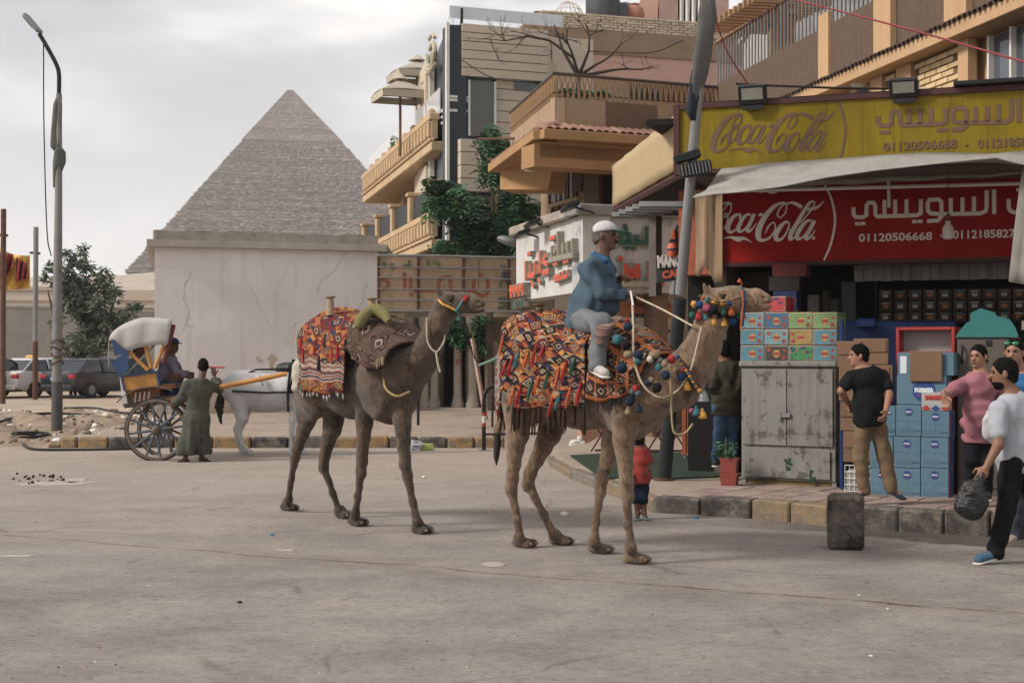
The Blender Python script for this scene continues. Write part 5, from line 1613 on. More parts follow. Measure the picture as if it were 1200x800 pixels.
# red board
zl = 2.80
rs = thing('red_sign_board', 'red signboard with white script logo, Arabic name and telephone numbers over the shop front', 'sign', SF.o, SF.a)
zr_ = sz_(1100,302.5, VR)
part('board', MB().box(su(848, VR), UR + 1.0, VR, VR + .05, zr_, 3.74), M_REDB, rs)
part('bottom_trim', MB().box(su(848, VR), UR + 1.0, VR - .02, VR + .06, zr_ - .05, zr_ - .002), M_MARO, rs)
board_writing(rs, VR, (0,0),(0,0),(0,0), M_LETW, .006)
u, z = SF.uz(840 + 908 / 8,215 + 512 / 8, VR); part('round_mark', MB().lathe([(.02,0),(.02,.004)], n=12, M=Matrix.Translation((u, VR - .001, z)) @ Matrix.Rotation(R(90),4, 'X')), M_LETW, rs)
# yellow board above
ys = thing('yellow_sign_board', 'weathered yellow signboard with brown script logo and Arabic name above the awning', 'sign', SF.o, SF.a)
zy0, zy1 = 3.80,4.50
part('board', MB().box(.02, UR + .8,0,.06, zy0, zy1), M_YELB, ys)
part('top_trim', MB().box(-.04, UR + .8,-.03,.1, zy1 + .002, zy1 + .06), M_MARO, ys)
part('bottom_trim', MB().box(-.04, UR + .8,-.03,.1, zy0 - .05, zy0 - .002), M_MARO, ys)
part('end_trim', MB().box(-.05,.018,-.035,.1, zy0 - .05, zy1 + .06), M_MARO, ys)
board_writing(ys, 0,(12,-104),(29,-107),(29,-106), M_LETB, .006)
# bright canvas on the left return
M_YCAN = mat('yellow_canvas', lin(164,142,104),.85,.06,2,.25,14, dirt=lin(176,146,96), dsc=2, damt=.4)
q0, q1, q2, q3 = P(717,243,20.7), P(795.5,197,16.52), P(795.5,131,16.52), P(717,195,20.7)
g = []
for i in range(13):
    row = []
    for j in range(6):
        a = i / 12; b_ = j / 5; p = (q0 * (1 - a) + q1 * a) * (1 - b_) + (q3 * (1 - a) + q2 * a) * b_
        row.append(p + Vector((.01 * math.sin(a * 31 + b_ * 3),0,0)))
    g.append(row)
o = solo('canvas_side_banner', MB().sheet(g, .02), M_YCAN, 'pale yellow canvas stretched along the left return above the shop', 'canvas', smooth='all', base=(q0.x, q0.y, q0.z))
un = MB(); un.tube([q0 + Vector((.06,0,-.04)), q1 + Vector((.06,0,-.06))], .05,6); part('canvas_rail', un, M_MARO, sh, world=True)
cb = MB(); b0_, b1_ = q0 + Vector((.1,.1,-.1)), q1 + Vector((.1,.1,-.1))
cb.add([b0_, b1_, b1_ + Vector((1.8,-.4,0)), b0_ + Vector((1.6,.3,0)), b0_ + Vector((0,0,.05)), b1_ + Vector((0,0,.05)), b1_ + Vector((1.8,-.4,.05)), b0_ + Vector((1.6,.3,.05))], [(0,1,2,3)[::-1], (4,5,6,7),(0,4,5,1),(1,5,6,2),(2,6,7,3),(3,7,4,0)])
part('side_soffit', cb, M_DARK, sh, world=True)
part('grey_side_column', MB().tube([P(768,347,19.6), P(768,240,19.6)], .09,4), M_SHADEWALL, sh, world=True)
for i in range(5):
    a = P(742 + i * 9,252 - i * 3,20 - i * .7); part('louvre', MB().box(-.3,.3,-.02,.02,-.04,.04, M=Matrix.Translation(a) @ Matrix.Rotation(R(-35),4, 'X')), M_GREYMETAL, sh, world=True)
# awning canvas
M_AWN = mat('awning_canvas', lin(146,143,137),.85,.06,2,.3,10, dirt=lin(118,112,98), dsc=2.2, dth=(.48,.66), damt=.6, streak=.25)
vA = -1.15
F_E = [(812,233),(838,228),(867,225),(917,218),(967,210),(1022,202),(1077,194),(1122,189),(1167,187),(1200,192),(1240,205),(1280,200)]
T_E = [(846,198),(870,196),(900,193),(940,190),(985,185),(1033,182),(1080,181),(1120,180),(1160,180),(1200,179),(1240,178),(1280,177)]
g = []
for (a, b_),(c, d) in zip(F_E, T_E):
    u0, z0 = SF.uz(a, b_, vA); u1, z1 = SF.uz(c, d, -.05); row = []
    for j in range(8):
        t = j / 7; sag = -.05 * math.sin(t * math.pi) - .014 * math.sin(a * .09 + t * 9)
        row.append(SF.w(u0 * (1 - t) + u1 * t, vA * (1 - t) - .05 * t, z0 * (1 - t) + z1 * t + sag))
    g.append(row)
solo('awning', MB().sheet(g[::-1], .012), M_AWN, 'sagging white canvas awning between the yellow and red signboards', 'awning', smooth='all', base=tuple(SF.w(2.5,0,3.8)))
vg = [[SF.w(*(lambda q: (q[0], .75, q[1] + .012 * math.sin(x * .2)))(SF.uz(x, y0 + (x - 850) * sl, .75))) for y0, sl in ((212,-.03),(224,-.055))] for x in range(846,1300,22)]
solo('inner_valance', MB().sheet(vg, .012), M_AWN, 'narrow inner canvas strip hanging under the awning before the red board', 'canvas', smooth='all', base=tuple(SF.w(2.5,.75,3.6)))
part('awning_pipe', MB().tube([SF.w(.4,.72,3.62), SF.w(UR, .72,3.56)], .022,6), M_WHITEP, sh, world=True)
part('hanging_pipe', MB().tube([SF.w(*(lambda q: (q[0], 1.0, q[1]))(SF.uz(1041,206,1.0))), SF.w(*(lambda q: (q[0], 1.0, q[1]))(SF.uz(1042,243,1.0)))], .02,6), M_WHITEP, sh, world=True)
# left hanging curtain, and right hanging flap
M_CURTN = mat('tan_canvas', lin(150,124,94),.9,.1,2,.3,12, dirt=lin(96,80,62), dsc=1.4, damt=.5, streak=.5)
g = []
for i in range(15):
    px = 815 + i * 2.35; row = []
    for j in range(9):
        t = j / 8; yb = 331 if i > 8 else 318 + 6 * math.sin(i)
        u, z = SF.uz(px + (1 - t) * 0,224 + (yb - 224) * t, .2)
        row.append(SF.w(u, .2 + .022 * math.sin(i * .8 + .9 * t) + .012 * math.sin(i * 2.1 + t), z))
    g.append(row)
solo('hanging_canvas', MB().sheet(g, .012), M_CURTN, 'tan canvas curtain hanging beside the leaning pole left of the red board', 'curtain', smooth='all', base=tuple(SF.w(.3,.2,2.6)))
g = []
for i in range(8):
    row = []
    for j in range(9):
        t = j / 8; px = 1199 + i * 9 - 17 * t ** .8; u, z = SF.uz(px, 196 + (330 - 196) * t + i * 1.5,-.9)
        row.append(SF.w(u, -.9 + .06 * math.sin(i * 1.2), z))
    g.append(row)
solo('hanging_canvas', MB().sheet(g, .012), M_AWN, 'white canvas flap hanging at the right end of the awning', 'curtain', smooth='all', base=tuple(SF.w(4.5,-.9,2.6)))
# bulb on a wire, small ceiling fan
bl = thing('hanging_bulb', 'large white light bulb hanging on a wire before the telephone numbers', 'light bulb', tuple(SF.w(su(1111,.6),.6, sz_(1111,281,.6))))
part('bulb', MB().lathe([(.02,0),(.055,.012),(.062,.04),(.062,.09),(.064,.095),(.06,.14),(.03,.18),(.028,.21)], n=16), flat('bulb_white', lin(190,186,176),.4), bl, smooth=True)
part('lamp_socket', MB().lathe([(.024,.21),(.026,.28),(.01,.3)], n=10), M_RUST, bl, smooth=True)
part('wire', MB().tube([(0,0,.29),(.003,0,.8)], .005,5), M_BLACKMETAL, bl)
fn = thing('ceiling_fan', 'small white ceiling fan under the left part of the awning', 'fan', tuple(SF.w(su(905,.9),.9, sz_(905,224,.9))))
part('motor', MB().lathe([(.02,-.03),(.06,-.02),(.06,.02),(.02,.04)], n=12), M_WHITEP, fn, smooth=True)
for i in range(3):
    a = i * 2.094 + .1; part('blade', MB().box(.05,.2,-.025,.025,.0,.008, M=Matrix.Rotation(a, 4, 'Z')), M_WHITEP, fn)
part('rod', MB().tube([(0,0,.03),(0,0,.25)], .01,6), M_BLACKMETAL, fn)
# ---------------- counter, blue freezer, cartons
M_BLUE = mat('blue_paint', lin(22,52,104),.5,.1,3,.1,30, rand=.05)
def px_box(nm, px0, px1, y0, y1, v, dep, m, bev, label, cat, group=None, zb=None):
    u0, u1 = su(px0, v), su(px1, v); za, zb_ = sz_((px0 + px1) / 2, y1, v), sz_((px0 + px1) / 2, y0, v)
    if zb is not None: za = zb
    mb = MB().box(u0, u1,0, dep, 0, zb_ - za, bev)
    mb.v = [q - Vector(((u0 + u1) / 2,0,0)) for q in mb.v]
    o = solo(nm, mb, m, label, cat, group); o.location = SF.w((u0 + u1) / 2, v, za); o.rotation_euler = (0,0, SF.a)
    return o
px_box('blue_freezer', 984,1120,376,470,1.45,.5, M_BLUE, .02, 'long dark blue chest freezer inside the shop behind the red framed case', 'freezer', zb=.17)
px_box('blue_cover', 1003,1028,373,385,1.3,.1, M_BLUE, .03, 'rounded blue lid bump on the chest freezer', 'cover')
px_box('blue_post', 984,988,374,575,-.15,.06, M_BLUE, .005, 'thin dark blue post right of the white cabinet', 'post', zb=.17)
px_box('shop_counter', 1120,1260,398,470,2.0,.5, M_SHADEWALL, .02, 'dim counter under the shelved cartons', 'counter', zb=.17)
# coffee cartons on the shelves
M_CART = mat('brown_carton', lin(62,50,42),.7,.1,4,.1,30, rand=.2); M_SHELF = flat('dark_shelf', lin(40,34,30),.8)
shf = thing('carton_shelf', 'dark shelf rack filled with rows of brown cartons at the back of the shop', 'shelf', SF.o, SF.a)
vS = 2.1
zrow = [sz_(1100, y, vS) for y in (376.5,363.5,350.5)]
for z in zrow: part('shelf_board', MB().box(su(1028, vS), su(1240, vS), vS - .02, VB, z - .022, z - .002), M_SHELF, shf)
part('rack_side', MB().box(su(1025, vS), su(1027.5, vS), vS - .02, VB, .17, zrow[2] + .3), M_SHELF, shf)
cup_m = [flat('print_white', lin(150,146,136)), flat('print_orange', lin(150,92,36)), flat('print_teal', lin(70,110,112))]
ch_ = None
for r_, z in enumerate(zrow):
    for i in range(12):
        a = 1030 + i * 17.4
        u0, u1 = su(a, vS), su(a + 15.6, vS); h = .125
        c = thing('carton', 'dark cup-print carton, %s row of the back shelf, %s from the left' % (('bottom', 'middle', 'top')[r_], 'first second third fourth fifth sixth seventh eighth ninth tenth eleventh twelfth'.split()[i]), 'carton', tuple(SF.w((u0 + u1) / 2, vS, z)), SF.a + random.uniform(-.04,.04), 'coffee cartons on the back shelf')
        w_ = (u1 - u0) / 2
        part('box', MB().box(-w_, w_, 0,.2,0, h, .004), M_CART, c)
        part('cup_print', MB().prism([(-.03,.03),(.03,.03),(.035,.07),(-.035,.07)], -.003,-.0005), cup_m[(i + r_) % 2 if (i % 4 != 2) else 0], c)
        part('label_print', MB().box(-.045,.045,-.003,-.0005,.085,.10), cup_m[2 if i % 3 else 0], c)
# dark boxes stacked behind the drink cases
M_BOXT = flat('box_edge', lin(150,138,120)); 
def drinkmat(name, base, ring, sd=0):
    """printed drink case: rings round a round badge, plus fruit blots (flat print)"""
    m, nt, bs = newmat(name); t = N(nt, 'ShaderNodeTexCoord'); p = N(nt, 'ShaderNodeSeparateXYZ', {0: t.outputs['Object']})
    x = p.outputs['X']; z = mathn(nt, 'SUBTRACT', p.outputs['Z'], .085)
    r_ = mathn(nt, 'SQRT', mathn(nt, 'ADD', mathn(nt, 'POWER', mathn(nt, 'ABSOLUTE', x),2), mathn(nt, 'POWER', mathn(nt, 'ABSOLUTE', z),2)))
    wave = mathn(nt, 'SINE', mathn(nt, 'MULTIPLY', r_, 230))
    c = mixc(nt, maprange(nt, wave, -.2,.2), base, ring)
    def blot(cx_, cz_, rad, col, c):
        d = mathn(nt, 'SQRT', mathn(nt, 'ADD', mathn(nt, 'POWER', mathn(nt, 'ABSOLUTE', mathn(nt, 'SUBTRACT', x, cx_)),2), mathn(nt, 'POWER', mathn(nt, 'ABSOLUTE', mathn(nt, 'SUBTRACT', z, cz_)),2)))
        return mixc(nt, maprange(nt, d, rad, rad + .003,1,0), c, col)
    rr = random.Random(sd)
    s1 = rr.choice((-1,1))
    c = blot(-.092 * s1,.038,.018, lin(176,40,36), c); c = blot(-.085 * s1,-.042,.024, lin(170,44,38), c)
    if rr.random() < .5: c = blot(.09 * s1,.044,.022, lin(190,60,40), c)
    c = blot(0,0,.042, lin(214,160,60), c); 
    inn = mathn(nt, 'MULTIPLY', mathn(nt, 'LESS_THAN', mathn(nt, 'ABSOLUTE', z),.017), mathn(nt, 'LESS_THAN', mathn(nt, 'ABSOLUTE', x),.037))
    c = mixc(nt, inn, c, lin(184,40,34))
    c = mixc(nt, maprange(nt, noise(nt, t.outputs['Object'], 14,5,.7),.35,.7,.3,.65), c, lin(52,46,42))
    nt.links.new(c, bs.inputs['Base Color']); bs.inputs['Roughness'].default_value = .55
    return m
DM = {'blue': drinkmat('case_blue', lin(44,130,158), lin(84,170,190),1), 'dblue': drinkmat('case_deep_blue', lin(20,92,140), lin(44,128,170),2), 'green': drinkmat('case_green', lin(98,158,84), lin(150,190,110),3),
      'lblue': drinkmat('case_light_blue', lin(70,150,172), lin(150,196,204),4), 'yellow': drinkmat('case_yellow', lin(176,140,50), lin(190,158,74),5), 'black': drinkmat('case_black', lin(34,34,38), lin(70,66,62),6)}
def splashmat(name, base, c2, c3):
    m, nt, bs = newmat(name); t = N(nt, 'ShaderNodeTexCoord'); p = vscale(nt, t.outputs['Object'], (1,1,1.6))
    a = noise(nt, p, 16,3,.5,1.5); c = mixc(nt, maprange(nt, a, .53,.56), base, c2)
    c = mixc(nt, maprange(nt, noise(nt, vscale(nt, t.outputs['Object'], (1.3,1,1)),26,2,.5,.8),.62,.64), c, c3)
    nt.links.new(c, bs.inputs['Base Color']); return m
DM['gsplash'] = splashmat('case_green_splash', lin(40,128,62), lin(24,44,96), lin(196,60,44)); DM['rsplash'] = splashmat('case_red_splash', lin(178,34,36), lin(28,42,84), lin(210,60,50))
M_CB = mat('case_cardboard', lin(176,156,132),.85,.08,5,.15,40)
CF = frame2(tuple(G(868,567,.17).xy), tuple(G(979,572,.17).xy))
cw = (Vector(G(979,572,.17)) - Vector(G(868,567,.17))).length
# white cabinet
M_CAB = mat('cabinet_paint', lin(122,121,115),.65,.1,2.5,.25,30, dirt=lin(58,56,50), dsc=4.5, dth=(.54,.6), damt=.7, streak=.45)
cab = thing('metal_cabinet', 'tall scuffed white two-door metal cabinet carrying the stacked drink cases', 'cabinet', (CF.o.x, CF.o.y, .17), CF.a)
ct = CF.z_(920,423) - .17; cz = lambda y: CF.z_(920, y) - .17
part('body', MB().box(0, cw, .025,.55,.06, ct - .07,.01), M_CAB, cab)
part('top', MB().box(-.02, cw + .02,-.015,.57, ct - .068, ct, .015), M_CAB, cab)
mid = CF.u_(922)
part('door', MB().box(.03, mid - .005,0,.023, cz(522), ct - .09,.004), M_CAB, cab)
d2 = part('door', MB().box(mid + .005, cw - .03,0,.023, cz(522), ct - .09,.004), M_CAB, cab)
part('handle', MB().box(mid - .08, mid + .05,-.03,-.002, cz(489), cz(484),.004).box(mid - .09, mid - .06,-.035,-.001, cz(492), cz(483)), M_GREYMETAL, d2)
part('bottom_drawer', MB().box(.03, cw - .06,.0,.023,.09, cz(527),.004), M_CAB, cab)
part('yellow_skid', MB().box(.03, cw - .06,.06,.5,.0,.058), flat('old_yellow', lin(120,96,50)), cab)
for u0 in (0, cw - .05): part('leg', MB().box(u0, u0 + .05,.04,.1,0,.06), M_CAB, cab)
M_GRAF = flat('green_graffiti', lin(30,60,46)); gm = MB()
u_, z_ = CF.u_(925), cz(545); random.seed(3)
for cx_, cz_, n in ((CF.u_(924), cz(543),16),(CF.u_(951), cz(557),9)):
    for i in range(n):
        a = random.uniform(-.035,.035); b_ = random.uniform(-.07,.06) * (1.2 if n == 9 else 1); gm.box(cx_ + a - .016, cx_ + a + .016,-.003,-.0008, cz_ + b_ - .014, cz_ + b_ + .014, m=0, M=None)
gm.v = [v + Vector((0, random.uniform(0,.0003),0)) for v in gm.v]
part('paint_scrawl', gm, M_GRAF, cab, kind='stuff')
# thirteen drink cases on the cabinet
def case(px0, px1, y0, y1, m, label, v=.0, jit=0, words=None, fr=CF, dep=.36):
    u0, u1 = fr.u_(px0, v), fr.u_(px1, v); z0, z1 = fr.z_((px0 + px1) / 2, y1, v), fr.z_((px0 + px1) / 2, y0, v)
    w_ = (u1 - u0) / 2 - .003; h = z1 - z0 - .004
    c = thing('drink_case', label, 'drink case', tuple(fr.w((u0 + u1) / 2, v, z0)), fr.a + jit, 'drink cases stacked on the cabinet')
    part('carton', MB().box(-w_, w_, 0, dep, 0, h, .004), M_CB, c)
    part('front_print', MB().box(-w_ + .008, w_ - .008,-.003,-.0005,.008, h - .008), m, c)
    part('side_print', MB().box(w_ + .0005, w_ + .003,.02, dep - .02,.008, h - .008), m, c)
    if words:
        for s, x0, x1, zz_, hh in words:
            part('case_lettering', fit_text(text_mb(s, .1,.001,.008), x0, x1, zz_, -.006, hh), M_LETW, c)
    return c
BW = [('PREMIO', -.033,.033,.078,.012)]
rowsY = [(404.5,423),(385.5,404),(365.5,385)]
lay = [[('blue', 'blue drink case, bottom row, leftmost on the cabinet'),('black', 'black drink case in the bottom row on the cabinet'),('gsplash', 'green splashed drink case in the bottom row on the cabinet'),('blue', 'blue drink case at the right end of the bottom row')],
       [('blue', 'blue drink case, middle row, leftmost on the cabinet'),('lblue', 'pale blue drink case in the middle row above the black case'),('yellow', 'yellow drink case in the middle row on the cabinet'),('blue', 'blue drink case in the middle row right of the yellow case')],
       [('lblue', 'pale blue drink case in the top row by the camel muzzle'),('dblue', 'deep blue drink case in the top row below the red case'),('green', 'left one of two green drink cases in the top row'),('green', 'right one of two green drink cases in the top row')]]
for r_, (ya, yb) in enumerate(rowsY):
    for i, (k, l) in enumerate(lay[r_]):
        case(867.5 + i * 28.4,867.5 + (i + 1) * 28.4, ya, yb, DM[k], l, .01 + random.uniform(0,.03), random.uniform(-.045,.045))
case(892,921,347,365.3, DM['rsplash'], 'red splashed drink case alone on top of the stack', .06,-.08, dep=.3)
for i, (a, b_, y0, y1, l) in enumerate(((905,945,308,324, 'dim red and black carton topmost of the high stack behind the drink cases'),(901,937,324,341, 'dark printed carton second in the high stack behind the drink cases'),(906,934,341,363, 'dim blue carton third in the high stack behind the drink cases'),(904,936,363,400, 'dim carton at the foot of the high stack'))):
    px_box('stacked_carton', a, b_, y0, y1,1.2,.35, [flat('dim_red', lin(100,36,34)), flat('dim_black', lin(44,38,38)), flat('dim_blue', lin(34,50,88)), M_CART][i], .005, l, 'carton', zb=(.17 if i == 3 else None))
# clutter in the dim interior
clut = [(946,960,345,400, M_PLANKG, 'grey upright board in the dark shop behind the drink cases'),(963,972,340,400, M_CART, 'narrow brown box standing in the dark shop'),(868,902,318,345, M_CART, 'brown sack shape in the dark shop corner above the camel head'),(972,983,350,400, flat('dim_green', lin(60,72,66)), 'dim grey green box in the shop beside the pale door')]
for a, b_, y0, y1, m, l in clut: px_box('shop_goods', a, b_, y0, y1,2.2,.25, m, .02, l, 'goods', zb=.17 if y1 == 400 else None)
# ---------------- cardboard sheets
M_CRD = mat('cardboard', lin(116,88,64),.9,.1,3,.3,20, dirt=lin(120,86,58), dsc=3, damt=.4, rand=.08)
CF2 = frame2(tuple(G(985,578,.17).xy), tuple(G(1112,584,.17).xy))
def cf_box(nm, px0, px1, y0, y1, v, dep, m, label, cat, group=None, bev=.004, rot=0, extra=None):
    u0, u1 = CF2.u_(px0, v), CF2.u_(px1, v); z0, z1 = CF2.z_((px0 + px1) / 2, y1, v), CF2.z_((px0 + px1) / 2, y0, v)
    w_ = (u1 - u0) / 2
    c = thing(nm, label, cat, tuple(CF2.w((u0 + u1) / 2, v, z0)), CF2.a + rot, group)
    part('carton', MB().box(-w_, w_, 0, dep, 0, z1 - z0, bev), m, c)
    return c, w_, z1 - z0
for i, (a, b_, y0, y1, l) in enumerate(((981,1011,399,430, 'upper left flattened cardboard sheet behind the man in black'),(1000,1041,396,427, 'upper right flattened cardboard sheet behind the man in black'),(983,1046,427,470, 'middle flattened cardboard sheet behind the man in black'),(985,1043,470,505, 'lower flattened cardboard sheet behind the man in black'),(988,1040,505,542, 'lowest flattened cardboard sheet behind the man in black'))):
    c, w_, h = cf_box('cardboard_sheet', a, b_, y0 + .6, y1,.12 + .02 * (i % 2),.05, M_CRD, l, 'cardboard', 'flattened cardboard sheets', .006, random.uniform(-.03,.03))
    part('fold_flap', MB().box(-w_ + .01, w_ * .9,-.012,-.002, h * .48, h * .97,.002), M_CRD, c)
wc = thing('wire_crate', 'low wire crate standing under the cardboard sheets', 'crate', tuple(CF2.w(CF2.u_(990,.1),.1,.17)), CF2.a)
for i in range(5): part('wire_rail', MB().tube([(0,0,.02 + i * .07),(.42,0,.02 + i * .07)], .005,5), M_WHITEP, wc)
for i in range(9): part('wire_bar', MB().tube([(i * .052,.006,0),(i * .052,.006,.3)], .004,5), M_WHITEP, wc)
part('contents', MB().box(.01,.41,.02,.3,.01,.25,.02), flat('pale_goods', lin(150,150,146)), wc)
# ---------------- water cases
M_WB = mat('water_case_blue', lin(78,114,132),.7,.05,3,.08,30, dirt=lin(62,92,108), dsc=4, damt=.3, rand=.05)
M_WSIDE = mat('water_case_side', lin(44,70,108),.7,.15,5,.1,20); M_MAG = flat('magenta_print', lin(150,60,110))
M_BADGE = flat('badge_blue', lin(36,66,128)); M_BADGW = flat('badge_white', lin(196,204,210)); M_WDK = flat('print_slate', lin(70,104,128))
def water(px0, px1, y0, y1, label, v=0.0, side=False, dep=.3):
    c, w_, h = cf_box('water_case', px0 + .4, px1 - .4, y0 + .6, y1, v, dep, M_WB, label, 'water case', 'blue water cases stacked on the platform', rot=random.uniform(-.035,.035))
    k = w_ / .14
    M = Matrix.Translation((.0,0, h * .78)) @ Matrix.Rotation(R(90),4, 'X')
    part('badge', MB().lathe([(.044 * k, 0),(.044 * k, .003)], n=16, M=M), M_BADGE, c)
    part('badge_band', fit_text(text_mb('PURVITA', .1,.001,.008),-.033 * k, .033 * k, h * .76,-.0045,.016), M_BADGW, c)
    part('badge_wave', MB().box(-.026 * k, .026 * k, -.0055,-.003, h * .71, h * .725), M_MAG, c)
    part('carton_seam', MB().box(-w_, w_, -.002,-.0003, h * .5, h * .508).box(-.003,.003,-.002,-.0003, h * .3, h * .495), M_WDK, c)
    for i in range(6):
        part('bottle_print', MB().box(-w_ * .8 + i * w_ * .22,-w_ * .8 + i * w_ * .22 + .018,-.002,-.0003, h * .1, h * .25), M_WDK, c)
    part('small_print', fit_text(text_mb('NATURAL WATER', .1,.0008,.003), w_ * .42, w_ * .92, h * .16,-.0025,.014), M_WDK, c)
    part('side_print', MB().box(w_ + .0005, w_ + .002,.02, dep - .01,.01, h - .01), M_WSIDE if side else M_WB, c)
    if side: part('side_stripe', MB().box(w_ + .0022, w_ + .003,.0,.06,.02, h - .03), M_MAG, c)
    return c
for a, b_, y0, y1, l, sd in ((1019,1047,548,584, 'water case on the ground, leftmost beside the man in black', False),(1047,1079,548,584, 'water case on the ground in the middle of three', False),(1079,1112,548,584.5, 'water case on the ground at the right end of the stack', True),
                        (1019,1047,511,548, 'water case in the second layer at the left', False),(1047,1079,511,548, 'water case in the second layer in the middle', False),(1079,1112,512,548, 'water case in the second layer at the right', True),
                        (1035,1050,475,511, 'narrow showing water case in the third layer at the left', False),(1050,1080,474,511, 'water case in the third layer in the middle', False),(1080,1113,481,512, 'water case in the third layer below the white and red box', True)):
    water(a, b_, y0, y1, l, .0 if a != 1035 else .02, sd)
bx, w_, h = cf_box('juice_box', 1080,1111,459.5,481,.01,.22, flat('baraka_white', lin(160,156,153)), 'white box with red BARAKA lettering on the water cases', 'box')
part('red_lettering', fit_text(text_mb('BARAKA', .1,.001,.014),-w_ * .72, w_ * .6, h * .58,-.003,.05), flat('baraka_red', lin(170,44,40)), bx)
for i in range(3): part('red_diamond', MB().prism([(-w_ + i * w_ * .72,.02),(-w_ + (i + .5) * w_ * .72,.0),(-w_ + (i + 1) * w_ * .72,.02),(-w_ + (i + .5) * w_ * .72,.06)], -.003,-.0005),(M_BADGE if i == 1 else flat('baraka_red_b', lin(170,44,40))), bx)
bx, w_, h = cf_box('large_water_case', 1051,1109,440,474,.06,.3, M_WB, 'wide blue water case with a large round badge behind the white and red box', 'water case')
part('badge', MB().lathe([(.12,0),(.12,.003)], n=24, M=Matrix.Translation((.03,0, h * .48)) @ Matrix.Rotation(R(90),4, 'X')), M_BADGE, bx)
part('badge_lettering', fit_text(text_mb('PURVITA', .1,.001,.012),-.07,.13, h * .42,-.0045,.05), M_BADGW, bx); part('magenta_wave', MB().box(-.05,.11,-.005,-.003, h * .3, h * .34), M_MAG, bx)
for a, b_, y0, y1, l in ((1052,1082,413,440, 'upper left blue case behind the brown cardboard panel'),(1086,1118,413,440, 'upper right blue case behind the brown cardboard panel')):
    bx, w_, h = cf_box('upper_water_case', a, b_, y0, y1,.08,.28, M_WB, l, 'water case'); part('printed_strip', MB().box(-w_ * .8,-w_ * .3,-.002,-.0004, h * .1, h * .85), M_BADGW, bx)
    part('barcode', MB().box(w_ * .2, w_ * .5,-.002,-.0004, h * .3, h * .6), M_WDK, bx)
cf_box('cardboard', 1066,1104,411,447,.03,.02, M_CRD, 'brown cardboard panel propped before the upper blue cases', 'cardboard')
rc = thing('red_display_case', 'upright red framed display case with pale back behind the blue water cases', 'display case', tuple(CF2.w(CF2.u_(1050,.42),.42,.17)), CF2.a)
U0 = CF2.u_(1050,.42); rw = CF2.u_(1119,.42) - U0; rt = CF2.z_(1085,383,.42) - .17; rm = CF2.z_(1085,412,.42) - .17
M_RF = flat('red_frame', lin(158,44,40),.5)
part('side_frame', MB().box(0,.035,0,.35,0, rt, .005), M_RF, rc); part('side_frame', MB().box(rw - .035, rw, 0,.35,0, rt, .005), M_RF, rc)
part('top_frame', MB().box(.037, rw - .037,0,.35, rt - .035, rt, .005), M_RF, rc); part('shelf', MB().box(.037, rw - .037,0,.33, rm - .03, rm), M_RF, rc)
part('back_panel', MB().box(.037, rw - .037,.2,.23, rm + .002, rt - .037), flat('panel_white', lin(150,147,146),.5), rc)
part('lower_panel', MB().box(.037, rw - .037,.25,.3,0, rm - .03), M_DARK, rc)
# brown metal kiosk door panel and turquoise sign
M_KIOSK = mat('brown_kiosk', lin(84,76,68),.6,.12,2,.2,25, dirt=lin(50,46,42), dsc=2, damt=.5)
kp = thing('kiosk_fridge', 'tall dull brown upright fridge with black handle under the turquoise board', 'fridge', tuple(CF2.w(CF2.u_(1121,.3),.3,.17)), CF2.a)
kw = CF2.u_(1185,.3) - CF2.u_(1121,.3); kh = CF2.z_(1150,394,.3) - .17
part('body', MB().box(0, kw, .02,.6,0, kh, .01), M_KIOSK, kp); part('door', MB().box(.02, kw - .02,0,.018,.1, kh - .03,.004), M_KIOSK, kp)
hb = CF2.z_(1128,420,.3) - .17
part('handle', MB().tube([(.06,-.01, hb - .05),(.06,-.05, hb),(.07,-.05, hb + .09),(.06,-.01, hb + .14)], .012,6), M_BLACKMETAL, kp)
part('hinge', MB().box(.3,.36,-.01,0, kh - .1, kh - .04), M_BLACKMETAL, kp)
TQ = [(1120,395),(1124,388),(1132,379),(1137,376),(1137,367),(1143,364),(1150,361),(1155,363),(1166,366),(1168,370),(1183,374),(1189,382),(1193,392),(1193,395)]
mb = MB().prism([CF2.uz(x, y, .28) for x, y in TQ], .28,.32); o = part('turquoise_board', mb, mat('turquoise', lin(26,106,106),.6,.08,2,.1,20))
tag(o, 'turquoise dome shaped cut-out board on top of the brown fridge', 'board'); o.location = CF2.o; o.rotation_euler = (0,0, CF2.a)
o = thing('shop_poster', 'dark poster with pale writing at the right edge behind the men', 'poster', tuple(SF.w(su(1194,.9),.9, sz_(1194,402,.9))), SF.a)
part('panel', MB().box(0,.9,0,.02,0,.3), M_DARK, o); part('lettering', fit_text(text_mb('Frigo', .1,.001,.005),.03,.3,.12,-.003), M_LETW, o)
# ---------------- roof of the shop: floodlights, rods
def flood(px, py, v, label, s_=1.0, tilt=20):
    c = thing('floodlight', label, 'floodlight', tuple(SF.w(su(px, v), v, sz_(px, py, v))), SF.a)
    Mx = Matrix.Rotation(R(tilt),4, 'X')
    part('housing', MB().box(-.16 * s_, .16 * s_, -.03,.05,-.11 * s_, .11 * s_, .01, M=Mx), M_BLACKMETAL, c)
    part('glass', MB().box(-.12 * s_, .12 * s_, -.036,-.031,-.05 * s_, .08 * s_, M=Mx), flat('flood_glass', lin(130,130,118),.2), c)
    part('bracket', MB().box(-.12 * s_, .12 * s_, .0,.02,-.17 * s_, -.12 * s_), M_BLACKMETAL, c)
flood(882,111,-.1, 'black floodlight on the left part of the yellow signboard'); flood(1059,103,-.1, 'black floodlight tilted on the middle of the yellow signboard', .95,28)
part('roof_bar', MB().box(su(1118), UR + .8,-.12,.3, zy1 + .07, zy1 + .12,.01), M_BLACKMETAL, sh)
part('roof_edge', MB().box(.1, UR + .8,.12,.4, zy1 + .02, zy1 + .1,.01), M_DARK, sh)
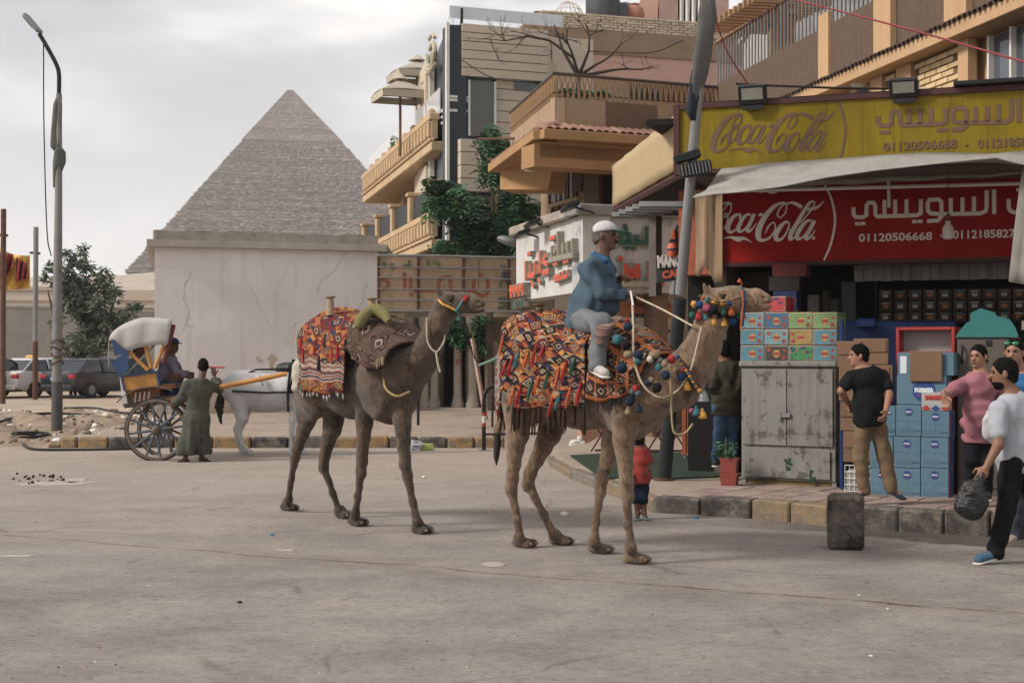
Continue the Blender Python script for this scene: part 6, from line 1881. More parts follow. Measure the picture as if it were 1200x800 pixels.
part('roof_cable', MB().tube([SF.w(su(x),.02, sz_(x, y)) for x, y in ((862,98),(900,100),(980,103),(1060,104),(1130,108))], .014,5), M_BLACKMETAL, sh, world=True)
px_box('roof_meter_box', 1006,1017,105,112,.3,.1, M_BLACKMETAL, .01, 'small black box on the roof edge between the two floodlights', 'box')
# ---------------- leaning pole
LPb = G(778,562,.17); k = LPb.y / FPX
LPd = (P(828,0,15.45) - LPb)
pl_ = thing('leaning_pole', 'leaning grey lamp pole with a black lower sleeve beside the cafe sign', 'pole', tuple(LPb))
def lpt(t): return LPb + LPd * t
part('pole_shaft', MB().tube([lpt(.41), lpt(.8), lpt(1.25)], [.062,.056,.048], 14), mat('galvanised', lin(128,130,132),.5,.1,3,.1,30, metal=.3), pl_, smooth=True, world=True)
part('black_sleeve', MB().tube([lpt(0), lpt(.2), lpt(.4)], [.085,.08,.078], 14), flat('black_sleeve', lin(38,42,46),.5), pl_, smooth=True, world=True)
part('base_flange', MB().lathe([(.13,0),(.13,.02),(.09,.03)], tuple(LPb),14), M_RUST, pl_, world=True)
# torn dark cloth bound to the pole
M_RAG = mat('torn_rag', lin(92,92,92),.95,.2,4,.4,20, dirt=lin(56,56,60), dsc=3, damt=.6)
def rag(centres, widths, m, label, base, name='torn_cloth', seed=1):
    rr = random.Random(seed); g = []
    for i in range(17):
        a = i / 16 * 2 * math.pi; row = []
        for j, (c, w_) in enumerate(zip(centres, widths)):
            r_ = .68 * w_ * (1 + .22 * math.sin(a * 3 + j * .8) + rr.uniform(-.06,.06))
            row.append(Vector(c) + Vector((math.cos(a) * r_, math.sin(a) * r_ * .8,0)))
        g.append(row)
    g[-1] = g[0]
    return solo(name, MB().sheet(g, .006), m, label, 'cloth', smooth='all', base=base)
cs_ = [lpt(t) + Vector((dx, -.02,0)) for t, dx in ((.79,-.01),(.82,-.04),(.855,-.02),(.89,-.0),(.93,.02),(.965,.03),(1.0,.02),(1.04,.0))]
rag(cs_, [.055,.11,.13,.14,.12,.14,.11,.06], M_RAG, 'grey torn cloth bound round the top of the leaning pole', tuple(lpt(.85)), seed=4)
cs_ = [lpt(t) + Vector((dx, -.03,0)) for t, dx in ((.765,-.02),(.785,-.05),(.81,-.05),(.84,-.06),(.865,-.07))]
rag(cs_, [.05,.11,.1,.08,.04], flat('dark_rag', lin(40,48,56),.95), 'dark blue grey rag hanging lower on the leaning pole', tuple(lpt(.79)), name='dark_cloth', seed=9)
pf_ = thing('pole_floodlight', 'pair of dusty black floodlights fixed low on the leaning pole', 'floodlight', tuple(lpt(.67)))
part('lamp_housing', MB().box(-.16,.2,-.2,-.05,-.1,.05,.02, M=Matrix.Rotation(R(-10),4, 'Y')), M_BLACKMETAL, pf_)
part('lamp_housing', MB().box(-.18,.12,-.17,-.04,.08,.18,.015, M=Matrix.Rotation(R(-16),4, 'Y')), M_BLACKMETAL, pf_)
part('bracket', MB().box(-.05,.05,-.06,.02,-.06,.12), M_BLACKMETAL, pf_)
for i in range(9): part('cooling_fin', MB().box(-.14 + i * .038,-.13 + i * .038,-.215,-.2,-.09,.03, M=Matrix.Rotation(R(-10),4, 'Y')), M_GREYMETAL, pf_)
# overhead red wires
def wire(pts, r_, m, label): solo('overhead_wire', MB().tube(catmull([tuple(p) for p in pts], 5), r_, 5), m, label, 'wire', base=tuple(pts[0]))
M_RW_ = flat('red_cable', lin(130,44,48),.6)
wire([P(900,-8,20), P(1060,33,16), P(1240,84,13)], .012, M_RW_, 'thin red cable crossing the upper right corner')
wire([P(833,5,15.6), P(852,60,15.8), P(876,98,16)], .009, M_RW_, 'short red cable from the leaning pole top to the yellow board')
# ---------------- things on the carpet: orange carts, plants, stool, trellis
M_OWOOD = mat('orange_wood', lin(150,76,42),.55,.12,4,.15,30, aniso=(6,6,.8), rand=.06)
def slat_cart(px0, px1, yt, yb, label, zb=.17):
    a = G(px0, yb, zb); b_ = P(px1, yb, a.y - .1); f = frame2((a.x, a.y),(b_.x, b_.y)); W = (b_ - a).length
    h = (yb - yt) / FPX * a.y
    c = thing('wooden_cart', label, 'cart', tuple(a), f.a)
    part('body', MB().box(.01, W - .01,.01,.5,.09, h - .02), M_MARO, c)
    n = 6
    for i in range(n): part('slat', MB().box(W * i / n + .006, W * (i + 1) / n - .006,-.015,.012,.1, h - .05,.004), M_OWOOD, c)
    part('top_board', MB().box(-.02, W + .02,-.03,.52, h - .03, h, .008), M_OWOOD, c); part('bottom_board', MB().box(-.01, W + .01,-.02,.5,.07,.1), M_OWOOD, c)
    for x, y in ((.04,.04),(W - .04,.04),(.04,.45),(W - .04,.45)):
        part('castor', MB().lathe([(.035,-.012),(.035,.012)], n=10, M=Matrix.Translation((x, y, .035)) @ Matrix.Rotation(R(90),4, 'Y')), M_WHITEP, c)
slat_cart(799,834,425,538, 'orange slatted wooden cart on castors beyond the front camel neck')
# crossed wooden fence behind the camel chest
tf = thing('crossed_fence', 'low fence of crossed brown battens beyond the carpet', 'fence', tuple(G(705,531,.17)), R(-6))
for i in range(5):
    x = i * .28
    for s_ in (1,-1): part('batten', MB().box(-.012,.012,-.01 + .02 * (s_ > 0),.01 + .02 * (s_ > 0),-.3,.3, M=Matrix.Translation((x, 0,.28)) @ Matrix.Rotation(R(32 * s_),4, 'Y')), M_MARO, tf)
for z in (.03,.53): part('rail', MB().box(-.1,1.3,-.02,.04, z, z + .03), M_MARO, tf)
# planter pots
M_TERRA = mat('red_planter', lin(128,52,42),.6,.1,3,.1,30)
def planter(px, yb, w_, h, label, plant=True, m=None):
    a = G(px, yb, .17); c = thing('planter', label, 'planter', tuple(a), R(-20))
    part('pot', MB().prism([(-w_ * .43,0),(w_ * .43,0),(w_ * .5, h * .8),(w_ * .54, h * .82),(w_ * .54, h),(-w_ * .54, h),(-w_ * .54, h * .82),(-w_ * .5, h * .8)], -w_ * .4, w_ * .4), m or M_TERRA, c)
    if plant:
        lf = MB(); leaves(lf, (0,0, h + .1),(w_ * .5, w_ * .35,.13),120,.07); part('plant', lf, M_LEAFG, c)
planter(855,569.5,.19,.16, 'lower dark red plastic planter beside the white cabinet', False)
o = thing('planter', 'upper red plastic planter with a green plant set on the lower one', 'planter', tuple(G(855,569.5,.17) + Vector((0,0,.161))), R(-20))
part('pot', MB().prism([(-.082,0),(.082,0),(.094,.13),(.102,.135),(.102,.165),(-.102,.165),(-.102,.135),(-.094,.13)], -.075,.075), M_TERRA, o)
lf = MB(); leaves(lf, (-.03,0,.24),(.13,.1,.12),150,.075); part('plant', lf, M_LEAFG, o)
st = thing('blue_stool', 'small blue stool half hidden behind the potted plant', 'stool', tuple(G(858,548,.17)), R(10))
M_SBL = flat('stool_blue', lin(40,88,120),.5)
part('seat', MB().box(-.15,.15,-.15,.15,.47,.5,.01), M_SBL, st)
for x in (-1,1):
    for y in (-1,1): part('leg', MB().tube([(x * .15, y * .15,0),(x * .12, y * .12,.47)], .016,6), M_SBL, st)
for z in (.15,.3): part('stretcher', MB().tube([(-.14,-.14, z),(.14,-.14, z)], .012,6), M_SBL, st)
o = solo('plastic_bag', MB().ell((0,0,.07),(.14,.1,.08),14, jit=.25).ell((.05,0,.17),(.05,.04,.05),8, jit=.3), M_LW, 'crumpled white plastic bag on the far edge of the platform behind the front camel', 'bag'); o.location = G(676,525,.0)
o = solo('plastic_bag', MB().ell((0,0,.08),(.16,.1,.1),14, jit=.3), mat('grey_bag', lin(150,152,158)), 'grey crumpled bag lying against the far kerb between the camels', 'bag'); o.location = G(486,528)
o = solo('snack_packet', MB().box(-.14,.14,-.02,.03,0,.13,.02), splashmat('packet_print', lin(150,158,60), lin(60,130,70), lin(200,190,90)), 'yellow green snack packet against the far kerb between the camels', 'packet'); o.location = G(499,528); o.rotation_euler = (R(-15),0, R(10))
# hooped barrier and green post beyond the street
hb_ = thing('hoop_barrier', 'black hooped street barrier with red and white bands behind the front camel', 'barrier', tuple(G(567,528)))
a = Vector((0,0,0)); kk_ = G(567,528).y / FPX
part('hoop', MB().tube(catmull([(0,0,0),(0,0,.85),(.05,.0,1.02),(.18,0,1.1),(.9,.3,1.1),(1.02,.35,1.02),(1.05,.36,.85),(1.05,.36,0)], 5),.035,8), M_BLACKMETAL, hb_, smooth=True)
M_BR = flat('band_red', lin(170,40,40)); M_BWH = flat('band_white', lin(204,200,196))
for z, m in ((.42, M_BR),(.48, M_BWH),(.54, M_BWH),(.60, M_BR)):
    part('band', MB().tube([(0,0, z),(0,0, z + .058)], .038,10), m, hb_)
part('cross_bar', MB().tube([(0,0,.28),(1.05,.36,.28)], .02,6), M_BLACKMETAL, hb_); part('foot_plate', MB().box(-.1,.14,-.06,.06,0,.015), M_GREYMETAL, hb_)
solo('thin_bollard', MB().tube([(0,0,0),(0,0,1.0)], .03,8).tube([(0,0,1.0),(0,0,1.05)], .02,8), M_BLACKMETAL, 'thin dark post on the far pavement below the rear camel neck', 'post').location = G(490,498,.17)
solo('thin_bollard', MB().tube([(0,0,0),(0,0,.8)], .022,8), M_BLACKMETAL, 'thin black and white post behind the hooped barrier', 'post').location = G(577,510,.0)
solo('leaning_plank', MB().tube([(0,0,0),(-.35,.1,2.0)], .05,4), mat('red_white_plank', lin(170,140,128),.8,.3,8), 'pale plank leaning right of the stone columns', 'plank').location = G(571,500,0)
# ================================================================== PEOPLE
def V3(v): return np.array(v, float)
def nrm(v): v = V3(v); return v / (np.linalg.norm(v) + 1e-9)
def clothmat(name, col, var=.12, dirt=None, rough=.9):
    return mat(name, col, rough, var, 5,.5,6, dirt=dirt, dsc=4, damt=.35, spec=.12, bdist=.03)
M_SKIN = {'dark': mat('skin_dark', lin(96,64,48),.55,.06,8,.08,90, spec=.35), 'mid': mat('skin_mid', lin(150,104,80),.55,.06,8,.08,90, spec=.35), 'brown': mat('skin_brown', lin(124,84,62),.55,.06,8,.08,90, spec=.35)}
M_HAIR = mat('hair_black', lin(14,12,12),.8,.3,20,.6,120, spec=.1); M_EYE = flat('eye_dark', lin(22,18,16),.2)
M_LIP = flat('lips', lin(112,62,54),.5); M_GREYH = mat('hair_grey', lin(80,74,70),.8,.3,20,.5,100)
def hand(w, d, nrmv, curl=.6, s=1.0, side=1):
    """palm and five unequal bent fingers; w wrist, d pointing along the hand, nrmv palm normal"""
    w, d, n_ = V3(w), nrm(d), V3(nrmv); n_ = nrm(n_ - d * (n_ @ d)); b = np.cross(d, n_) * side
    pr = [cone(w - d * .03, w + d * .015,.026 * s, .027 * s, .015), ell(w + d * .05 * s, (.05 * s, .042 * s, .018 * s), d, n_, .012)]
    for i, (ln, off) in enumerate(((.068,.030),(.078,.010),(.073,-.011),(.056,-.030))):
        k = w + d * .088 * s + b * off * s; a1 = curl * .8; a2 = curl * 1.9
        j = k + (d * math.cos(a1) + n_ * math.sin(a1)) * ln * .5 * s; t = j + (d * math.cos(a2) + n_ * math.sin(a2)) * ln * .5 * s
        pr += [cone(k - d * .02, j, .0095 * s, .009 * s, .006), cone(j, t, .009 * s, .0075 * s, .004)]
    k = w + d * .03 * s + b * .03 * s; j = k + (b * .8 + d * .6 + n_ * .3) * .035 * s; t = j + (d * .9 + b * .1 + n_ * (.3 + .5 * curl)) * .03 * s
    pr += [cone(k, j, .013 * s, .011 * s, .008), cone(j, t, .011 * s, .0085 * s, .004)]
    return sdf_arrays(pr, .0048)
def folds(amp, seed=0, fr=1.0):
    def f(g):
        x, y, z = g[..., 0] * fr, g[..., 1] * fr, g[..., 2] * fr
        return amp * (np.sin(17 * (z * 1.2 + x * .8) + 3.5 * np.sin(6 * x + 7 * z + seed) + 2.5 * np.sin(9 * y + seed)) + .55 * np.sin(36 * (z - .7 * x) + 4 * np.sin(8 * x + 7 * y + 6 * z + seed)))
    return f
SPX = {'h': 1.0}
def person(label, J, skin='mid', face=(0,-1,0), hair=M_HAIR, cap=None, top=None, top_m=None, trousers=None, tr_m=None, shoe=None, shoe_m=None, s=1.0, group=None, stache=False, beard=False,
           hands=('L', 'R'), grip=.7, belly=0.0, robe=None, vox=.0125, bald=False, tuck=0.0, up=(0,0,1), bare=False, cat='person', fat=1.0, hair_ext=1.035):
    J = {k: V3(v) for k, v in J.items()}
    base = (J['anR'] + J['anL']) / 2 if 'anR' in J else J['pel']
    p = thing('person', label, cat, tuple(base),0, group)
    sk = M_SKIN[skin]
    side = nrm(J['shL'] - J['shR']); f = nrm(face); u = nrm(V3(up)); f = nrm(f - u * (f @ u)); sd = np.cross(u, f)
    tor = nrm(J['chest'] - J['pel'])
    H = J['head']
    def Hp(a, b, c): return H + f * a * s + u * b * s + sd * c * s
    body = [ell(H + u * .02 * s, V3((.094,.076,.098)) * s, f, u, .02), ell(Hp(.02,-.055,0), V3((.066,.055,.066)) * s, f, u, .03), cone(Hp(.086,.005,0), Hp(.112,-.032,0),.011 * s, .0165 * s, .012),
            ell(Hp(.085,.03,0), V3((.016,.05,.012)) * s, f, u, .012), ell(Hp(.088,-.062,0), V3((.012,.024,.01)) * s, f, u, .01), ell(Hp(.076,-.096,0), V3((.02,.024,.017)) * s, f, u, .015),
            ell(Hp(.086,.008,.03), V3((.016,.018,.012)) * s, f, u, .008,-1), ell(Hp(.086,.008,-.03), V3((.016,.018,.012)) * s, f, u, .008,-1),
            ell(Hp(-.005,-.008,.083), V3((.02,.013,.032)) * s, f, u, .006), ell(Hp(-.005,-.008,-.083), V3((.018,.01,.032)) * s, f, u, .008),
            cone(Hp(-.015,-.06,0), J['neck'], .054 * s * fat, .06 * s * fat, .03)]
    clav = J['neck'] - tor * .05 * s
    def torso(k, r):
        c, pl = J['chest'], J['pel']; md = (c + pl) / 2 + f * 0; fw = nrm(np.cross(side, tor)); fw = fw if fw @ f > -.2 else -fw
        w_ = np.linalg.norm(J['shL'] - J['shR']) / 2
        return [ell(c + tor * .03 * s, (w_ * .93 + r, .115 * s * fat + r, .17 * s), side, tor, k), ell(md + fw * belly * .5,(w_ * .80 * fat + r, (.105 * fat + belly * .6) * s + r, .19 * s), side, tor, k), ell(pl, (w_ * .84 * fat + r, .12 * s * fat + r, .14 * s), side, tor, k),
                cone(clav, J['shL'] - side * .02,.05 * s + r, .055 * s + r, .05), cone(clav, J['shR'] + side * .02,.05 * s + r, .055 * s + r, .05)]
    body += torso(.05,-.012)
    for q in 'LR':
        body += [cone(J['sh' + q], J['el' + q], .052 * s * fat, .041 * s * fat, .03), cone(J['el' + q], J['wr' + q], .041 * s, .027 * s, .02)]
        if 'hip' + q in J:
            body += [cone(J['hip' + q], J['kn' + q], .082 * s * fat, .055 * s, .03), cone(J['kn' + q], J['an' + q], .054 * s, .036 * s, .03)]
            if bare or shoe == 'sandal':
                body += [cone(J['an' + q], J['toe' + q], .034 * s, .024 * s, .02, w=(0,0,1), s=.8)]
    ex = []
    for q in hands:
        d = J['wr' + q] - J['el' + q] if 'ha' + q not in J else J['ha' + q] - J['wr' + q]
        ex.append(hand(J['wr' + q], d, J.get('pn' + q, np.cross(d, u)), grip, s, 1 if q == 'L' else -1))
    sdf_mesh('body', body, vox, sk, extra=ex, parent=p)
    for c in (.03,-.03):
        part('eye', MB().ell(tuple(Hp(.079,.009, c)),.0105 * s, 8), M_EYE, p, world=True)
        part('eyebrow', MB().tube([tuple(Hp(.092,.032, c * .5)), tuple(Hp(.09,.037, c)), tuple(Hp(.08,.03, c * 1.5))], .0045 * s, 5), M_HAIR, p, world=True)
    part('lips', MB().ell((0,0,0),(.024 * s, .008 * s, .0065 * s),8, M=Matrix.Translation(Hp(.0985,-.064,0)) @ Matrix(((sd[0], f[0], u[0], 0),(sd[1], f[1], u[1], 0),(sd[2], f[2], u[2], 0),(0,0,0,1)))), M_LIP, p, world=True)
    if stache or beard:
        part('moustache', MB().ell((0,0,0),(.032 * s, .01 * s, .009 * s),8, M=Matrix.Translation(Hp(.101,-.05,0)) @ Matrix(((sd[0], f[0], u[0], 0),(sd[1], f[1], u[1], 0),(sd[2], f[2], u[2], 0),(0,0,0,1)))), M_HAIR, p, world=True)
    if beard:
        sdf_mesh('beard', [ell(Hp(.03,-.075,0), V3((.064,.062,.052)) * s, f, u, .02)], .009, M_HAIR, cuts=[(Hp(0,-.062,0), u),(Hp(.0,0,0),-f)], disp=folds(.0015,3,3), parent=p)
    if not bald:
        sdf_mesh('hair', [ell(Hp(-.006,.03,0), V3((.1,.0775,.099)) * s * hair_ext, f, u, .02), ell(Hp(-.05,-.035,0), V3((.052,.068,.05)) * s, f, u, .03)], .01, hair,
                 cuts=[(Hp(.058,.03,0), nrm(f * 1.0 - u * .75)),(Hp(-.012,-.03,0),-u * .8 + f * .5)], disp=folds(.0036,5,4), parent=p)
    if cap is not None:
        cm, bm = cap
        sdf_mesh('cap', [ell(Hp(-.002,.05,0), V3((.106,.09,.082)) * s, f, u, .02)], .01, cm, cuts=[(Hp(0,.038,0),-u + f * .12)], parent=p)
        part('cap_brim', MB().ell((0,0,0),(.07 * s, .075 * s, .009 * s),14, M=Matrix.Translation(Hp(.115,.045,0)) @ Matrix(((sd[0], f[0], u[0], 0),(sd[1], f[1], u[1], 0),(sd[2] , f[2] - .12, u[2], 0),(0,0,0,1)))), bm, p, world=True, smooth=True)
    if top:
        pr = torso(.05,.016); pr.insert(3, cone(J['pel'] - tor * (.08 + tuck) * s, J['pel'] + tor * .1,.14 * s * fat, .15 * s * fat, .06, w=side, s=1.15))
        slv = {'long': .93, 'tee': .55, 'tank': 0, 'rolled': .75}[top]
        for q in 'LR':
            sh_, el_, wr_ = J['sh' + q], J['el' + q], J['wr' + q]
            if slv > .5:
                pr.append(cone(sh_, el_ if slv > .6 else sh_ + (el_ - sh_) * .62,.072 * s * fat, (.058 if slv > .6 else .070) * s * fat, .016))
            elif slv: pr.append(cone(sh_, sh_ + (el_ - sh_) * .6,.07 * s, .066 * s, .03))
            if slv > .6: pr.append(cone(el_, el_ + (wr_ - el_) * (slv - .05),.056 * s * fat, .042 * s, .01))
        if top != 'tank': pr.append(cone(clav + tor * .02, J['neck'] + tor * .0,.075 * s, .06 * s, .03))
        sdf_mesh('shirt', pr, vox * .95, top_m, cuts=[(J['pel'] - tor * (.12 + tuck) * s, -tor),(J['neck'] + tor * .02 * s, tor + f * .15)], disp=folds(.010 if top != 'tee' else .0055, hash(label) % 7), parent=p)
    if trousers:
        pr = [ell(J['pel'] - tor * .02,(.165 * s * fat, .125 * s * fat, .13 * s), side, tor, .04)]
        for q in 'LR':
            hp, kn, an = J['hip' + q], J['kn' + q], J['an' + q]; en = an if trousers == 'long' else kn + (an - kn) * .1
            lw = .018 if trousers == 'long' else .02
            pr += [cone(hp, kn, .098 * s * fat, (.066 + lw * .5) * s, .03), cone(kn, en, (.066 + lw * .5) * s, (.05 + lw) * s, .03)]
        sdf_mesh('trousers', pr, vox, tr_m, disp=folds(.0055,2), parent=p, cuts=[(J['pel'] + tor * .1 * s, tor)])
    if robe is not None:
        zf = min(J['anL'][2], J['anR'][2]) + .06
        c = (J['anL'] + J['anR']) / 2; c[2] = zf + .03
        pr = torso(.06,.03)
        for q in 'LR':
            pr += [cone(J['sh' + q], J['el' + q], .085 * s, .08 * s, .03), cone(J['el' + q], J['el' + q] + (J['wr' + q] - J['el' + q]) * .82,.08 * s, .075 * s, .03)]
            a2 = J['an' + q].copy(); a2[2] = zf + .05; pr += [cone(J['pel'], a2,.17 * s, .15 * s, .08)]
        pr.append(cone(clav, J['neck'], .08 * s, .062 * s, .03))
        cc = J['pel']
        def rf(g, c=cc):
            an = np.arctan2(g[..., 1] - c[1], g[..., 0] - c[0]); k = np.clip((c[2] + .1 - g[..., 2]) / .6,0,1)
            return .02 * k * np.sin(an * 9 + 2 * np.sin(g[..., 2] * 3)) + folds(.004,1)(g)
        sdf_mesh('robe', pr, .014, robe, cuts=[((0,0, zf),(0,0,-1)),(J['neck'] + u * .0, u)], disp=rf, parent=p)
    if shoe:
        for q in 'LR':
            an, toe = J['an' + q], J['toe' + q]; d = nrm(toe - an); 
            if shoe == 'sandal':
                o_ = V3((0,0,-.028 * s)); n_ = nrm(np.cross(d, np.cross((0,0,1), d)))
                sdf_mesh('sandal', [cone(an - d * .03 + o_, toe + d * .03 + o_, .042 * s, .045 * s, .02, w=(0,0,1), s=.36)], .009, shoe_m, parent=p)
            else:
                pr = [cone(an - d * .035 - V3((0,0,.02 * s)), toe, .045 * s, .038 * s, .03, w=(0,0,1), s=.95), cone(an, an + (0,0,.03),.048 * s, .044 * s, .02)]
                sdf_mesh('shoe', pr, .009, shoe_m, parent=p)
                so = [cone(an - d * .04 - V3((0,0,.052 * s)), toe + d * .012 - V3((0,0,.03 * s)),.043 * s, .041 * s, .01, w=(0,0,1), s=.3)]
                sdf_mesh('sole', so, .0075, M_SOLE, parent=p)
    return p
M_SOLE = flat('shoe_sole', lin(190,184,174),.7)
def JP(Y, **k):
    """joints from photograph pixels; each value (px, py, depth offset)"""
    return {n: P(v[0], v[1], Y + (v[2] if len(v) > 2 else 0)) for n, v in k.items()}
# ---- rider
M_DENIM = clothmat('blue_shirt', lin(66,86,100),.2, lin(44,60,74)); M_GREYT = clothmat('grey_trousers', lin(104,108,112),.12)
J = JP(11.85, head=(709,277), neck=(705,299), chest=(699,326), pel=(688,370), shR=(688,315,-.17), shL=(706,311,.2), elR=(706,346,-.26), wrR=(733,345,-.14), elL=(716,342,.22), wrL=(726,327,.02),
       hipR=(684,376,-.16), hipL=(696,376,.14), knR=(705,378,-.62), knL=(722,384,.4), anR=(699,429,-.66), anL=(716,434,.42), toeR=(709,437,-.80), toeL=(730,438,.4))
J['haR'] = P(742,346,11.85 - .1); J['haL'] = P(733,322,11.85 - .06); J['pnR'] = Vector((.3,.2,-1)); J['pnL'] = Vector((.2,-.6,-1))
rider = person('man in blue shirt and white cap riding the front camel, holding its rope', J, 'dark', (.93,-.36,.02), cap=(clothmat('cap_white', lin(176,172,172)), clothmat('cap_brim', lin(66,110,104))), hair=M_GREYH,
               top='long', top_m=M_DENIM, trousers='long', tr_m=M_GREYT, shoe='shoe', shoe_m=clothmat('pale_shoe', lin(166,162,154)), stache=True, belly=.11, grip=1.1, fat=1.08, vox=.0105, tuck=.03)
sdf_mesh('sock', [cone(P(700,424,11.2), P(699,431,11.19),.05,.047,.02)], .01, flat('sock_black', lin(28,28,32)), parent=rider)
sdf_mesh('collar', [cone(P(697,300,11.78), P(710,305,11.72),.04,.03,.02), cone(P(703,300,11.95), P(712,306,11.8),.035,.03,.02)], .009, clothmat('collar_blue', lin(44,84,122)), parent=rider)
part('cuff', MB().tube([P(729,345,11.72), P(734,345.5,11.72)], .05,12), clothmat('cuff_blue', lin(40,62,80)), rider, world=True, smooth=True)
part('shirt_placket', MB().tube([P(714,306,11.66), P(721,325,11.6), P(723,345,11.58)], [.012,.014,.012], 5, flat=.4), clothmat('placket_blue', lin(44,68,88)), rider, world=True)
# ---- man in galabeya
J = JP(22.0, head=(238,429,.05), neck=(236,443), chest=(233,462), pel=(230,490), shR=(246,452,.1), shL=(219,452,-.1), elR=(252,462,-.1), wrR=(247,458,-.3), elL=(213,466,-.05), wrL=(204,473,.1),
       hipR=(235,490,.08), hipL=(224,490,-.08), knR=(236,515,.05), knL=(222,515,-.05), anR=(236,536.5,.1), anL=(217,538,-.1), toeR=(243,538,.0), toeL=(209,540,-.12))
J['shR'] = P(247,453,22.15); J['elR'] = P(256,455,22.4); J['wrR'] = P(251,440,22.5); J['haR'] = P(250,434,22.5)
person('man in a long grey green robe standing by the yellow carriage wheel', J, 'dark', (-.35,.92,0), robe=clothmat('robe_green', lin(76,78,68),.1), shoe='sandal', shoe_m=M_RUBBER, grip=.6)
# ---- carriage driver and passengers
J = JP(22.9, head=(203,405), neck=(199,417), chest=(197,428), pel=(190,449), shR=(197,422,-.14), shL=(203,421,.18), elR=(207,437,-.2), wrR=(217,440,-.1), elL=(212,436,.2), wrL=(222,438,.1),
       hipR=(192,450,-.1), hipL=(194,449,.12), knR=(206,441,-.2), knL=(213,438,.1), anR=(199,463,-.2), anL=(207,462,.1), toeR=(209,467,-.2), toeL=(217,466,.1))
M_JEAN = clothmat('jeans_blue', lin(50,76,104))
person('carriage driver in a navy cap, lavender shirt and jeans on the front seat', J, 'dark', (.8,-.6,0), cap=(clothmat('cap_navy', lin(34,50,86)),) * 2, top='long', top_m=clothmat('lavender_shirt', lin(112,106,122)), trousers='long', tr_m=M_JEAN, shoe='shoe', shoe_m=M_RUBBER, stache=True)
J = JP(23.2, head=(163,409), neck=(162,421), chest=(160,432), pel=(158,452), shR=(153,425,-.1), shL=(169,425,.1), elR=(150,440,-.15), wrR=(160,447,-.25), elL=(178,438,.1), wrL=(184,447,0),
       hipR=(156,453,-.1), hipL=(163,453,.1), knR=(178,447,-.2), knL=(186,446,.1), anR=(180,466,-.2), anL=(188,466,.1), toeR=(188,469,-.2), toeL=(196,469,.1))
person('passenger in a pale blue shirt shaded under the carriage hood', J, 'brown', (.9,-.4,0), top='long', top_m=clothmat('pale_blue_shirt', lin(120,140,156)), trousers='long', tr_m=M_JEAN, shoe='shoe', shoe_m=M_RUBBER)
# ---- man by the cars
J = JP(56, head=(86,416), neck=(86,421), chest=(85,427), pel=(85,438), shR=(79,424), shL=(92,424), elR=(78,431), wrR=(80,436), elL=(93,431), wrL=(91,436), hipR=(83,439), hipL=(88,439), knR=(83,451), knL=(88,451), anR=(83,461), anL=(88,461), toeR=(83,462,-.15), toeL=(88,462,-.15))
person('distant man in a checked shirt walking between the white and dark cars', J, 'dark', (0,1,0), top='tee', top_m=clothmat('checked_shirt', lin(140,132,134)), trousers='long', tr_m=M_RUBBER, shoe='shoe', shoe_m=M_RUBBER, vox=.022, hands=())
# ---- man in olive jacket behind the camel neck
J = JP(17.0, head=(848,411), neck=(849,425), chest=(852,440), pel=(851,475), shR=(865,431), shL=(838,431), elR=(868,452,-.1), wrR=(861,470,.1), elL=(835,452,-.1), wrL=(842,470,.1),
       hipR=(858,478), hipL=(846,478), knR=(858,510,.1), knL=(843,510,.05), anR=(858,538), anL=(840,539,.1), toeR=(860,541,.2), toeL=(838,543,-.16))
person('man in an olive jacket and blue jeans seen from behind left of the white cabinet', J, 'brown', (-.3,.95,0), top='long', top_m=clothmat('olive_jacket', lin(58,56,44)), trousers='long', tr_m=M_JEAN, shoe='shoe', shoe_m=M_RUBBER, fat=1.05)
# ---- child
J = JP(14.4, head=(750,516), neck=(750,526), chest=(749,535), pel=(750,557), shR=(757,531,.03), shL=(742,531), elR=(762,541,0), wrR=(760,549,-.08), elL=(739,543,0), wrL=(741,553,-.06),
       hipR=(754,562), hipL=(746,562), knR=(754,584), knL=(746,584), anR=(755,601), anL=(747,602), toeR=(757,605,-.12), toeL=(746,606,-.12))
person('small child in a red shirt and dark shorts standing behind the front camel', J, 'dark', (.4,.9,0), s=.66, top='tee', top_m=clothmat('red_tee', lin(150,52,46)), trousers='short', tr_m=clothmat('dark_shorts', lin(34,40,58)), shoe='sandal', shoe_m=flat('green_slipper', lin(90,120,106)), vox=.011, grip=.3, fat=1.0)
# ---- man in black t-shirt
J = JP(14.15, head=(1007,417,0), neck=(1013,432), chest=(1016,448), pel=(1019,486), shR=(1034,440,.05), shL=(998,440,-.04), elR=(1042,462,-.05), wrR=(1036,478,-.2), elL=(986,458,-.02), wrL=(994,473,.12),
       hipR=(1027,492), hipL=(1012,492), knR=(1037,535,.02), knL=(1008,535,0), anR=(1044,572,.0), anL=(1013,574,.0), toeR=(1055,579,-.03), toeL=(1003,581,-.06))
J['wrR'] = P(1038,482,13.95)
person('young man in black t-shirt and khaki trousers before the cardboard sheets', J, 'mid', (-.95,.1,-.05), top='tee', top_m=clothmat('black_tee', lin(26,27,30)), trousers='long', tr_m=clothmat('khaki', lin(112,91,68)), shoe='sandal', shoe_m=flat('navy_slipper', lin(30,44,60)), s=.93, vox=.011)
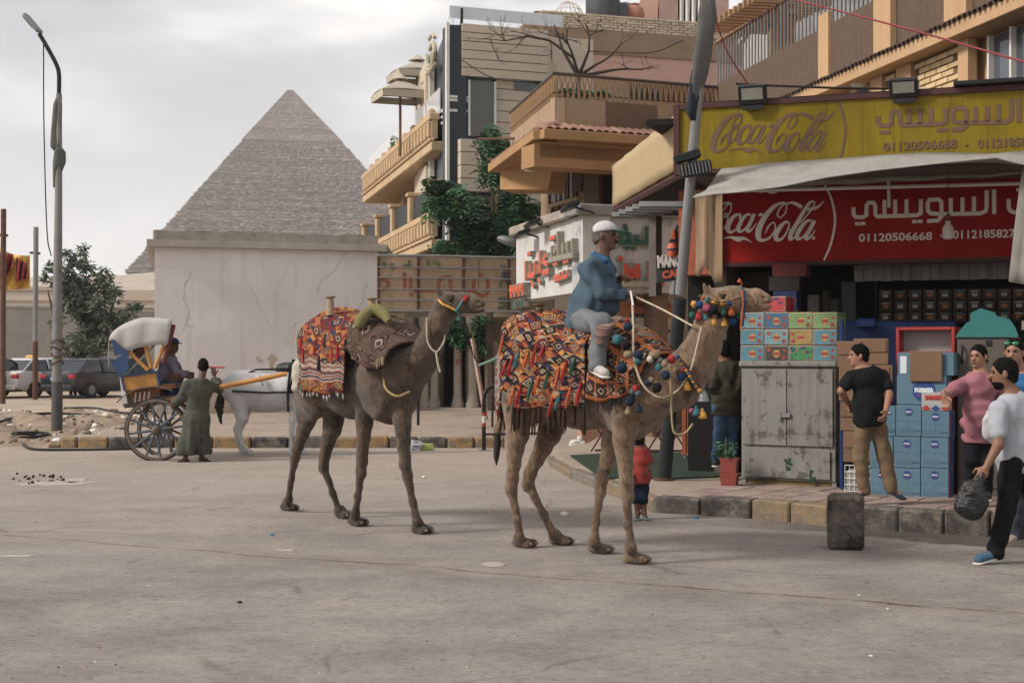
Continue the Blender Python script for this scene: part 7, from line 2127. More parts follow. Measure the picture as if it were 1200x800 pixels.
# ---- man in pink shirt
J = JP(13.9, head=(1147,418), neck=(1149,437), chest=(1149,456), pel=(1148,498), shR=(1130,449), shL=(1168,450,.08), elR=(1116,457,-.12), wrR=(1112,470,-.2), elL=(1173,478,.1), wrL=(1168,500,0),
       hipR=(1140,503), hipL=(1156,503), knR=(1139,540), knL=(1155,540), anR=(1139,572,.1), anL=(1156,574,.1), toeR=(1136,580), toeL=(1158,582))
J['elR'] = P(1113,459,13.75); J['wrR'] = P(1107,463,13.66); J['haR'] = P(1109,473,13.65)
person('smiling man in a pink shirt and dark trousers leaning on the water cases', J, 'mid', (-.75,-.65,0), top='rolled', top_m=clothmat('pink_shirt', lin(150,94,106),.07), trousers='long', tr_m=clothmat('black_trousers', lin(28,29,36)), shoe='shoe', shoe_m=M_RUBBER, s=.96, stache=False, vox=.011, tuck=.06, fat=1.02)
# ---- man in white t-shirt walking with a bag
J = JP(11.5, head=(1177,438), neck=(1187,462), chest=(1192,488), pel=(1194,535), shR=(1170,480,-.12), shL=(1218,478,.1), elR=(1170,521,-.2), wrR=(1156,547,-.22), elL=(1228,520,.1), wrL=(1226,550,0),
       hipR=(1186,543,-.08), hipL=(1203,543,.08), knR=(1179,598,-.1), knL=(1214,596,.15), anR=(1167,646,-.1), anL=(1240,630,.3), toeR=(1147,655,-.16), toeL=(1228,645,.25))
J['haR'] = P(1151,556,11.27); J['pnR'] = Vector((.3,.6,.2))
pw = person('man in white t-shirt and black trousers striding left with a black bag', J, 'brown', (-.93,.3,-.1), top='tee', top_m=clothmat('white_tee', lin(154,157,165),.05), trousers='long', tr_m=clothmat('black_jeans', lin(24,25,28)), shoe='shoe', shoe_m=clothmat('blue_shoe', lin(62,92,116)), s=1.04, vox=.0105, beard=True, grip=1.3)
# ---- man in blue tank top with green glasses on his head
J = JP(12.9, head=(1189,413), neck=(1196,436,.1), chest=(1202,458), pel=(1206,506), shR=(1184,450), shL=(1226,450,.1), elR=(1178,478,.1), wrR=(1184,500,-.05), elL=(1238,482), wrL=(1232,508,0),
       hipR=(1198,512), hipL=(1214,512), knR=(1192,565,-.1), knL=(1216,565,.1), anR=(1190,626), anL=(1222,624,.2), toeR=(1180,637,-.12), toeL=(1214,634,.1))
pb_ = person('man in a blue tank top with green mirrored glasses pushed up on his hair', J, 'mid', (-.55,-.8,-.12), top='tank', top_m=clothmat('blue_tank', lin(34,92,140)), trousers='long', tr_m=clothmat('grey_denim', lin(62,66,74)), shoe='shoe', shoe_m=clothmat('beige_shoe', lin(150,132,112)), s=1.02, vox=.0115)
fh = nrm((-.55,-.8,-.12)); sh2 = np.cross((0,0,1), fh); Hd = V3(P(1189,413,12.9))
sg = thing('sunglasses', 'green mirrored sunglasses resting on the hair of the man in blue', 'sunglasses', tuple(Hd + fh * .085 + V3((0,0,.095))))
for c in (-1,1): part('lens', MB().ell(tuple(Hd + fh * .088 + sh2 * c * .035 + V3((0,0,.092))),(.032,.012,.02),10), mat('green_mirror', lin(50,140,104),.2, metal=.6, bump=0), sg, world=True, smooth=True)
part('frame', MB().tube([tuple(Hd + fh * .0 - sh2 * .085 + V3((0,0,.07))), tuple(Hd + fh * .08 - sh2 * .07 + V3((0,0,.092))), tuple(Hd + fh * .1 + V3((0,0,.094))), tuple(Hd + fh * .08 + sh2 * .07 + V3((0,0,.092))), tuple(Hd + sh2 * .085 + V3((0,0,.07)))], .004,5), M_BLACKMETAL, sg, world=True)
# black bag in the hand
bag = [ell(P(1140,586,11.25),(.12,.08,.16),(1,0,.1),(0,0,1),.04), cone(P(1141,572,11.25), P(1151,556,11.25),.07,.018,.05), ell(P(1131,594,11.25),(.08,.07,.07), k=.05)]
M_PLB = mat('black_plastic', lin(14,16,18),.25,.15,12,.9,22, spec=.6, bdist=.03)
o = sdf_mesh('carrier_bag', bag, .012, M_PLB, disp=folds(.0045,4,.8)); tag(o, 'shiny black carrier bag hanging from the walking man hand', 'bag')
wb2 = [ell(P(1163,500,13.6),(.1,.05,.16), k=.04), cone(P(1164,485,13.6), P(1165,474,13.6),.05,.015,.04)]
o = sdf_mesh('carrier_bag', wb2,.013, mat('white_plastic', lin(170,170,172),.4,.08,8,.6,20), disp=folds(.007,2,1.3)); tag(o, 'white carrier bag hanging between the pink shirt and the walking man', 'bag')
# ================================================================== CAMELS AND HORSE
def furmat(name, c1, c2, c3):
    m, nt, bs = newmat(name); g = N(nt, 'ShaderNodeTexCoord'); p = g.outputs['Object']
    c = mixc(nt, maprange(nt, noise(nt, p, 2.6,6,.65),.35,.68), c1, c2)
    c = mixc(nt, maprange(nt, noise(nt, vscale(nt, p, (1,1,.6)),6.5,6,.7,.6),.5,.62,0,.8), c, c3)
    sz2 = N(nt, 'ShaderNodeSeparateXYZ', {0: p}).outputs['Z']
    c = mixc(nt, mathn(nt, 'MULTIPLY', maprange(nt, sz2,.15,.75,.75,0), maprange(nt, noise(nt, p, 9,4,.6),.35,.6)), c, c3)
    c = mixc(nt, maprange(nt, noise(nt, vscale(nt, p, (1,1,.35)),45,4,.75),.4,.62,0,.6), c, c3)
    nt.links.new(c, bs.inputs['Base Color']); bs.inputs['Roughness'].default_value = .95; bs.inputs['Specular IOR Level'].default_value = .1
    bs.inputs['Sheen Weight'].default_value = .25; bs.inputs['Sheen Roughness'].default_value = .5
    h = mathn(nt, 'ADD', noise(nt, vscale(nt, p, (1,1,.4)),120,3,.7), mathn(nt, 'MULTIPLY', noise(nt, p, 16,5,.6),1.6))
    b = N(nt, 'ShaderNodeBump', {'Height': h, 'Strength': .9, 'Distance': .018}); nt.links.new(b.outputs[0], bs.inputs['Normal'])
    return m
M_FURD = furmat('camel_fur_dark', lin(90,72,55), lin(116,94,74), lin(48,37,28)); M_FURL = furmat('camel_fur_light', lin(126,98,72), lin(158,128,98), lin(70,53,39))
M_DKF = mat('dark_hide', lin(44,37,33),.8,.3,10,.5,60)
def leg(path, k=.035):
    out = []
    for (a, ra),(b, rb) in zip(path[:-1], path[1:]): out.append(cone(a, b, ra, rb, k))
    return out
def foot(c, d, s=1.0):
    d = nrm(d); sd_ = np.cross((0,0,1), d); o = []
    c = V3(c)
    o.append(ell(c + d * .01,(.10 * s, .085 * s, .045 * s), d, (0,0,1),.03))
    for q in (-1,1):
        o.append(ell(c + d * .085 * s + sd_ * .04 * s * q + V3((0,0,-.005)),(.055 * s, .038 * s, .038 * s), d, (0,0,1),.018))
    return o
def camel(label, spec, m, hd):
    A, B = V3(spec['rump']), V3(spec['chest']); d = nrm((B - A) * V3((1,1,0))); lat = V3((d[1], -d[0], 0)); up = V3((0,0,1))   # lat points to the near (right) flank
    root = thing('camel', label, 'camel', (float((A[0] + B[0]) / 2), float((A[1] + B[1]) / 2),0), math.atan2(d[1], d[0]))
    Mi = (A + B) / 2
    pr = [ell(A, (.30,.27,.31), d, up, .1), ell(A + d * .12 + up * .02,(.3,.3,.33), d, up, .1), ell(Mi + up * -.02,(.46,.32,.36), d, up, .1), ell(B - d * .12,(.36,.27,.37), d, up, .14), ell(B + d * .08 - up * .05,(.22,.2,.30), d, up, .08),
          ell(Mi - d * .02 + up * .34,(.30,.16,.22), d, up, .12), ell(B - d * .02 - up * .36,(.12,.1,.08), d, up, .06)]
    for sgn in (1,-1):
        pr += [ell(A + d * .02 + lat * .15 * sgn - up * .12,(.2,.12,.26), d, up, .08), ell(B - d * .02 + lat * .15 * sgn - up * .1,(.19,.09,.28), d, up + d * .2,.11)]
    for lg in spec['legs']: pr += leg(lg['p']); pr += foot(lg['f'], lg['d'])
    for i, lg in enumerate(spec['legs']):
        q = lg['p'][3]; o_ = V3(q[0]); pr.append(ell(o_ + d * (.012 if i > 1 else -.02) - up * .01,(q[1] * .98, q[1] * .86, q[1] * 1.5), d, up, .02))
        pr.append(ell(V3(lg['p'][5][0]) - d * .01,(.05,.045,.05), d, up, .02))
        if i < 2: pr.append(ell(V3(lg['p'][1][0]) + d * .05 + up * .03,(.08,.07,.09), d, up, .05))
    pr += leg(spec['neck'], .06)
    h = spec['head']; P0, P1, P2, P3 = [V3(q) for q in h['line']]
    r0, r1, r2, r3 = h['r']; f = nrm(P3 - P0); sd_ = nrm(np.cross(up, f)); hu_ = np.cross(f, sd_)
    pr += [cone(P0, P1, r0, r1,.03, w=sd_, s=.78), cone(P1, P2, r1, r2,.03, w=sd_, s=.8), cone(P2, P3, r2, r3,.02, w=sd_, s=.9)]
    pr += [ell(P0 + hu_ * -.055 + f * .04,(.10,.05,.075), f, up, .03), ell(P3 + f * .012 - hu_ * .045,(.05,.038,.028), f, up, .015), ell(P3 - hu_ * .01,(.05,.045,.045), f, up, .02)]
    pr += [cone(P1 - hu_ * .075, P3 - f * .03 - hu_ * .062,.035,.024,.02)]
    for sgn in (1,-1):
        e0 = P0 + f * .075 + sd_ * .075 * sgn + hu_ * .045
        pr += [ell(e0 + hu_ * .025,(.045,.02,.02), f, up, .015), ell(P3 + sd_ * .034 * sgn + hu_ * .022,(.022,.008,.009), f, up, .006,-1)]
        ea = P0 - f * .05 + sd_ * .065 * sgn + hu_ * .08
        pr += [cone(ea, ea + hu_ * .055 - f * .018 + sd_ * .012 * sgn, .026,.012,.012)]
    lo = cone(P3 - f * .09 - hu_ * .035, P3 + f * .06 - hu_ * .026,.006,.006,.006, w=sd_, s=9.0); pr.append(lo[:5] + (-1,))
    rr = lambda g: .004 * np.sin(g[..., 0] * 23 + 3 * np.sin(g[..., 2] * 9)) * np.sin(g[..., 2] * 19 + g[..., 1] * 11) + .0025 * np.sin(g[..., 2] * 47 + g[..., 0] * 31)
    sdf_mesh('body', pr, .0145, m, disp=rr, parent=root, cuts=[((0,0,.0),(0,0,-1))])
    for sgn in (1,-1):
        e0 = P0 + f * .085 + sd_ * .083 * sgn + hu_ * .03
        part('eye', MB().ell(tuple(e0),.017,10), M_EYE, root, world=True, smooth=True)
        part('eyelid', MB().ell((0,0,0),(.032,.014,.011),10, M=Matrix.Translation(Vector(e0 + hu_ * .014)) @ Vector(f).to_track_quat('X', 'Z').to_matrix().to_4x4()), M_DKF, root, world=True, smooth=True)
    # tail
    tl = [V3(q) for q in spec['tail']]
    part('tail', MB().tube(catmull([tuple(q) for q in tl], 4), [.03 + .0 * i for i in range(len(catmull([tuple(q) for q in tl], 4)))], 7), m, root, world=True, smooth=True)
    part('tail_tuft', MB().tube([tuple(tl[-1] + V3((0,0,.03))), tuple(tl[-1] - V3((0,0,.08))), tuple(tl[-1] - V3((.01,0,.2))), tuple(tl[-1] - V3((.01,0,.28)))], [.022,.034,.026,.005], 8), M_DKF, root, world=True, smooth=True)
    for lg in spec['legs']:
        c = V3(lg['f']); dd_ = nrm(lg['d']); s2 = np.cross((0,0,1), dd_)
        for q in (-1,1): part('toenail', MB().ell(tuple(c + dd_ * .132 + s2 * q * .04 + V3((0,0,-.002))),(.017,.017,.014),7), mat_nail, root, world=True, smooth=True)
    return root, A, B, d, lat
mat_nail = flat('toenail', lin(120,108,94),.6)
def lg(Y, pts, fpx, d, knee=None):
    p = [(P(a, b, Y + dy), r_ * (.84 if r_ < .07 else .93)) for a, b, dy, r_ in pts]
    f = G(*fpx); f = Vector((f.x, f.y, .045))
    p[-1] = (f + Vector((-.02 * d[0], -.02 * d[1], .05)), p[-1][1])
    out = {'p': p, 'f': f, 'd': d}
    if knee: out['k'] = [(P(*q[0]), q[1]) for q in knee]
    return out
D2 = (.82,-.57,0)
cam2 = dict(rump=P(630,450,12.5), chest=P(744,452,11.5),
 legs=[lg(12.3, [(606,470,0,.15),(606,508,-.03,.10),(600,560,0,.06),(599,572,0,.056),(606,608,0,.037),(609,630,0,.045),(0,0,0,.05)], (611,641), D2),
       lg(12.5, [(650,480,0,.16),(644,508,0,.105),(621,555,0,.062),(619,567,0,.056),(637,603,-.05,.036),(649,626,-.05,.044),(0,0,0,.05)], (654,638), D2),
       lg(11.45, [(734,478,-.1,.13),(731,515,-.08,.09),(734,566,-.08,.062),(735,580,-.08,.055),(736,614,-.1,.038),(740,642,-.1,.046),(0,0,0,.052)], (742,660), D2),
       lg(11.8, [(722,490,.02,.13),(716,525,.05,.085),(705,563,.1,.060),(703,576,.1,.052),(698,612,.1,.037),(697,634,.1,.045),(0,0,0,.052)], (700,648), D2)],
 neck=[(P(745,445,11.5),.30),(P(768,455,11.32),.225),(P(793,449,11.2),.195),(P(812,428,11.15),.168),(P(825,403,11.13),.13),(P(834,378,11.12),.118),(P(838,358,11.12),.108)],
 head=dict(line=[P(838,353,11.12), P(862,350,11.05),(P(886,350,10.99)), P(896,352,10.97)], r=(.112,.095,.072,.055)),
 tail=[P(597,448,12.6), P(590,462,12.62), P(586,490,12.6), P(583,508,12.58)])
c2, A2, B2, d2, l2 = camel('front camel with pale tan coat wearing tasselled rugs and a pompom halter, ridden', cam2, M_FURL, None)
D1 = (.72,-.69,0)
cam1 = dict(rump=P(380,449,14.55), chest=P(459,443,13.45),
 legs=[lg(14.6, [(361,462,0,.16),(359,492,0,.10),(348,527,.1,.06),(346,536,.15,.055),(341,562,.3,.036),(338,586,.4,.045),(0,0,0,.05)], (337,598), D1),
       lg(14.5, [(394,470,0,.15),(389,502,0,.10),(380,536,0,.06),(379,546,0,.055),(390,578,0,.036),(397,599,-.02,.044),(0,0,0,.05)], (401,607), D1),
       lg(13.7, [(430,462,-.05,.14),(427,492,.0,.09),(424,541,.05,.062),(423,553,.05,.054),(419,582,.08,.038),(416,604,.1,.046),(0,0,0,.052)], (417,616), D1),
       lg(13.3, [(469,460,.05,.14),(471,492,.0,.09),(475,545,-.02,.062),(477,557,-.02,.054),(484,590,-.05,.038),(489,612,-.05,.046),(0,0,0,.052)], (492,625), D1)],
 neck=[(P(460,440,13.45),.29),(P(474,436,13.33),.22),(P(490,424,13.25),.165),(P(503,406,13.22),.125),(P(511,386,13.2),.105),(P(518,368,13.2),.1),(P(522,358,13.2),.1)],
 head=dict(line=[P(523,355,13.2), P(541,354,13.13), P(557,356,13.07), P(562,357,13.05)], r=(.108,.092,.07,.054)),
 tail=[P(356,445,14.75), P(350,460,14.8), P(350,480,14.8), P(351,500,14.8)])
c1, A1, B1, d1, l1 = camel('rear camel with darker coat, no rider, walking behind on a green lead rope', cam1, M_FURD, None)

# ---- horse
Yh = 23.4
hm = mat('horse_grey', lin(186,184,184),.8,.12,3,.2,50, dirt=lin(104,102,106), dsc=2.5, dth=(.5,.7), damt=.6)
def hp(px, py, dy=0): return V3(P(px, py, Yh + dy))
pr = [ell(hp(283,455,.0),(.34,.27,.30),(1,0,0), k=.08), ell(hp(308,456),(.5,.29,.31), k=.1), ell(hp(338,457,-.05),(.3,.25,.33), k=.1), ell(hp(352,450,-.05),(.22,.18,.28), k=.06), ell(hp(312,466),(.4,.27,.24), k=.08)]
for pts in ([(279,468,-.12,.16),(284,490,-.14,.10),(279,506,-.12,.055),(284,520,-.12,.034),(292,529,-.12,.038)], [(290,468,.12,.15),(284,490,.14,.09),(277,503,.12,.05),(279,518,.12,.033),(283,528,.12,.037)],
            [(346,470,-.12,.10),(343,492,-.14,.055),(342,505,-.12,.042),(341,520,-.12,.03),(341,529,-.12,.036)], [(354,470,.12,.10),(354,492,.14,.055),(353,505,.12,.042),(353,520,.12,.03),(354,529,.12,.036)]):
    q = [(hp(a, b, c), r_) for a, b, c, r_ in pts]; e_ = q[-1][0].copy(); e_[2] = .04; q.append((e_ + V3((.03,0,0)),.055)); pr += leg(q, .03)
pr += leg([(hp(352,448),.24),(hp(370,432),.17),(hp(384,412),.12),(hp(392,396),.10)], .05)
pr += [cone(hp(393,398), hp(402,412),.10,.075,.03, w=(0,1,0), s=.7), cone(hp(402,412), hp(411,428),.075,.055,.02, w=(0,1,0), s=.8), cone(hp(391,393,.05), hp(393,386,.05),.02,.008,.01), cone(hp(391,393,-.05), hp(393,386,-.05),.02,.008,.01)]
hr_ = thing('horse', 'grey white horse with a dark tail harnessed to the yellow carriage', 'horse', tuple(G(315,535)))
sdf_mesh('body', pr, .02, hm, cuts=[((0,0,0),(0,0,-1))], parent=hr_)
sdf_mesh('tail', [cone(hp(272,444), hp(262,450),.04,.06,.03), cone(hp(262,450), hp(257,475),.06,.07,.03), cone(hp(257,475), hp(259,496),.07,.02,.03)], .015, M_DKF, disp=folds(.008,2,2), parent=hr_)
sdf_mesh('mane', [cone(hp(352,436), hp(378,410),.05,.05,.02, w=(0,1,0), s=.5), cone(hp(378,410), hp(390,392),.05,.03,.02, w=(0,1,0), s=.5)], .015, M_DKF, disp=folds(.008,3,2), parent=hr_)
hn = thing('harness', 'black leather harness strapped round the grey horse', 'harness', tuple(hp(340,450)))
part('girth_strap', MB().tube([tuple(hp(341 + 1.5 * math.sin(t),455,0) + V3((0,.30 * math.cos(t),.36 * math.sin(t)))) for t in np.linspace(0,6.28,19)[:-1]], .05,6, closed=True, flat=.4), M_BLACKMETAL, hn, world=True)
part('collar_pad', MB().tube([tuple(hp(347,448,0) + V3((.1 * math.sin(t),.26 * math.cos(t),.36 * math.sin(t)))) for t in np.linspace(0,6.28,19)[:-1]], .06,7, closed=True), M_BLACKMETAL, hn, world=True)
part('saddle_pad', MB().ell(tuple(hp(340,431)),(.26,.2,.1),12, jit=.1), M_BLACKMETAL, hn, world=True)
part('hame_tip', MB().tube([tuple(hp(342,432)), tuple(hp(344,421))], .03,6), M_BLACKMETAL, hn, world=True)
part('back_strap', MB().tube([tuple(hp(272,445,-.1)), tuple(hp(300,433,-.12)), tuple(hp(340,432,-.1))], .018,5), M_BLACKMETAL, hn, world=True)
part('side_strap', MB().tube([tuple(hp(272,458,-.3)), tuple(hp(310,460,-.33)), tuple(hp(350,459,-.3))], .018,5), M_BLACKMETAL, hn, world=True)
part('drop_strap', MB().tube([tuple(hp(339,452,-.3)), tuple(hp(337,482,-.3))], .045,5, flat=.3), M_BLACKMETAL, hn, world=True)
part('drop_strap', MB().tube([tuple(hp(305,440,-.3)), tuple(hp(308,452,-.34))], .03,5, flat=.3), flat('strap_teal', lin(40,84,84)), hn, world=True)
# ================================================================== RUGS, POMPOMS, ROPES
def kilim(name, nu, nv, pal, border=None, stripes=None, bg=None, seed=0.0, tri=True):
    m, nt, bs = newmat(name); t = N(nt, 'ShaderNodeUVMap'); s = N(nt, 'ShaderNodeSeparateXYZ', {0: t.outputs[0]})
    w = N(nt, 'ShaderNodeTexNoise', {'Vector': t.outputs[0], 'Scale': 9, 'Detail': 2}).outputs['Fac']
    u = mathn(nt, 'ADD', mathn(nt, 'MULTIPLY', s.outputs['X'], nu), mathn(nt, 'MULTIPLY', w, .25)); v = mathn(nt, 'ADD', mathn(nt, 'MULTIPLY', s.outputs['Y'], nv), mathn(nt, 'MULTIPLY', w, .25))
    fu, fv = mathn(nt, 'FRACT', u), mathn(nt, 'FRACT', v)
    d = mathn(nt, 'ADD', mathn(nt, 'ABSOLUTE', mathn(nt, 'SUBTRACT', fu, .5)), mathn(nt, 'ABSOLUTE', mathn(nt, 'SUBTRACT', fv, .5)))
    cell = N(nt, 'ShaderNodeCombineXYZ', {0: mathn(nt, 'FLOOR', u),1: mathn(nt, 'FLOOR', v),2: seed}).outputs[0]
    def pick(vec, off):
        wn_ = N(nt, 'ShaderNodeTexWhiteNoise', {'Vector': N(nt, 'ShaderNodeVectorMath', {0: vec, 1: (off, off, off)}, operation='ADD').outputs[0]}).outputs['Value']
        r_ = N(nt, 'ShaderNodeValToRGB', {'Fac': wn_}); r_.color_ramp.interpolation = 'CONSTANT'; el = r_.color_ramp.elements
        while len(el) < len(pal): el.new(.5)
        for i, c in enumerate(pal): el[i].position = i / len(pal); el[i].color = c
        return r_.outputs[0]
    blk, crm = lin(30,26,28), lin(176,158,134)
    a, b = mathn(nt, 'MULTIPLY', mathn(nt, 'ADD', u, v),2), mathn(nt, 'MULTIPLY', mathn(nt, 'SUBTRACT', u, v),2)
    fine = N(nt, 'ShaderNodeCombineXYZ', {0: mathn(nt, 'FLOOR', a),1: mathn(nt, 'FLOOR', b),2: mathn(nt, 'GREATER_THAN', mathn(nt, 'FRACT', a), mathn(nt, 'FRACT', b)) if tri else 0}).outputs[0]
    c = pick(fine, 3.3 + seed)
    if bg is not None: c = mixc(nt, .62, c, bg)
    for th, col in ((.44, blk),(.38, pick(cell, .7)),(.27, blk),(.21, crm),(.12, blk),(.06, pick(cell, 5.1))):
        c = mixc(nt, mathn(nt, 'LESS_THAN', d, th), c, col)
    if border is not None:
        e_ = mathn(nt, 'GREATER_THAN', mathn(nt, 'MAXIMUM', mathn(nt, 'ABSOLUTE', mathn(nt, 'SUBTRACT', fu, .5)), mathn(nt, 'ABSOLUTE', mathn(nt, 'SUBTRACT', fv, .5))),.4)
        c = mixc(nt, e_, c, border)
    if stripes is not None:
        inr = mathn(nt, 'MULTIPLY', mathn(nt, 'GREATER_THAN', s.outputs['Y'], stripes[0]), mathn(nt, 'LESS_THAN', s.outputs['Y'], stripes[1]))
        wn_ = N(nt, 'ShaderNodeTexWhiteNoise', {'W': mathn(nt, 'FLOOR', mathn(nt, 'MULTIPLY', s.outputs['Y'], 110))}, noise_dimensions='1D').outputs['Value']
        r_ = N(nt, 'ShaderNodeValToRGB', {'Fac': wn_}); r_.color_ramp.interpolation = 'CONSTANT'; el = r_.color_ramp.elements
        for i in range(3): el.new(.5)
        for i, q in enumerate((lin(176,152,136), lin(62,62,92), lin(150,84,70), lin(190,170,150), lin(84,66,66))): el[i].position = i / 5; el[i].color = q
        c = mixc(nt, inr, c, r_.outputs[0])
    c = mixc(nt, maprange(nt, noise(nt, t.outputs[0], 26,6,.75),.3,.7,.12,.7), c, lin(58,42,36))
    nt.links.new(c, bs.inputs['Base Color']); bs.inputs['Roughness'].default_value = .95; bs.inputs['Specular IOR Level'].default_value = .1
    b_ = N(nt, 'ShaderNodeBump', {'Height': noise(nt, t.outputs[0], 150,4,.7), 'Strength': .6, 'Distance': .01}); nt.links.new(b_.outputs[0], bs.inputs['Normal'])
    return m
OR_, RD_, BK_, CR_, BL_, YL_ = lin(190,102,46), lin(132,38,38), lin(28,25,28), lin(180,160,132), lin(36,62,92), lin(210,146,58)
K_MAIN = kilim('kilim_main', 6,15, [OR_, RD_, BK_, OR_, BL_, YL_, BK_, CR_], seed=1)
K_SQ = kilim('kilim_squares', 5,9, [lin(60,36,36), CR_, BK_, lin(84,44,40)], border=OR_, seed=2, tri=False)
K_REAR = kilim('kilim_rear', 5,14, [OR_, RD_, OR_, YL_, BL_, RD_], stripes=(.82,.93), seed=3)
K_WHITE = kilim('kilim_white', 6,16, [lin(176,158,150), lin(184,170,162), lin(150,60,60), lin(190,178,168)], bg=lin(184,168,160), seed=4)
K_BRN = kilim('kilim_brown', 3,7, [lin(108,84,74), lin(92,70,62), lin(120,98,86), lin(100,76,68)], bg=lin(106,84,74), seed=7)
def drape(A, d, l, S, ZT, W, ZB, ZF=None, h=.2, n=34, mq=40, amp=.014, off=.0):
    """S, ZT, W, ZB sampled lists along the back; ZB near side hem, ZF far side hem"""
    ZF = ZF or ZB; g = []
    for i in range(n):
        k = i / (n - 1) * (len(S) - 1); ip = lambda a: float(np.interp(k, range(len(a)), a))
        s, zt, w, zb, zf = ip(S), ip(ZT), ip(W), ip(ZB), ip(ZF); row = []
        for j in range(mq):
            q = -1 + 2 * j / (mq - 1); aq = abs(q); sg = 1 if q > 0 else -1
            if aq < .4: an = aq / .4 * math.pi / 2; la, z = w * math.sin(an), zt - h * (1 - math.cos(an))
            else:
                t = (aq - .4) / .6; la = w + amp * 1.5 * t * math.sin(s * 21 + q * 3) + amp * math.sin(s * 47) * t; z = (zt - h) * (1 - t) + (zb if q > 0 else zf) * t + .012 * math.sin(s * 15) * t
            p = V3(A) + V3(d) * (s + off * aq) + V3(l) * la * sg; row.append(Vector((p[0], p[1], z + .006 * math.sin(s * 33 + q * 9))))
        g.append(row)
    return g
def fringe(name, g, col, parent, m, every=2, ln=.07, r_=.012, side=-1):
    for i in range(0, len(g), every):
        p = Vector(g[i][side]); q = p + Vector((random.uniform(-.01,.01),0,-ln * random.uniform(.7,1.2)))
        part(name, MB().tube([p, (p + q) / 2, q], [r_ * .6, r_, r_ * .3], 6), m, parent, world=True)
def rug(label, g, m, name='saddle_rug', fr=None):
    base = g[len(g) // 2][len(g[0]) // 2]
    t = thing(name, label, 'rug', tuple(base)); part('cloth', MB().sheet(g, .014), m, t, smooth='all', world=True)
    return t
wool = {k: mat('wool_' + k, c, .98,.22,30,1.0,130, bdist=.01) for k, c in dict(yellow=lin(206,148,34), orange=lin(188,86,36), blue=lin(28,70,120), teal=lin(54,112,120), green=lin(34,92,76), pink=lin(160,70,104), black=lin(24,22,26), red=lin(168,36,38), tan=lin(140,120,92), white=lin(190,184,172), brown=lin(60,40,32), grey=lin(84,96,104), dark=lin(30,46,66)).items()}
def pom(px, py, r_, col, Y, parent, tas=False):
    c = P(px, py, Y); R_ = r_ * Y / FPX; mb = MB()
    if tas:
        n = 14; prof = [(.25,.95),(.42,.72),(.30,.55),(.72,.15),(.9,-.4),(.95,-.85),(.5,-.95)][::-1]; vs, fs = [], []
        mb.lathe([(a * R_, b * R_ * 1.15) for a, b in prof], c, n)
        for i, v in enumerate(mb.v):
            if i % 2: mb.v[i] = Vector((c.x + (v.x - c.x) * .84, c.y + (v.y - c.y) * .84, v.z))
        part('tassel', mb, wool[col], parent, world=True, smooth='all')
    else:
        mb.ell(c, R_, 16, jit=.24); part('pompom', mb, wool[col], parent, world=True, smooth='all')
def tassel(nm, p, L_, r_, m, par, lean=(0,0)):
    p = Vector(p); mb = MB(); mb.ell(p, (r_ * .7, r_ * .7, r_ * .9),6)
    for k in range(7):
        a = k * .898; q = p + Vector((math.cos(a) * r_ * random.uniform(.5,1.3) + lean[0], math.sin(a) * r_ + lean[1], -L_ * random.uniform(.82,1.08)))
        mb.tube([p + Vector((math.cos(a) * r_ * .4, math.sin(a) * r_ * .4,-r_)),(p + q) / 2 + Vector((math.cos(a) * r_ * .3,0,0)), q], [r_ * .34, r_ * .42, r_ * .2], 4)
    part(nm, mb, m, par, world=True)
# --- front camel
und = drape(A2, d2, l2, [-.24,-.1,.1,.3], [1.80,1.93,2.03,2.0], [.25,.31,.35,.35], [1.22,1.2,1.2,1.25], off=-.04)
rg = rug('white and red woven rug under the kilim over the front camel rump', und, K_WHITE); fringe('fringe', und, None, rg, wool['red'], 5,.08)
mg = drape(A2, d2, l2, [-.06,.2,.5,.8,1.08], [2.05,2.06,1.96,1.93,1.92], [.35,.38,.385,.385,.37], [1.26,1.23,1.23,1.24,1.26], n=46)
rg = rug('bright orange, red and black kilim with hanging tassels beneath the rider', mg, K_MAIN)
for i in range(0,46,3):
    p = mg[i][-1]
    tassel('dark_tassel', p, random.uniform(.12,.24),.018, wool['brown'], rg)
tc_ = ['orange', 'red', 'green', 'red', 'orange', 'teal', 'red', 'orange', 'green', 'red']
for i in range(20):
    a, b = 3 + int(i * 2.15),27 + (i * 5) % 11; p = Vector(mg[min(a, 45)][min(b, 39)]) + Vector(l2) * .022
    tassel('hanging_tassel', p, random.uniform(.13,.2),.0125, wool[tc_[i % 10]], rg, (-.04,-.01))
fg = drape(A2, d2, l2, [1.10,1.28,1.46,1.62], [1.95,1.88,1.77,1.68], [.35,.345,.31,.27], [1.33,1.30,1.34,1.44], off=.0, n=30)
rg = rug('brown and orange squared rug with pompoms over the front camel shoulders', fg, K_SQ); fringe('fringe', fg, None, rg, wool['dark'], 6,.08)
for x, y, r_, c in ((115,190,30, 'teal'),(180,115,25, 'dark'),(170,220,30, 'black'),(180,275,26, 'tan'),(240,280,28, 'dark'),(235,312,22, 'teal'),(145,355,32, 'dark'),(340,275,24, 'tan'),(310,305,20, 'white'),(175,75,12, 'red'),(360,352,22, 'teal'),(402,398,26, 'dark'),(318,425,18, 'tan'),(350,470,28, 'black'),(225,475,20, 'red'),(190,550,26, 'dark'),(240,505,20, 'grey'),(205,495,16, 'teal'),(372,310,16, 'grey'),(300,440,22, 'dark'),(395,330,20, 'tan')):
    s_ = (x - 40) / 400; pom(700 + x / 5,360 + y / 5, r_ / 5, c, 11.12 - .30 * s_, rg)
pom(748.5,478,5, 'dark', 10.98, rg, True); pom(736,481,4.5, 'tan', 11.02, rg, True)
K_BOL = kilim('kilim_bolster', 1,1, [lin(84,60,64), lin(104,76,76)], stripes=(0,1), seed=6)
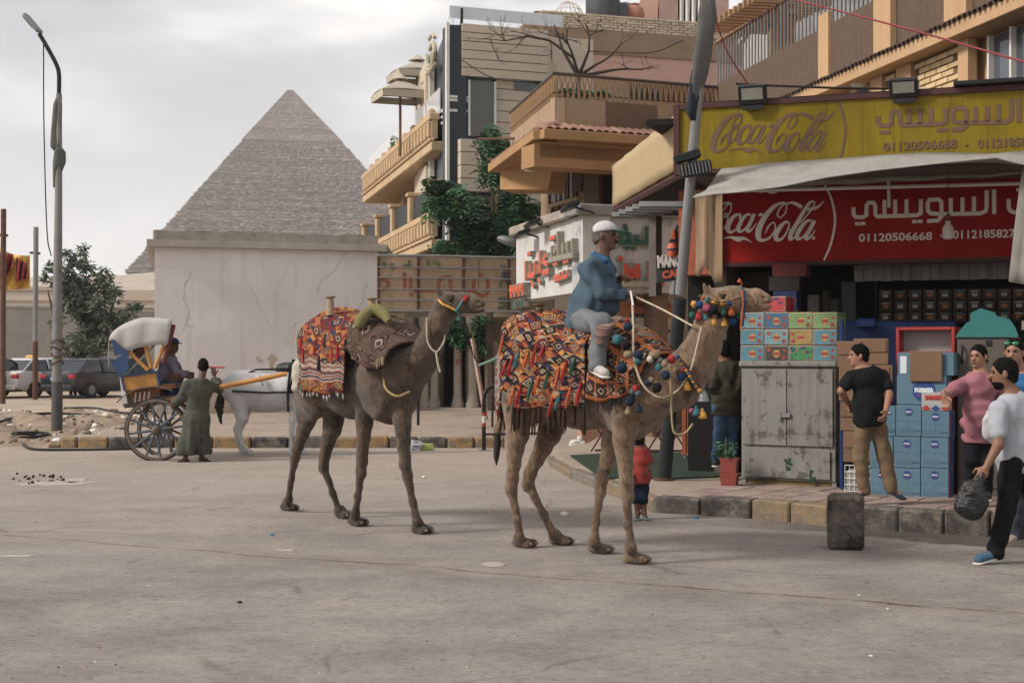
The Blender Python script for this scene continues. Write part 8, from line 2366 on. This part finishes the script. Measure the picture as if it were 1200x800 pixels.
bc = [P(704,402,11.14), P(707,388,11.14), P(714,377,11.2), P(724,372,11.4)]
gb = []
for i in range(9):
    a = i / 8 * 2 * math.pi; row = []
    for j, q in enumerate(catmull([tuple(z) for z in bc], 4)):
        r_ = .07 * (1 - .35 * abs(j / 12 - .5) * 2); row.append(Vector(q) + Vector((math.cos(a) * r_, math.sin(a) * r_, math.sin(a) * r_ * .3)))
    gb.append(row)
solo('saddle_bolster', MB().sheet(gb), K_BOL, 'brown and white striped bolster in front of the rider thigh', 'cushion', smooth='all', base=tuple(bc[0]))
def horn(px, py0, py1, Y, label, m, band=None):
    c = P(px, py1, Y); k = Y / FPX; h = (py1 - py0) * k
    o = thing('saddle_horn', label, 'saddle horn', tuple(c)); part('peg', MB().lathe([(.045,-.06),(.036, h * .5),(.03, h * .8),(.055, h * .92),(.055, h)], n=12), m, o, smooth=True)
    if band: part('band', MB().lathe([(.046, h * .2),(.046, h * .55)], n=12), band, o)
horn(632,356,372,12.25, 'wooden saddle horn with a blue band behind the rider', M_WOOD, wool['dark'])
pl3 = thing('pompom_halter', 'halter of coloured wool pompoms and tassels round the front camel head', 'halter', tuple(P(842,370,11.1)))
for x, y, r_, c, t_ in ((135,365,40, 'yellow', 0),(205,270,20, 'green', 0),(235,290,26, 'orange', 0),(200,375,46, 'blue', 0),(288,315,30, 'teal', 0),(375,335,32, 'yellow', 0),(465,350,32, 'yellow', 0),(555,352,32, 'blue', 0),(280,410,48, 'pink', 0),(370,425,52, 'black', 0),(475,440,42, 'green', 1),(570,445,50, 'orange', 1),(115,495,42, 'green', 0),
                         (185,495,50, 'red', 1),(270,530,42, 'teal', 0),(360,555,54, 'yellow', 1),(485,575,45, 'yellow', 1),(585,568,46, 'blue', 0),(660,420,25, 'white', 0),(655,500,26, 'green', 1),(650,372,10, 'yellow', 0),(698,250,24, 'pink', 0),(665,85,26, 'orange', 1),(690,120,16, 'orange', 0),(680,155,14, 'yellow', 0),(430,500,36, 'black', 0),(520,500,34, 'black', 0),(320,480,36, 'black', 0)):
    pom(800 + x / 10,320 + y / 10, r_ / 10, c, 11.12 - .125 - (.02 if y < 500 else -.005) + .0006 * abs(x - 420) * .3, pl3, bool(t_))
hstr = lambda nm, pts, r_, m, par, Y: part(nm, MB().tube([P(a, b, Y + c) for a, b, c in pts], r_, 6, flat=.5), m, par, world=True)
hstr('nose_strap', [(868,336,-.0),(872,341,-.09),(873,352,-.10),(872,366,-.06),(870,382,-.06)], .011, flat('strap_navy', lin(30,60,90)), pl3,11.0)
hstr('nose_strap', [(869,336,.02),(870,344,-.09),(871,356,-.095),(869,372,-.09),(868,386,-.08)], .007, wool['orange'], pl3,10.99)
hstr('cheek_strap', [(829,349,-.1),(842,354,-.125),(856,353,-.12),(870,348,-.1)], .01, M_DKF, pl3,11.05)
nb_ = thing('neck_band', 'red and teal band with pompoms and a bell low on the front camel neck', 'band', tuple(P(800,440,11.1)))
bp_ = catmull([(795,417,.0),(806,433,-.09),(814,446,-.10),(821,457,-.02)], 4)
part('strap', MB().tube([P(a, b, 11.04 + c) for a, b, c in bp_], .026,6, flat=.4), flat('strap_maroon', lin(86,34,34)), nb_, world=True)
for i, (a, b, c) in enumerate(bp_[1:]): part('bead', MB().ell(P(a - 2, b + 1,11.0 + c),.012,6), wool['yellow' if i % 2 else 'teal'], nb_, world=True)
for x, y, r_, c, t_ in ((435,305,24, 'red', 0),(470,290,13, 'blue', 0),(502,365,14, 'red', 0),(490,410,19, 'blue', 0),(517,395,15, 'dark', 0),(527,460,25, 'yellow', 1),(600,487,14, 'yellow', 0),(552,605,16, 'pink', 0),(580,605,28, 'teal', 1),(615,622,28, 'yellow', 1)):
    pom(700 + x / 5,360 + y / 5, r_ / 5, c, 10.93, nb_, bool(t_))
part('bell', MB().lathe([(.05,0),(.04,.03),(.03,.07),(.01,.09)], P(824,470,10.95),12), M_GREYMETAL, nb_, world=True, smooth=True)
M_ROPE = mat('pale_rope', lin(176,162,136),.9,.25,40,.8,90)
def rope(pts, r_, m, label, nm='rope', cat='rope'):
    c = catmull([tuple(P(*q)) for q in pts], 6)
    return solo(nm, MB().tube(c, r_, 6), m, label, cat, smooth=True, base=tuple(c[0]))
rope([(743,347,11.72),(775,362,11.4),(812,382,11.0)], .008, M_ROPE, 'pale twisted rope running from the rider hand to the camel halter')
rope([(741,350,11.68),(742,385,11.3),(743,420,11.1),(753,450,11.0),(772,465,10.98),(793,458,10.95),(808,436,10.95),(817,405,10.96),(822,383,10.97)], .009, M_ROPE, 'pale rope looping down across the front camel shoulder and neck')
rope([(786,425,10.98),(786,460,10.95),(788,498,10.95),(792,508,10.95),(803,507,10.95),(812,496,10.95)], .009, mat('straw_rope', lin(150,134,90),.9,.2,30,.6,90), 'yellowish knotted rope hanging below the front camel neck')
st_ = thing('riding_stick', 'thin black, red and white riding stick held upright by the rider', 'stick', tuple(P(740,345,11.66)))
for (a, b),(c, d_), m in (((739,341),(742,358), M_BWH),((742,358),(743,366), M_BR),((743,366),(748,412), M_BLACKMETAL),((748,412),(752,430), M_BWH)): part('stick_section', MB().tube([P(a, b, 11.64), P(c, d_, 11.5)], .008,7), m, st_, world=True)
M_GROPE = flat('green_rope', lin(92,132,112),.8)
rope([(561,428,12.9),(580,420,12.7),(600,404,12.5),(612,390,12.35),(628,372,12.22)], .012, M_GROPE, 'pale green lead rope between the chain and the front saddle')
o = thing('lead_chain', 'dark hanging chain from the rear camel chin to the green rope', 'chain', tuple(P(548,384,13)))
cpts = catmull([tuple(P(*q)) for q in ((542,372,13.0),(547,384,12.98),(550,400,12.95),(554,414,12.92),(561,427,12.9))], 6)
for i, p in enumerate(cpts[:-1]): part('chain_link', MB().tube([Vector(p) + Vector((math.cos(t) * .008 * (1 if i % 2 else .4), math.cos(t) * .008 * (0 if i % 2 else 1), math.sin(t) * .016)) for t in np.linspace(0,6.28,7)[:-1]], .0035,4, closed=True), M_BLACKMETAL, o, world=True)
# --- rear camel
g1 = drape(A1, d1, l1, [.12,.4,.75,1.1], [2.06,2.13,2.05,2.0], [.36,.38,.38,.36], [1.34,1.30,1.29,1.31], n=40, h=.26)
rg = rug('orange kilim with diamonds and a striped band hanging on the rear camel', g1, K_REAR); fringe('fringe', g1, None, rg, wool['white'], 2,.05,.009)
for i, (a, b, c) in enumerate(((6,27, 'red'),(12,26, 'orange'),(19,28, 'red'),(26,26, 'dark'),(31,28, 'orange'),(35,27, 'red'),(22,31, 'dark'),(9,30, 'red'))):
    p = Vector(g1[a][b]) + Vector(l1) * .02; tassel('hanging_tassel', p, .14,.015, wool[c], rg)
g2 = drape(A1, d1, l1, [1.12,1.3,1.5,1.72], [2.06,2.02,1.92,1.78], [.34,.36,.35,.30], [1.75,1.62,1.55,1.60], n=30)
rg = rug('faded brown woven rug with black and white fringe on the rear camel shoulders', g2, K_BRN)
for i in range(0,30): p = Vector(g2[i][-1]); part('fringe', MB().tube([p + Vector((0,0,.05)), p + Vector((0,-.01,-.03))], [.012,.005], 5), wool['black' if (i // 5) % 2 == 0 else 'tan'], rg, world=True)
for sgn in (1,):
    bp2 = catmull([tuple(P(*q)) for q in ((419,384,13.25),(426,371,13.3),(438,363,13.35),(449,367,13.3),(456,377,13.2))], 4)
    solo('saddle_bolster', MB().tube(bp2, [.03,.05,.06,.062,.06,.055,.05,.055,.06,.062,.062,.06,.06,.055,.05,.04,.03][:len(bp2)], 10), mat('olive_cloth', lin(112,106,58),.9,.15,6,.5,40, dirt=lin(150,70,50), dsc=4, dth=(.6,.66)), 'olive green bolster arched over the front of the rear camel saddle', 'cushion', smooth=True, base=tuple(bp2[0]))
horn(387,347,362,13.95, 'pale wooden saddle horn at the back of the rear camel saddle', mat('pale_horn', lin(150,124,96),.7)); horn(436,349,362,13.45, 'pale wooden saddle horn at the front of the rear camel saddle', mat('pale_horn_b', lin(146,120,92),.7))
pdm = sdf_mesh('saddle_pad', [cone(P(353,432,14.25), P(351,452,14.25),.09,.08,.04), cone(P(357,420,14.3), P(353,432,14.25),.06,.09,.03)], .018, M_CANV, disp=folds(.006,3)); tag(pdm, 'cream wool pad behind the kilim on the rear camel rump', 'pad')
pdm = sdf_mesh('green_trim', [cone(P(357,412,14.2), P(355,430,14.18),.05,.04,.02), cone(P(359,438,14.15), P(357,455,14.12),.04,.05,.02)], .014, wool['green'], disp=folds(.007,3,2)); tag(pdm, 'green wool trim behind the kilim on the rear camel', 'trim')
h1 = thing('halter', 'red, teal and yellow cloth halter on the rear camel head', 'halter', tuple(P(535,355,13.1)))
hstr('noseband', [(549,344,.02),(546,348,-.075),(542,353,-.095)], .022, wool['red'], h1,13.11); hstr('noseband', [(542,352,-.09),(538,359,-.10),(534,364,-.09)], .02, wool['teal'], h1,13.11)
hstr('cheek_strap', [(514,351,-.03),(518,356,-.10),(525,359,-.105),(533,363,-.1)], .016, wool['yellow'], h1,13.17); hstr('chin_strap', [(534,364,-.1),(538,368,-.09),(541,374,-.02),(537,374,-.06)], .018, wool['teal'], h1,13.11)
hstr('neck_strap', [(512,354,-.02),(511,366,-.09),(513,382,-.11),(518,392,-.08)], .01, M_BLACKMETAL, h1,13.2)
rope([(500,372,13.1),(501,400,13.06),(511,412,13.04),(520,400,13.1),(521,388,13.15)], .009, M_ROPE, 'loop of pale rope round the rear camel neck'); rope([(511,412,13.04),(513,425,13.03),(516,436,13.03)], .012, M_ROPE, 'pale rope end hanging from the rear camel neck loop')
rope([(449,438,13.2),(452,455,13.1),(465,464,13.02),(480,459,13.05)], .012, mat('yellow_rope', lin(150,128,70)), 'yellow rope across the rear camel chest')
# ================================================================== CARRIAGE
M_CY = mat('carriage_yellow', lin(188,126,36),.5,.08,4,.1,30, dirt=lin(150,98,40), dsc=3, damt=.5); M_CB2 = mat('carriage_brown', lin(140,86,44),.6,.15,4,.15,30)
M_OLDW = mat('weathered_wood', lin(104,92,82),.85,.25,8,.4,40, dirt=lin(64,56,52), dsc=5); M_CBL = flat('carriage_blue', lin(40,70,108),.6); M_HOOD = mat('hood_canvas', lin(172,169,167),.85,.05,2,.3,10, dirt=lin(160,150,140), dsc=2.2, damt=.4)
Yc = 22.25
cg = thing('carriage', 'horse drawn carriage with yellow panels, white folding hood and tall spoked wheels', 'carriage', tuple(G(184,540)))
def C(x, y, dy=0): return P(120 + x / 4.211,360 + y / 4.211, Yc + dy)
def wheel(cx, cy, r_, Y, nm='wheel'):
    c = P(cx, cy, Y); w = part(nm, MB().tube([c + Vector((math.cos(t) * (r_ - .02),0, math.sin(t) * (r_ - .02))) for t in np.linspace(0,2 * math.pi, 41)[:-1]], .03,7, closed=True), M_OLDW, cg, world=True, smooth=True)
    part('hub', MB().lathe([(.03,-.1),(.06,-.07),(.075,0),(.06,.07),(.03,.1)], (0,0,0),12, M=Matrix.Translation(c) @ Matrix.Rotation(R(90),4, 'X')), M_OLDW, w, world=False, smooth=True).data.transform(tm(cg).inverted())
    for i in range(12):
        a = i * math.pi / 6 + .15; part('spoke', MB().tube([c, c + Vector((math.cos(a) * (r_ - .04),0, math.sin(a) * (r_ - .04)))], [.024,.018], 6), M_OLDW if Y > 23 else mat_spoke, w).data.transform(tm(cg).inverted())
    part('tyre', MB().tube([c + Vector((math.cos(t) * (r_ + .008),0, math.sin(t) * (r_ + .008))) for t in np.linspace(0,2 * math.pi, 41)[:-1]], .018,6, closed=True), M_RUBBER, w, smooth=True).data.transform(tm(cg).inverted())
mat_spoke = mat('blue_grey_spoke', lin(76,86,98),.7,.15,5)
wheel(183,503.5,.475, Yc - .05); wheel(196,502,.475, Yc + 1.15)
part('axle', MB().tube([P(183,503.5, Yc), P(193,502, Yc + 1.1)], .03,7), M_OLDW, cg, world=True)
def slab(nm, pts, m, dy0, dy1, par=cg):
    mb = MB(); a = [C(x, y, dy0) for x, y in pts]; b = [Vector((q.x, q.y + dy1 - dy0, q.z)) for q in a]; n = len(a)
    mb.add(a + b, [tuple(range(n)), tuple(range(2 * n - 1, n - 1,-1))] + [(i, n + i, n + (i + 1) % n, (i + 1) % n) for i in range(n)])
    return part(nm, mb, m, par, world=True)
slab('side_panel', [(97,345),(270,319),(282,385),(110,412)], M_CY, .1,.14); slab('side_panel', [(97,345),(270,319),(282,385),(110,412)], M_CY, 1.1,1.14)
slab('panel_moulding', [(90,338),(272,312),(274,320),(93,347)], M_CBL, .07,.12); slab('panel_moulding', [(88,345),(97,345),(112,412),(103,412)], M_CBL, .07,.12); slab('panel_moulding', [(262,320),(272,319),(284,385),(275,388)], M_CBL, .07,.12)
slab('seat_base', [(120,410),(282,386),(280,440),(150,468)], M_CB2,.16,1.08); slab('chassis_beam', [(100,478),(330,436),(420,440),(420,462),(110,498)], M_OLDW, .1,.2); slab('chassis_beam', [(100,478),(330,436),(420,440),(420,462),(110,498)], M_OLDW, 1.0,1.1)
slab('floor_board', [(250,440),(420,432),(420,442),(250,452)], M_CBL, .15,1.08); slab('back_board', [(85,345),(97,345),(125,480),(100,490)], M_WHITEP, .12,1.12); slab('front_seat', [(270,380),(345,375),(345,400),(270,408)], M_CB2,.15,1.08)
for dy in (-.12,1.2):
    fd = catmull([(68,468),(110,430),(160,402),(240,388),(300,392),(345,408)], 4)
    part('mudguard', MB().sheet([[C(x, y, dy), C(x, y, dy + .2)] for x, y in fd], .02), M_OLDW if dy < 0 else M_CY, cg, world=True)
for i in range(4): part('basket_bar', MB().tube([C(165 + i * 22,420 - i * 2,.05), C(160 + i * 22,470 - i * 5,.05)], .014,5), M_WHITEP, cg, world=True)
for pts, m, r_ in ((((125,215),(225,310)), M_CY, .032),(((210,180),(240,300)), M_CY, .032),(((305,185),(258,300)), M_CY, .032),(((182,58),(210,182)), M_CBL, .025),(((290,150),(115,335)), M_GREYMETAL, .02),(((350,85),(325,190),(300,275)), flat('maroon_bow', lin(104,44,40)),.04)):
    for dy in (.06,1.16): part('hood_bow', MB().tube([C(x, y, dy) for x, y in pts], r_, 7), m, cg, world=True)
prof = catmull([(30,300),(28,210),(40,140),(95,92),(182,58),(260,55),(345,64)], 4)
part('hood', MB().sheet([[C(x, y - 4 * math.sin(j / 6 * math.pi),.02 + j * 1.18 / 6) for j in range(7)] for x, y in prof], .012), M_HOOD, cg, world=True, smooth='all')
top_ = prof[6:]; botp = catmull([(60,150),(95,190),(130,212),(190,196),(260,186),(322,182)], 4)
for dy in (.0,1.22):
    n = 16; g = []
    for i in range(n):
        a = i / (n - 1); ta = top_[min(len(top_) - 1, int(a * (len(top_) - 1) + .5))]; bb_ = botp[min(len(botp) - 1, int(a * (len(botp) - 1) + .5))]
        g.append([C(ta[0] * (1 - t) + bb_[0] * t, ta[1] * (1 - t) + bb_[1] * t, dy - .03 * math.sin(t * math.pi) * math.sin(a * 9.4) ** 2) for t in np.linspace(0,1,6)])
    part('hood_side', MB().sheet(g, .01), M_HOOD, cg, world=True, smooth='all')
slab('blue_curtain', [(42,145),(85,190),(126,214),(130,312),(85,332),(42,285),(70,250),(100,232),(60,240)], M_CBL, -.01,.01)
for dy in (.05,1.05): part('shaft', MB().tube([C(310,462, dy), C(550,400, dy), C(800,350, dy), C(910,327, dy)], [.035,.04,.04,.035], 8), M_CY, cg, world=True)
solo('whip_stick', MB().tube([P(240,430,22.35), P(263,430.5,22.3)], .016,6), M_BR, 'short red stick held up by the man in the robe', 'stick', base=tuple(P(240,430,22.35)))
# ================================================================== CARS
def car(px, Y, rz, paint, label, taxi=False):
    b = P(px, HZ, Y); c = thing('parked_car', label, 'car', (b.x, b.y, 0), rz)
    st = [(-2.15,.62,.50,.88),(-2.1,.78,.36,.98),(-1.6,.84,.26,1.02),(-.6,.86,.22,.96),(.6,.86,.22,.94),(1.3,.84,.24,.90),(1.9,.78,.28,.76),(2.15,.62,.38,.62)]
    vs, fs = [], []
    for x, w, z0, z1 in st:
        zm = (z0 + z1) / 2
        for y, z in ((-w * .9, z0),(-w, z0 + .12),(-w * 1.0, zm),(-w * .94, z1 - .06),(-w * .8, z1),(w * .8, z1),(w * .94, z1 - .06),(w, zm),(w, z0 + .12),(w * .9, z0)): vs.append((x, y, z))
    n = 10
    for i in range(len(st) - 1):
        for j in range(n): fs.append((i * n + j, i * n + (j + 1) % n, (i + 1) * n + (j + 1) % n, (i + 1) * n + j)[::-1])
    fs += [tuple(range(n)), tuple(range((len(st) - 1) * n, len(st) * n))[::-1]]
    part('body', MB().add(vs, fs), paint, c, smooth=True)
    cab = [(-1.75,.72,.98),(-1.2,.60,1.40),(.25,.58,1.42),(1.0,.74,.94)]
    vs = [(x, s * w, z) for x, w, z in cab for s in (-1,1)]
    gl = MB().add(vs, [(0,1,3,2),(4,5,7,6),(0,2,4,6),(1,7,5,3),(0,6,7,1)]); part('windows', gl, M_GLASSD, c)
    part('roof', MB().add([(-1.25,-.61,1.38),(.3,-.59,1.40),(.3,.59,1.40),(-1.25,.61,1.38),(-1.1,-.5,1.46),(.15,-.48,1.47),(.15,.48,1.47),(-1.1,.5,1.46)], [(0,1,5,4),(1,2,6,5),(2,3,7,6),(3,0,4,7),(4,5,6,7),(3,2,1,0)]), paint, c, smooth=True)
    for s in (-1,1):
        for p, q in (((-1.78,.73,.97),(-1.2,.615,1.4)),((-.45,.79,.95),(-.45,.60,1.41)),((1.02,.75,.93),(.25,.595,1.41))):
            part('pillar', MB().tube([(p[0], s * p[1], p[2]),(q[0], s * q[1], q[2])], .045,4), paint, c)
        for x in (-1.3,1.3):
            Mx = Matrix.Translation((x, s * .8,.31)) @ Matrix.Rotation(R(90),4, 'X')
            w = part('wheel', MB().lathe([(.2,-.1),(.3,-.1),(.32,-.05),(.32,.05),(.3,.1),(.2,.1)], n=20, M=Mx), M_RUBBER, c, smooth=True)
            part('rim', MB().lathe([(.03,-.11),(.17,-.105),(.2,-.09),(.2,.09),(.17,.105),(.03,.11)], n=10, M=Mx), M_GREYMETAL, w)
        part('tail_light', MB().box(-2.16,-2.0, s * .5, s * .79,.72,.88,.03), flat('tail_red', lin(170,36,34),.3), c); part('head_light', MB().box(2.0,2.12, s * .45, s * .74,.58,.7,.03), M_WHITEP, c)
        part('mirror', MB().box(.7,.85, s * .84, s * .99,.95,1.06,.03), paint, c)
    part('number_plate', MB().box(-2.18,-2.13,-.26,.26,.66,.78), flat('plate_blue_white', lin(140,160,190)), c); part('bumper', MB().box(-2.24,-2.05,-.72,.72,.3,.5,.05), paint, c)
    if taxi: part('roof_sign', MB().box(-.7,-.5,-.25,.25,1.47,1.57,.03), M_YEL, c)
car(51,54.0, R(64), mat('car_white', lin(196,192,190),.3,.03,2,0, spec=.6), 'white sedan with a yellow roof sign parked tail on by the left wall', True)
car(113,53.5, R(66), mat('car_black', lin(32,38,46),.25,.03,2,0, spec=.6), 'black sedan with red tail lights parked beside the white one')
car(-8,52.5, R(66), mat('car_dark_green', lin(40,44,46),.25,.03,2,0, spec=.6), 'dark car cut off at the left edge of the photo')
# ================================================================== STREET LAMP, BANNER POLES
Lb = G(67,505,.05); Yl = Lb.y
sl = thing('street_lamp', 'tall grey street lamp with a bent arm and torn cloth, rising at the left', 'street lamp', tuple(Lb))
part('pole', MB().tube([P(66.5,505, Yl), P(67,375, Yl), P(68.5,230, Yl), P(69,110, Yl)], [.11,.10,.075,.06], 14), mat('lamp_pole', lin(122,122,122),.6,.12,2,.2,30, dirt=lin(74,70,68), dsc=1.5, metal=.2), sl, smooth=True, world=True)
part('lower_sleeve', MB().tube([P(66.5,505, Yl), P(67,447, Yl)], [.115,.112], 14), flat('pole_dark', lin(74,74,74)), sl, world=True)
part('arm', MB().tube(catmull([tuple(P(a, b, Yl)) for a, b in ((69,112),(69,88),(66,76),(56,57),(46,40))], 4),.045,9), M_BLACKMETAL, sl, smooth=True, world=True)
lh = P(38,28, Yl); Mh = Matrix.Translation(lh) @ Matrix.Rotation(R(50),4, 'Y')
hd_ = part('lamp_head', MB().box(-.24,.24,-.16,.16,-.04,.05,.03, M=Mh), M_GREYMETAL, sl, world=True)
part('lamp_glass', MB().box(-.2,.08,-.13,.13,-.055,-.042, M=Mh), flat('lamp_lens', lin(120,112,90),.3), hd_).data.transform(tm(sl).inverted())
for z in (400,408,416,424): part('wire_wrap', MB().tube([P(67, z, Yl) + Vector((math.cos(t) * .13, math.sin(t) * .13,.04 * math.sin(t * 2 + z))) for t in np.linspace(0,6.28,13)[:-1]], .014,5, closed=True), M_RUST, sl, world=True)
rag([tuple(P(a, b, Yl)) for a, b in ((68.5,112),(67,122),(66,140),(65,155),(66,172),(67,176))], [.06,.12,.13,.12,.14,.1], M_RAG, 'grey torn cloth bound to the upper street lamp pole', tuple(P(67,170, Yl)), seed=5)
rag([tuple(P(a, b, Yl)) for a, b in ((68,172),(69,178),(69,190),(67,202),(65,214),(63,220))], [.08,.16,.17,.12,.06,.01], mat('green_rag', lin(84,90,82),.95,.2,4,.4,20), 'greenish rag hanging below the grey cloth on the street lamp', tuple(P(67,190, Yl)), seed=6)
wire([P(51,52, Yl), P(51.5,150, Yl), P(55,270, Yl), P(60,300, Yl)], .014, M_RUBBER, 'thin wire hanging straight down beside the street lamp')
for px, y0, y1, l, m in ((3,245,473, 'rusty brown pole at the left edge holding the banner', M_RUST),(41,266,468, 'grey and brown pole carrying the right side of the banner', M_GREYMETAL)):
    b = G(px, y1); o = thing('banner_pole', l, 'pole', tuple(b)); part('pole', MB().tube([b, P(px + 1, y0, b.y)], .09,9), m, o, world=True, smooth=True)
    part('cross_arm', MB().tube([P(px - 6, y0 + 30, b.y), P(px + 6, y0 + 31, b.y)], .05,6), M_RUST, o, world=True)
    if m is M_GREYMETAL: part('rust_section', MB().tube([b, P(px + .3,400, b.y)], .095,9), M_RUST, o, world=True)
def ban(x0, x1, f0, f1, m, l, dy, am=.3):
    g = [[P(x0 + (x1 - x0) * i / 13, f0(i / 13) + (f1(i / 13) - f0(i / 13)) * j / 7,48.5 + dy + am * math.sin(i * 1.1 + j * .5)) for j in range(8)] for i in range(14)]
    solo('cloth_banner', MB().sheet(g, .02), m, l, 'banner', smooth='all', base=tuple(g[0][0]))
ban(-12,35, lambda t: 282 + 17 * t + 6 * math.sin(t * 3.1), lambda t: 341 - 3 * t, M_YEL, 'draped yellow banner between the two poles', 0)
ban(-10,15, lambda t: 294 + 4 * t, lambda t: 325 - 12 * t + 6 * math.sin(t * 3), M_RED, 'red section of cloth over the yellow banner at the left edge', -.5); ban(19,32, lambda t: 301 + 8 * t, lambda t: 330 - 4 * t, M_RED, 'red section of cloth over the right part of the yellow banner', -.5)
# haze in the air, one closed box
hz = MB().box(-560,440,-40,1290,-3,212)
hm_, nt_, bs_ = newmat('haze'); nt_.nodes.remove(bs_)
pv_ = N(nt_, 'ShaderNodeVolumePrincipled', {'Color': (.86,.84,.87,1), 'Density': .00042, 'Anisotropy': .2}); nt_.links.new(pv_.outputs[0], nt_.nodes['Material Output'].inputs['Volume'])
tag(part('haze', hz, hm_), kind='stuff')
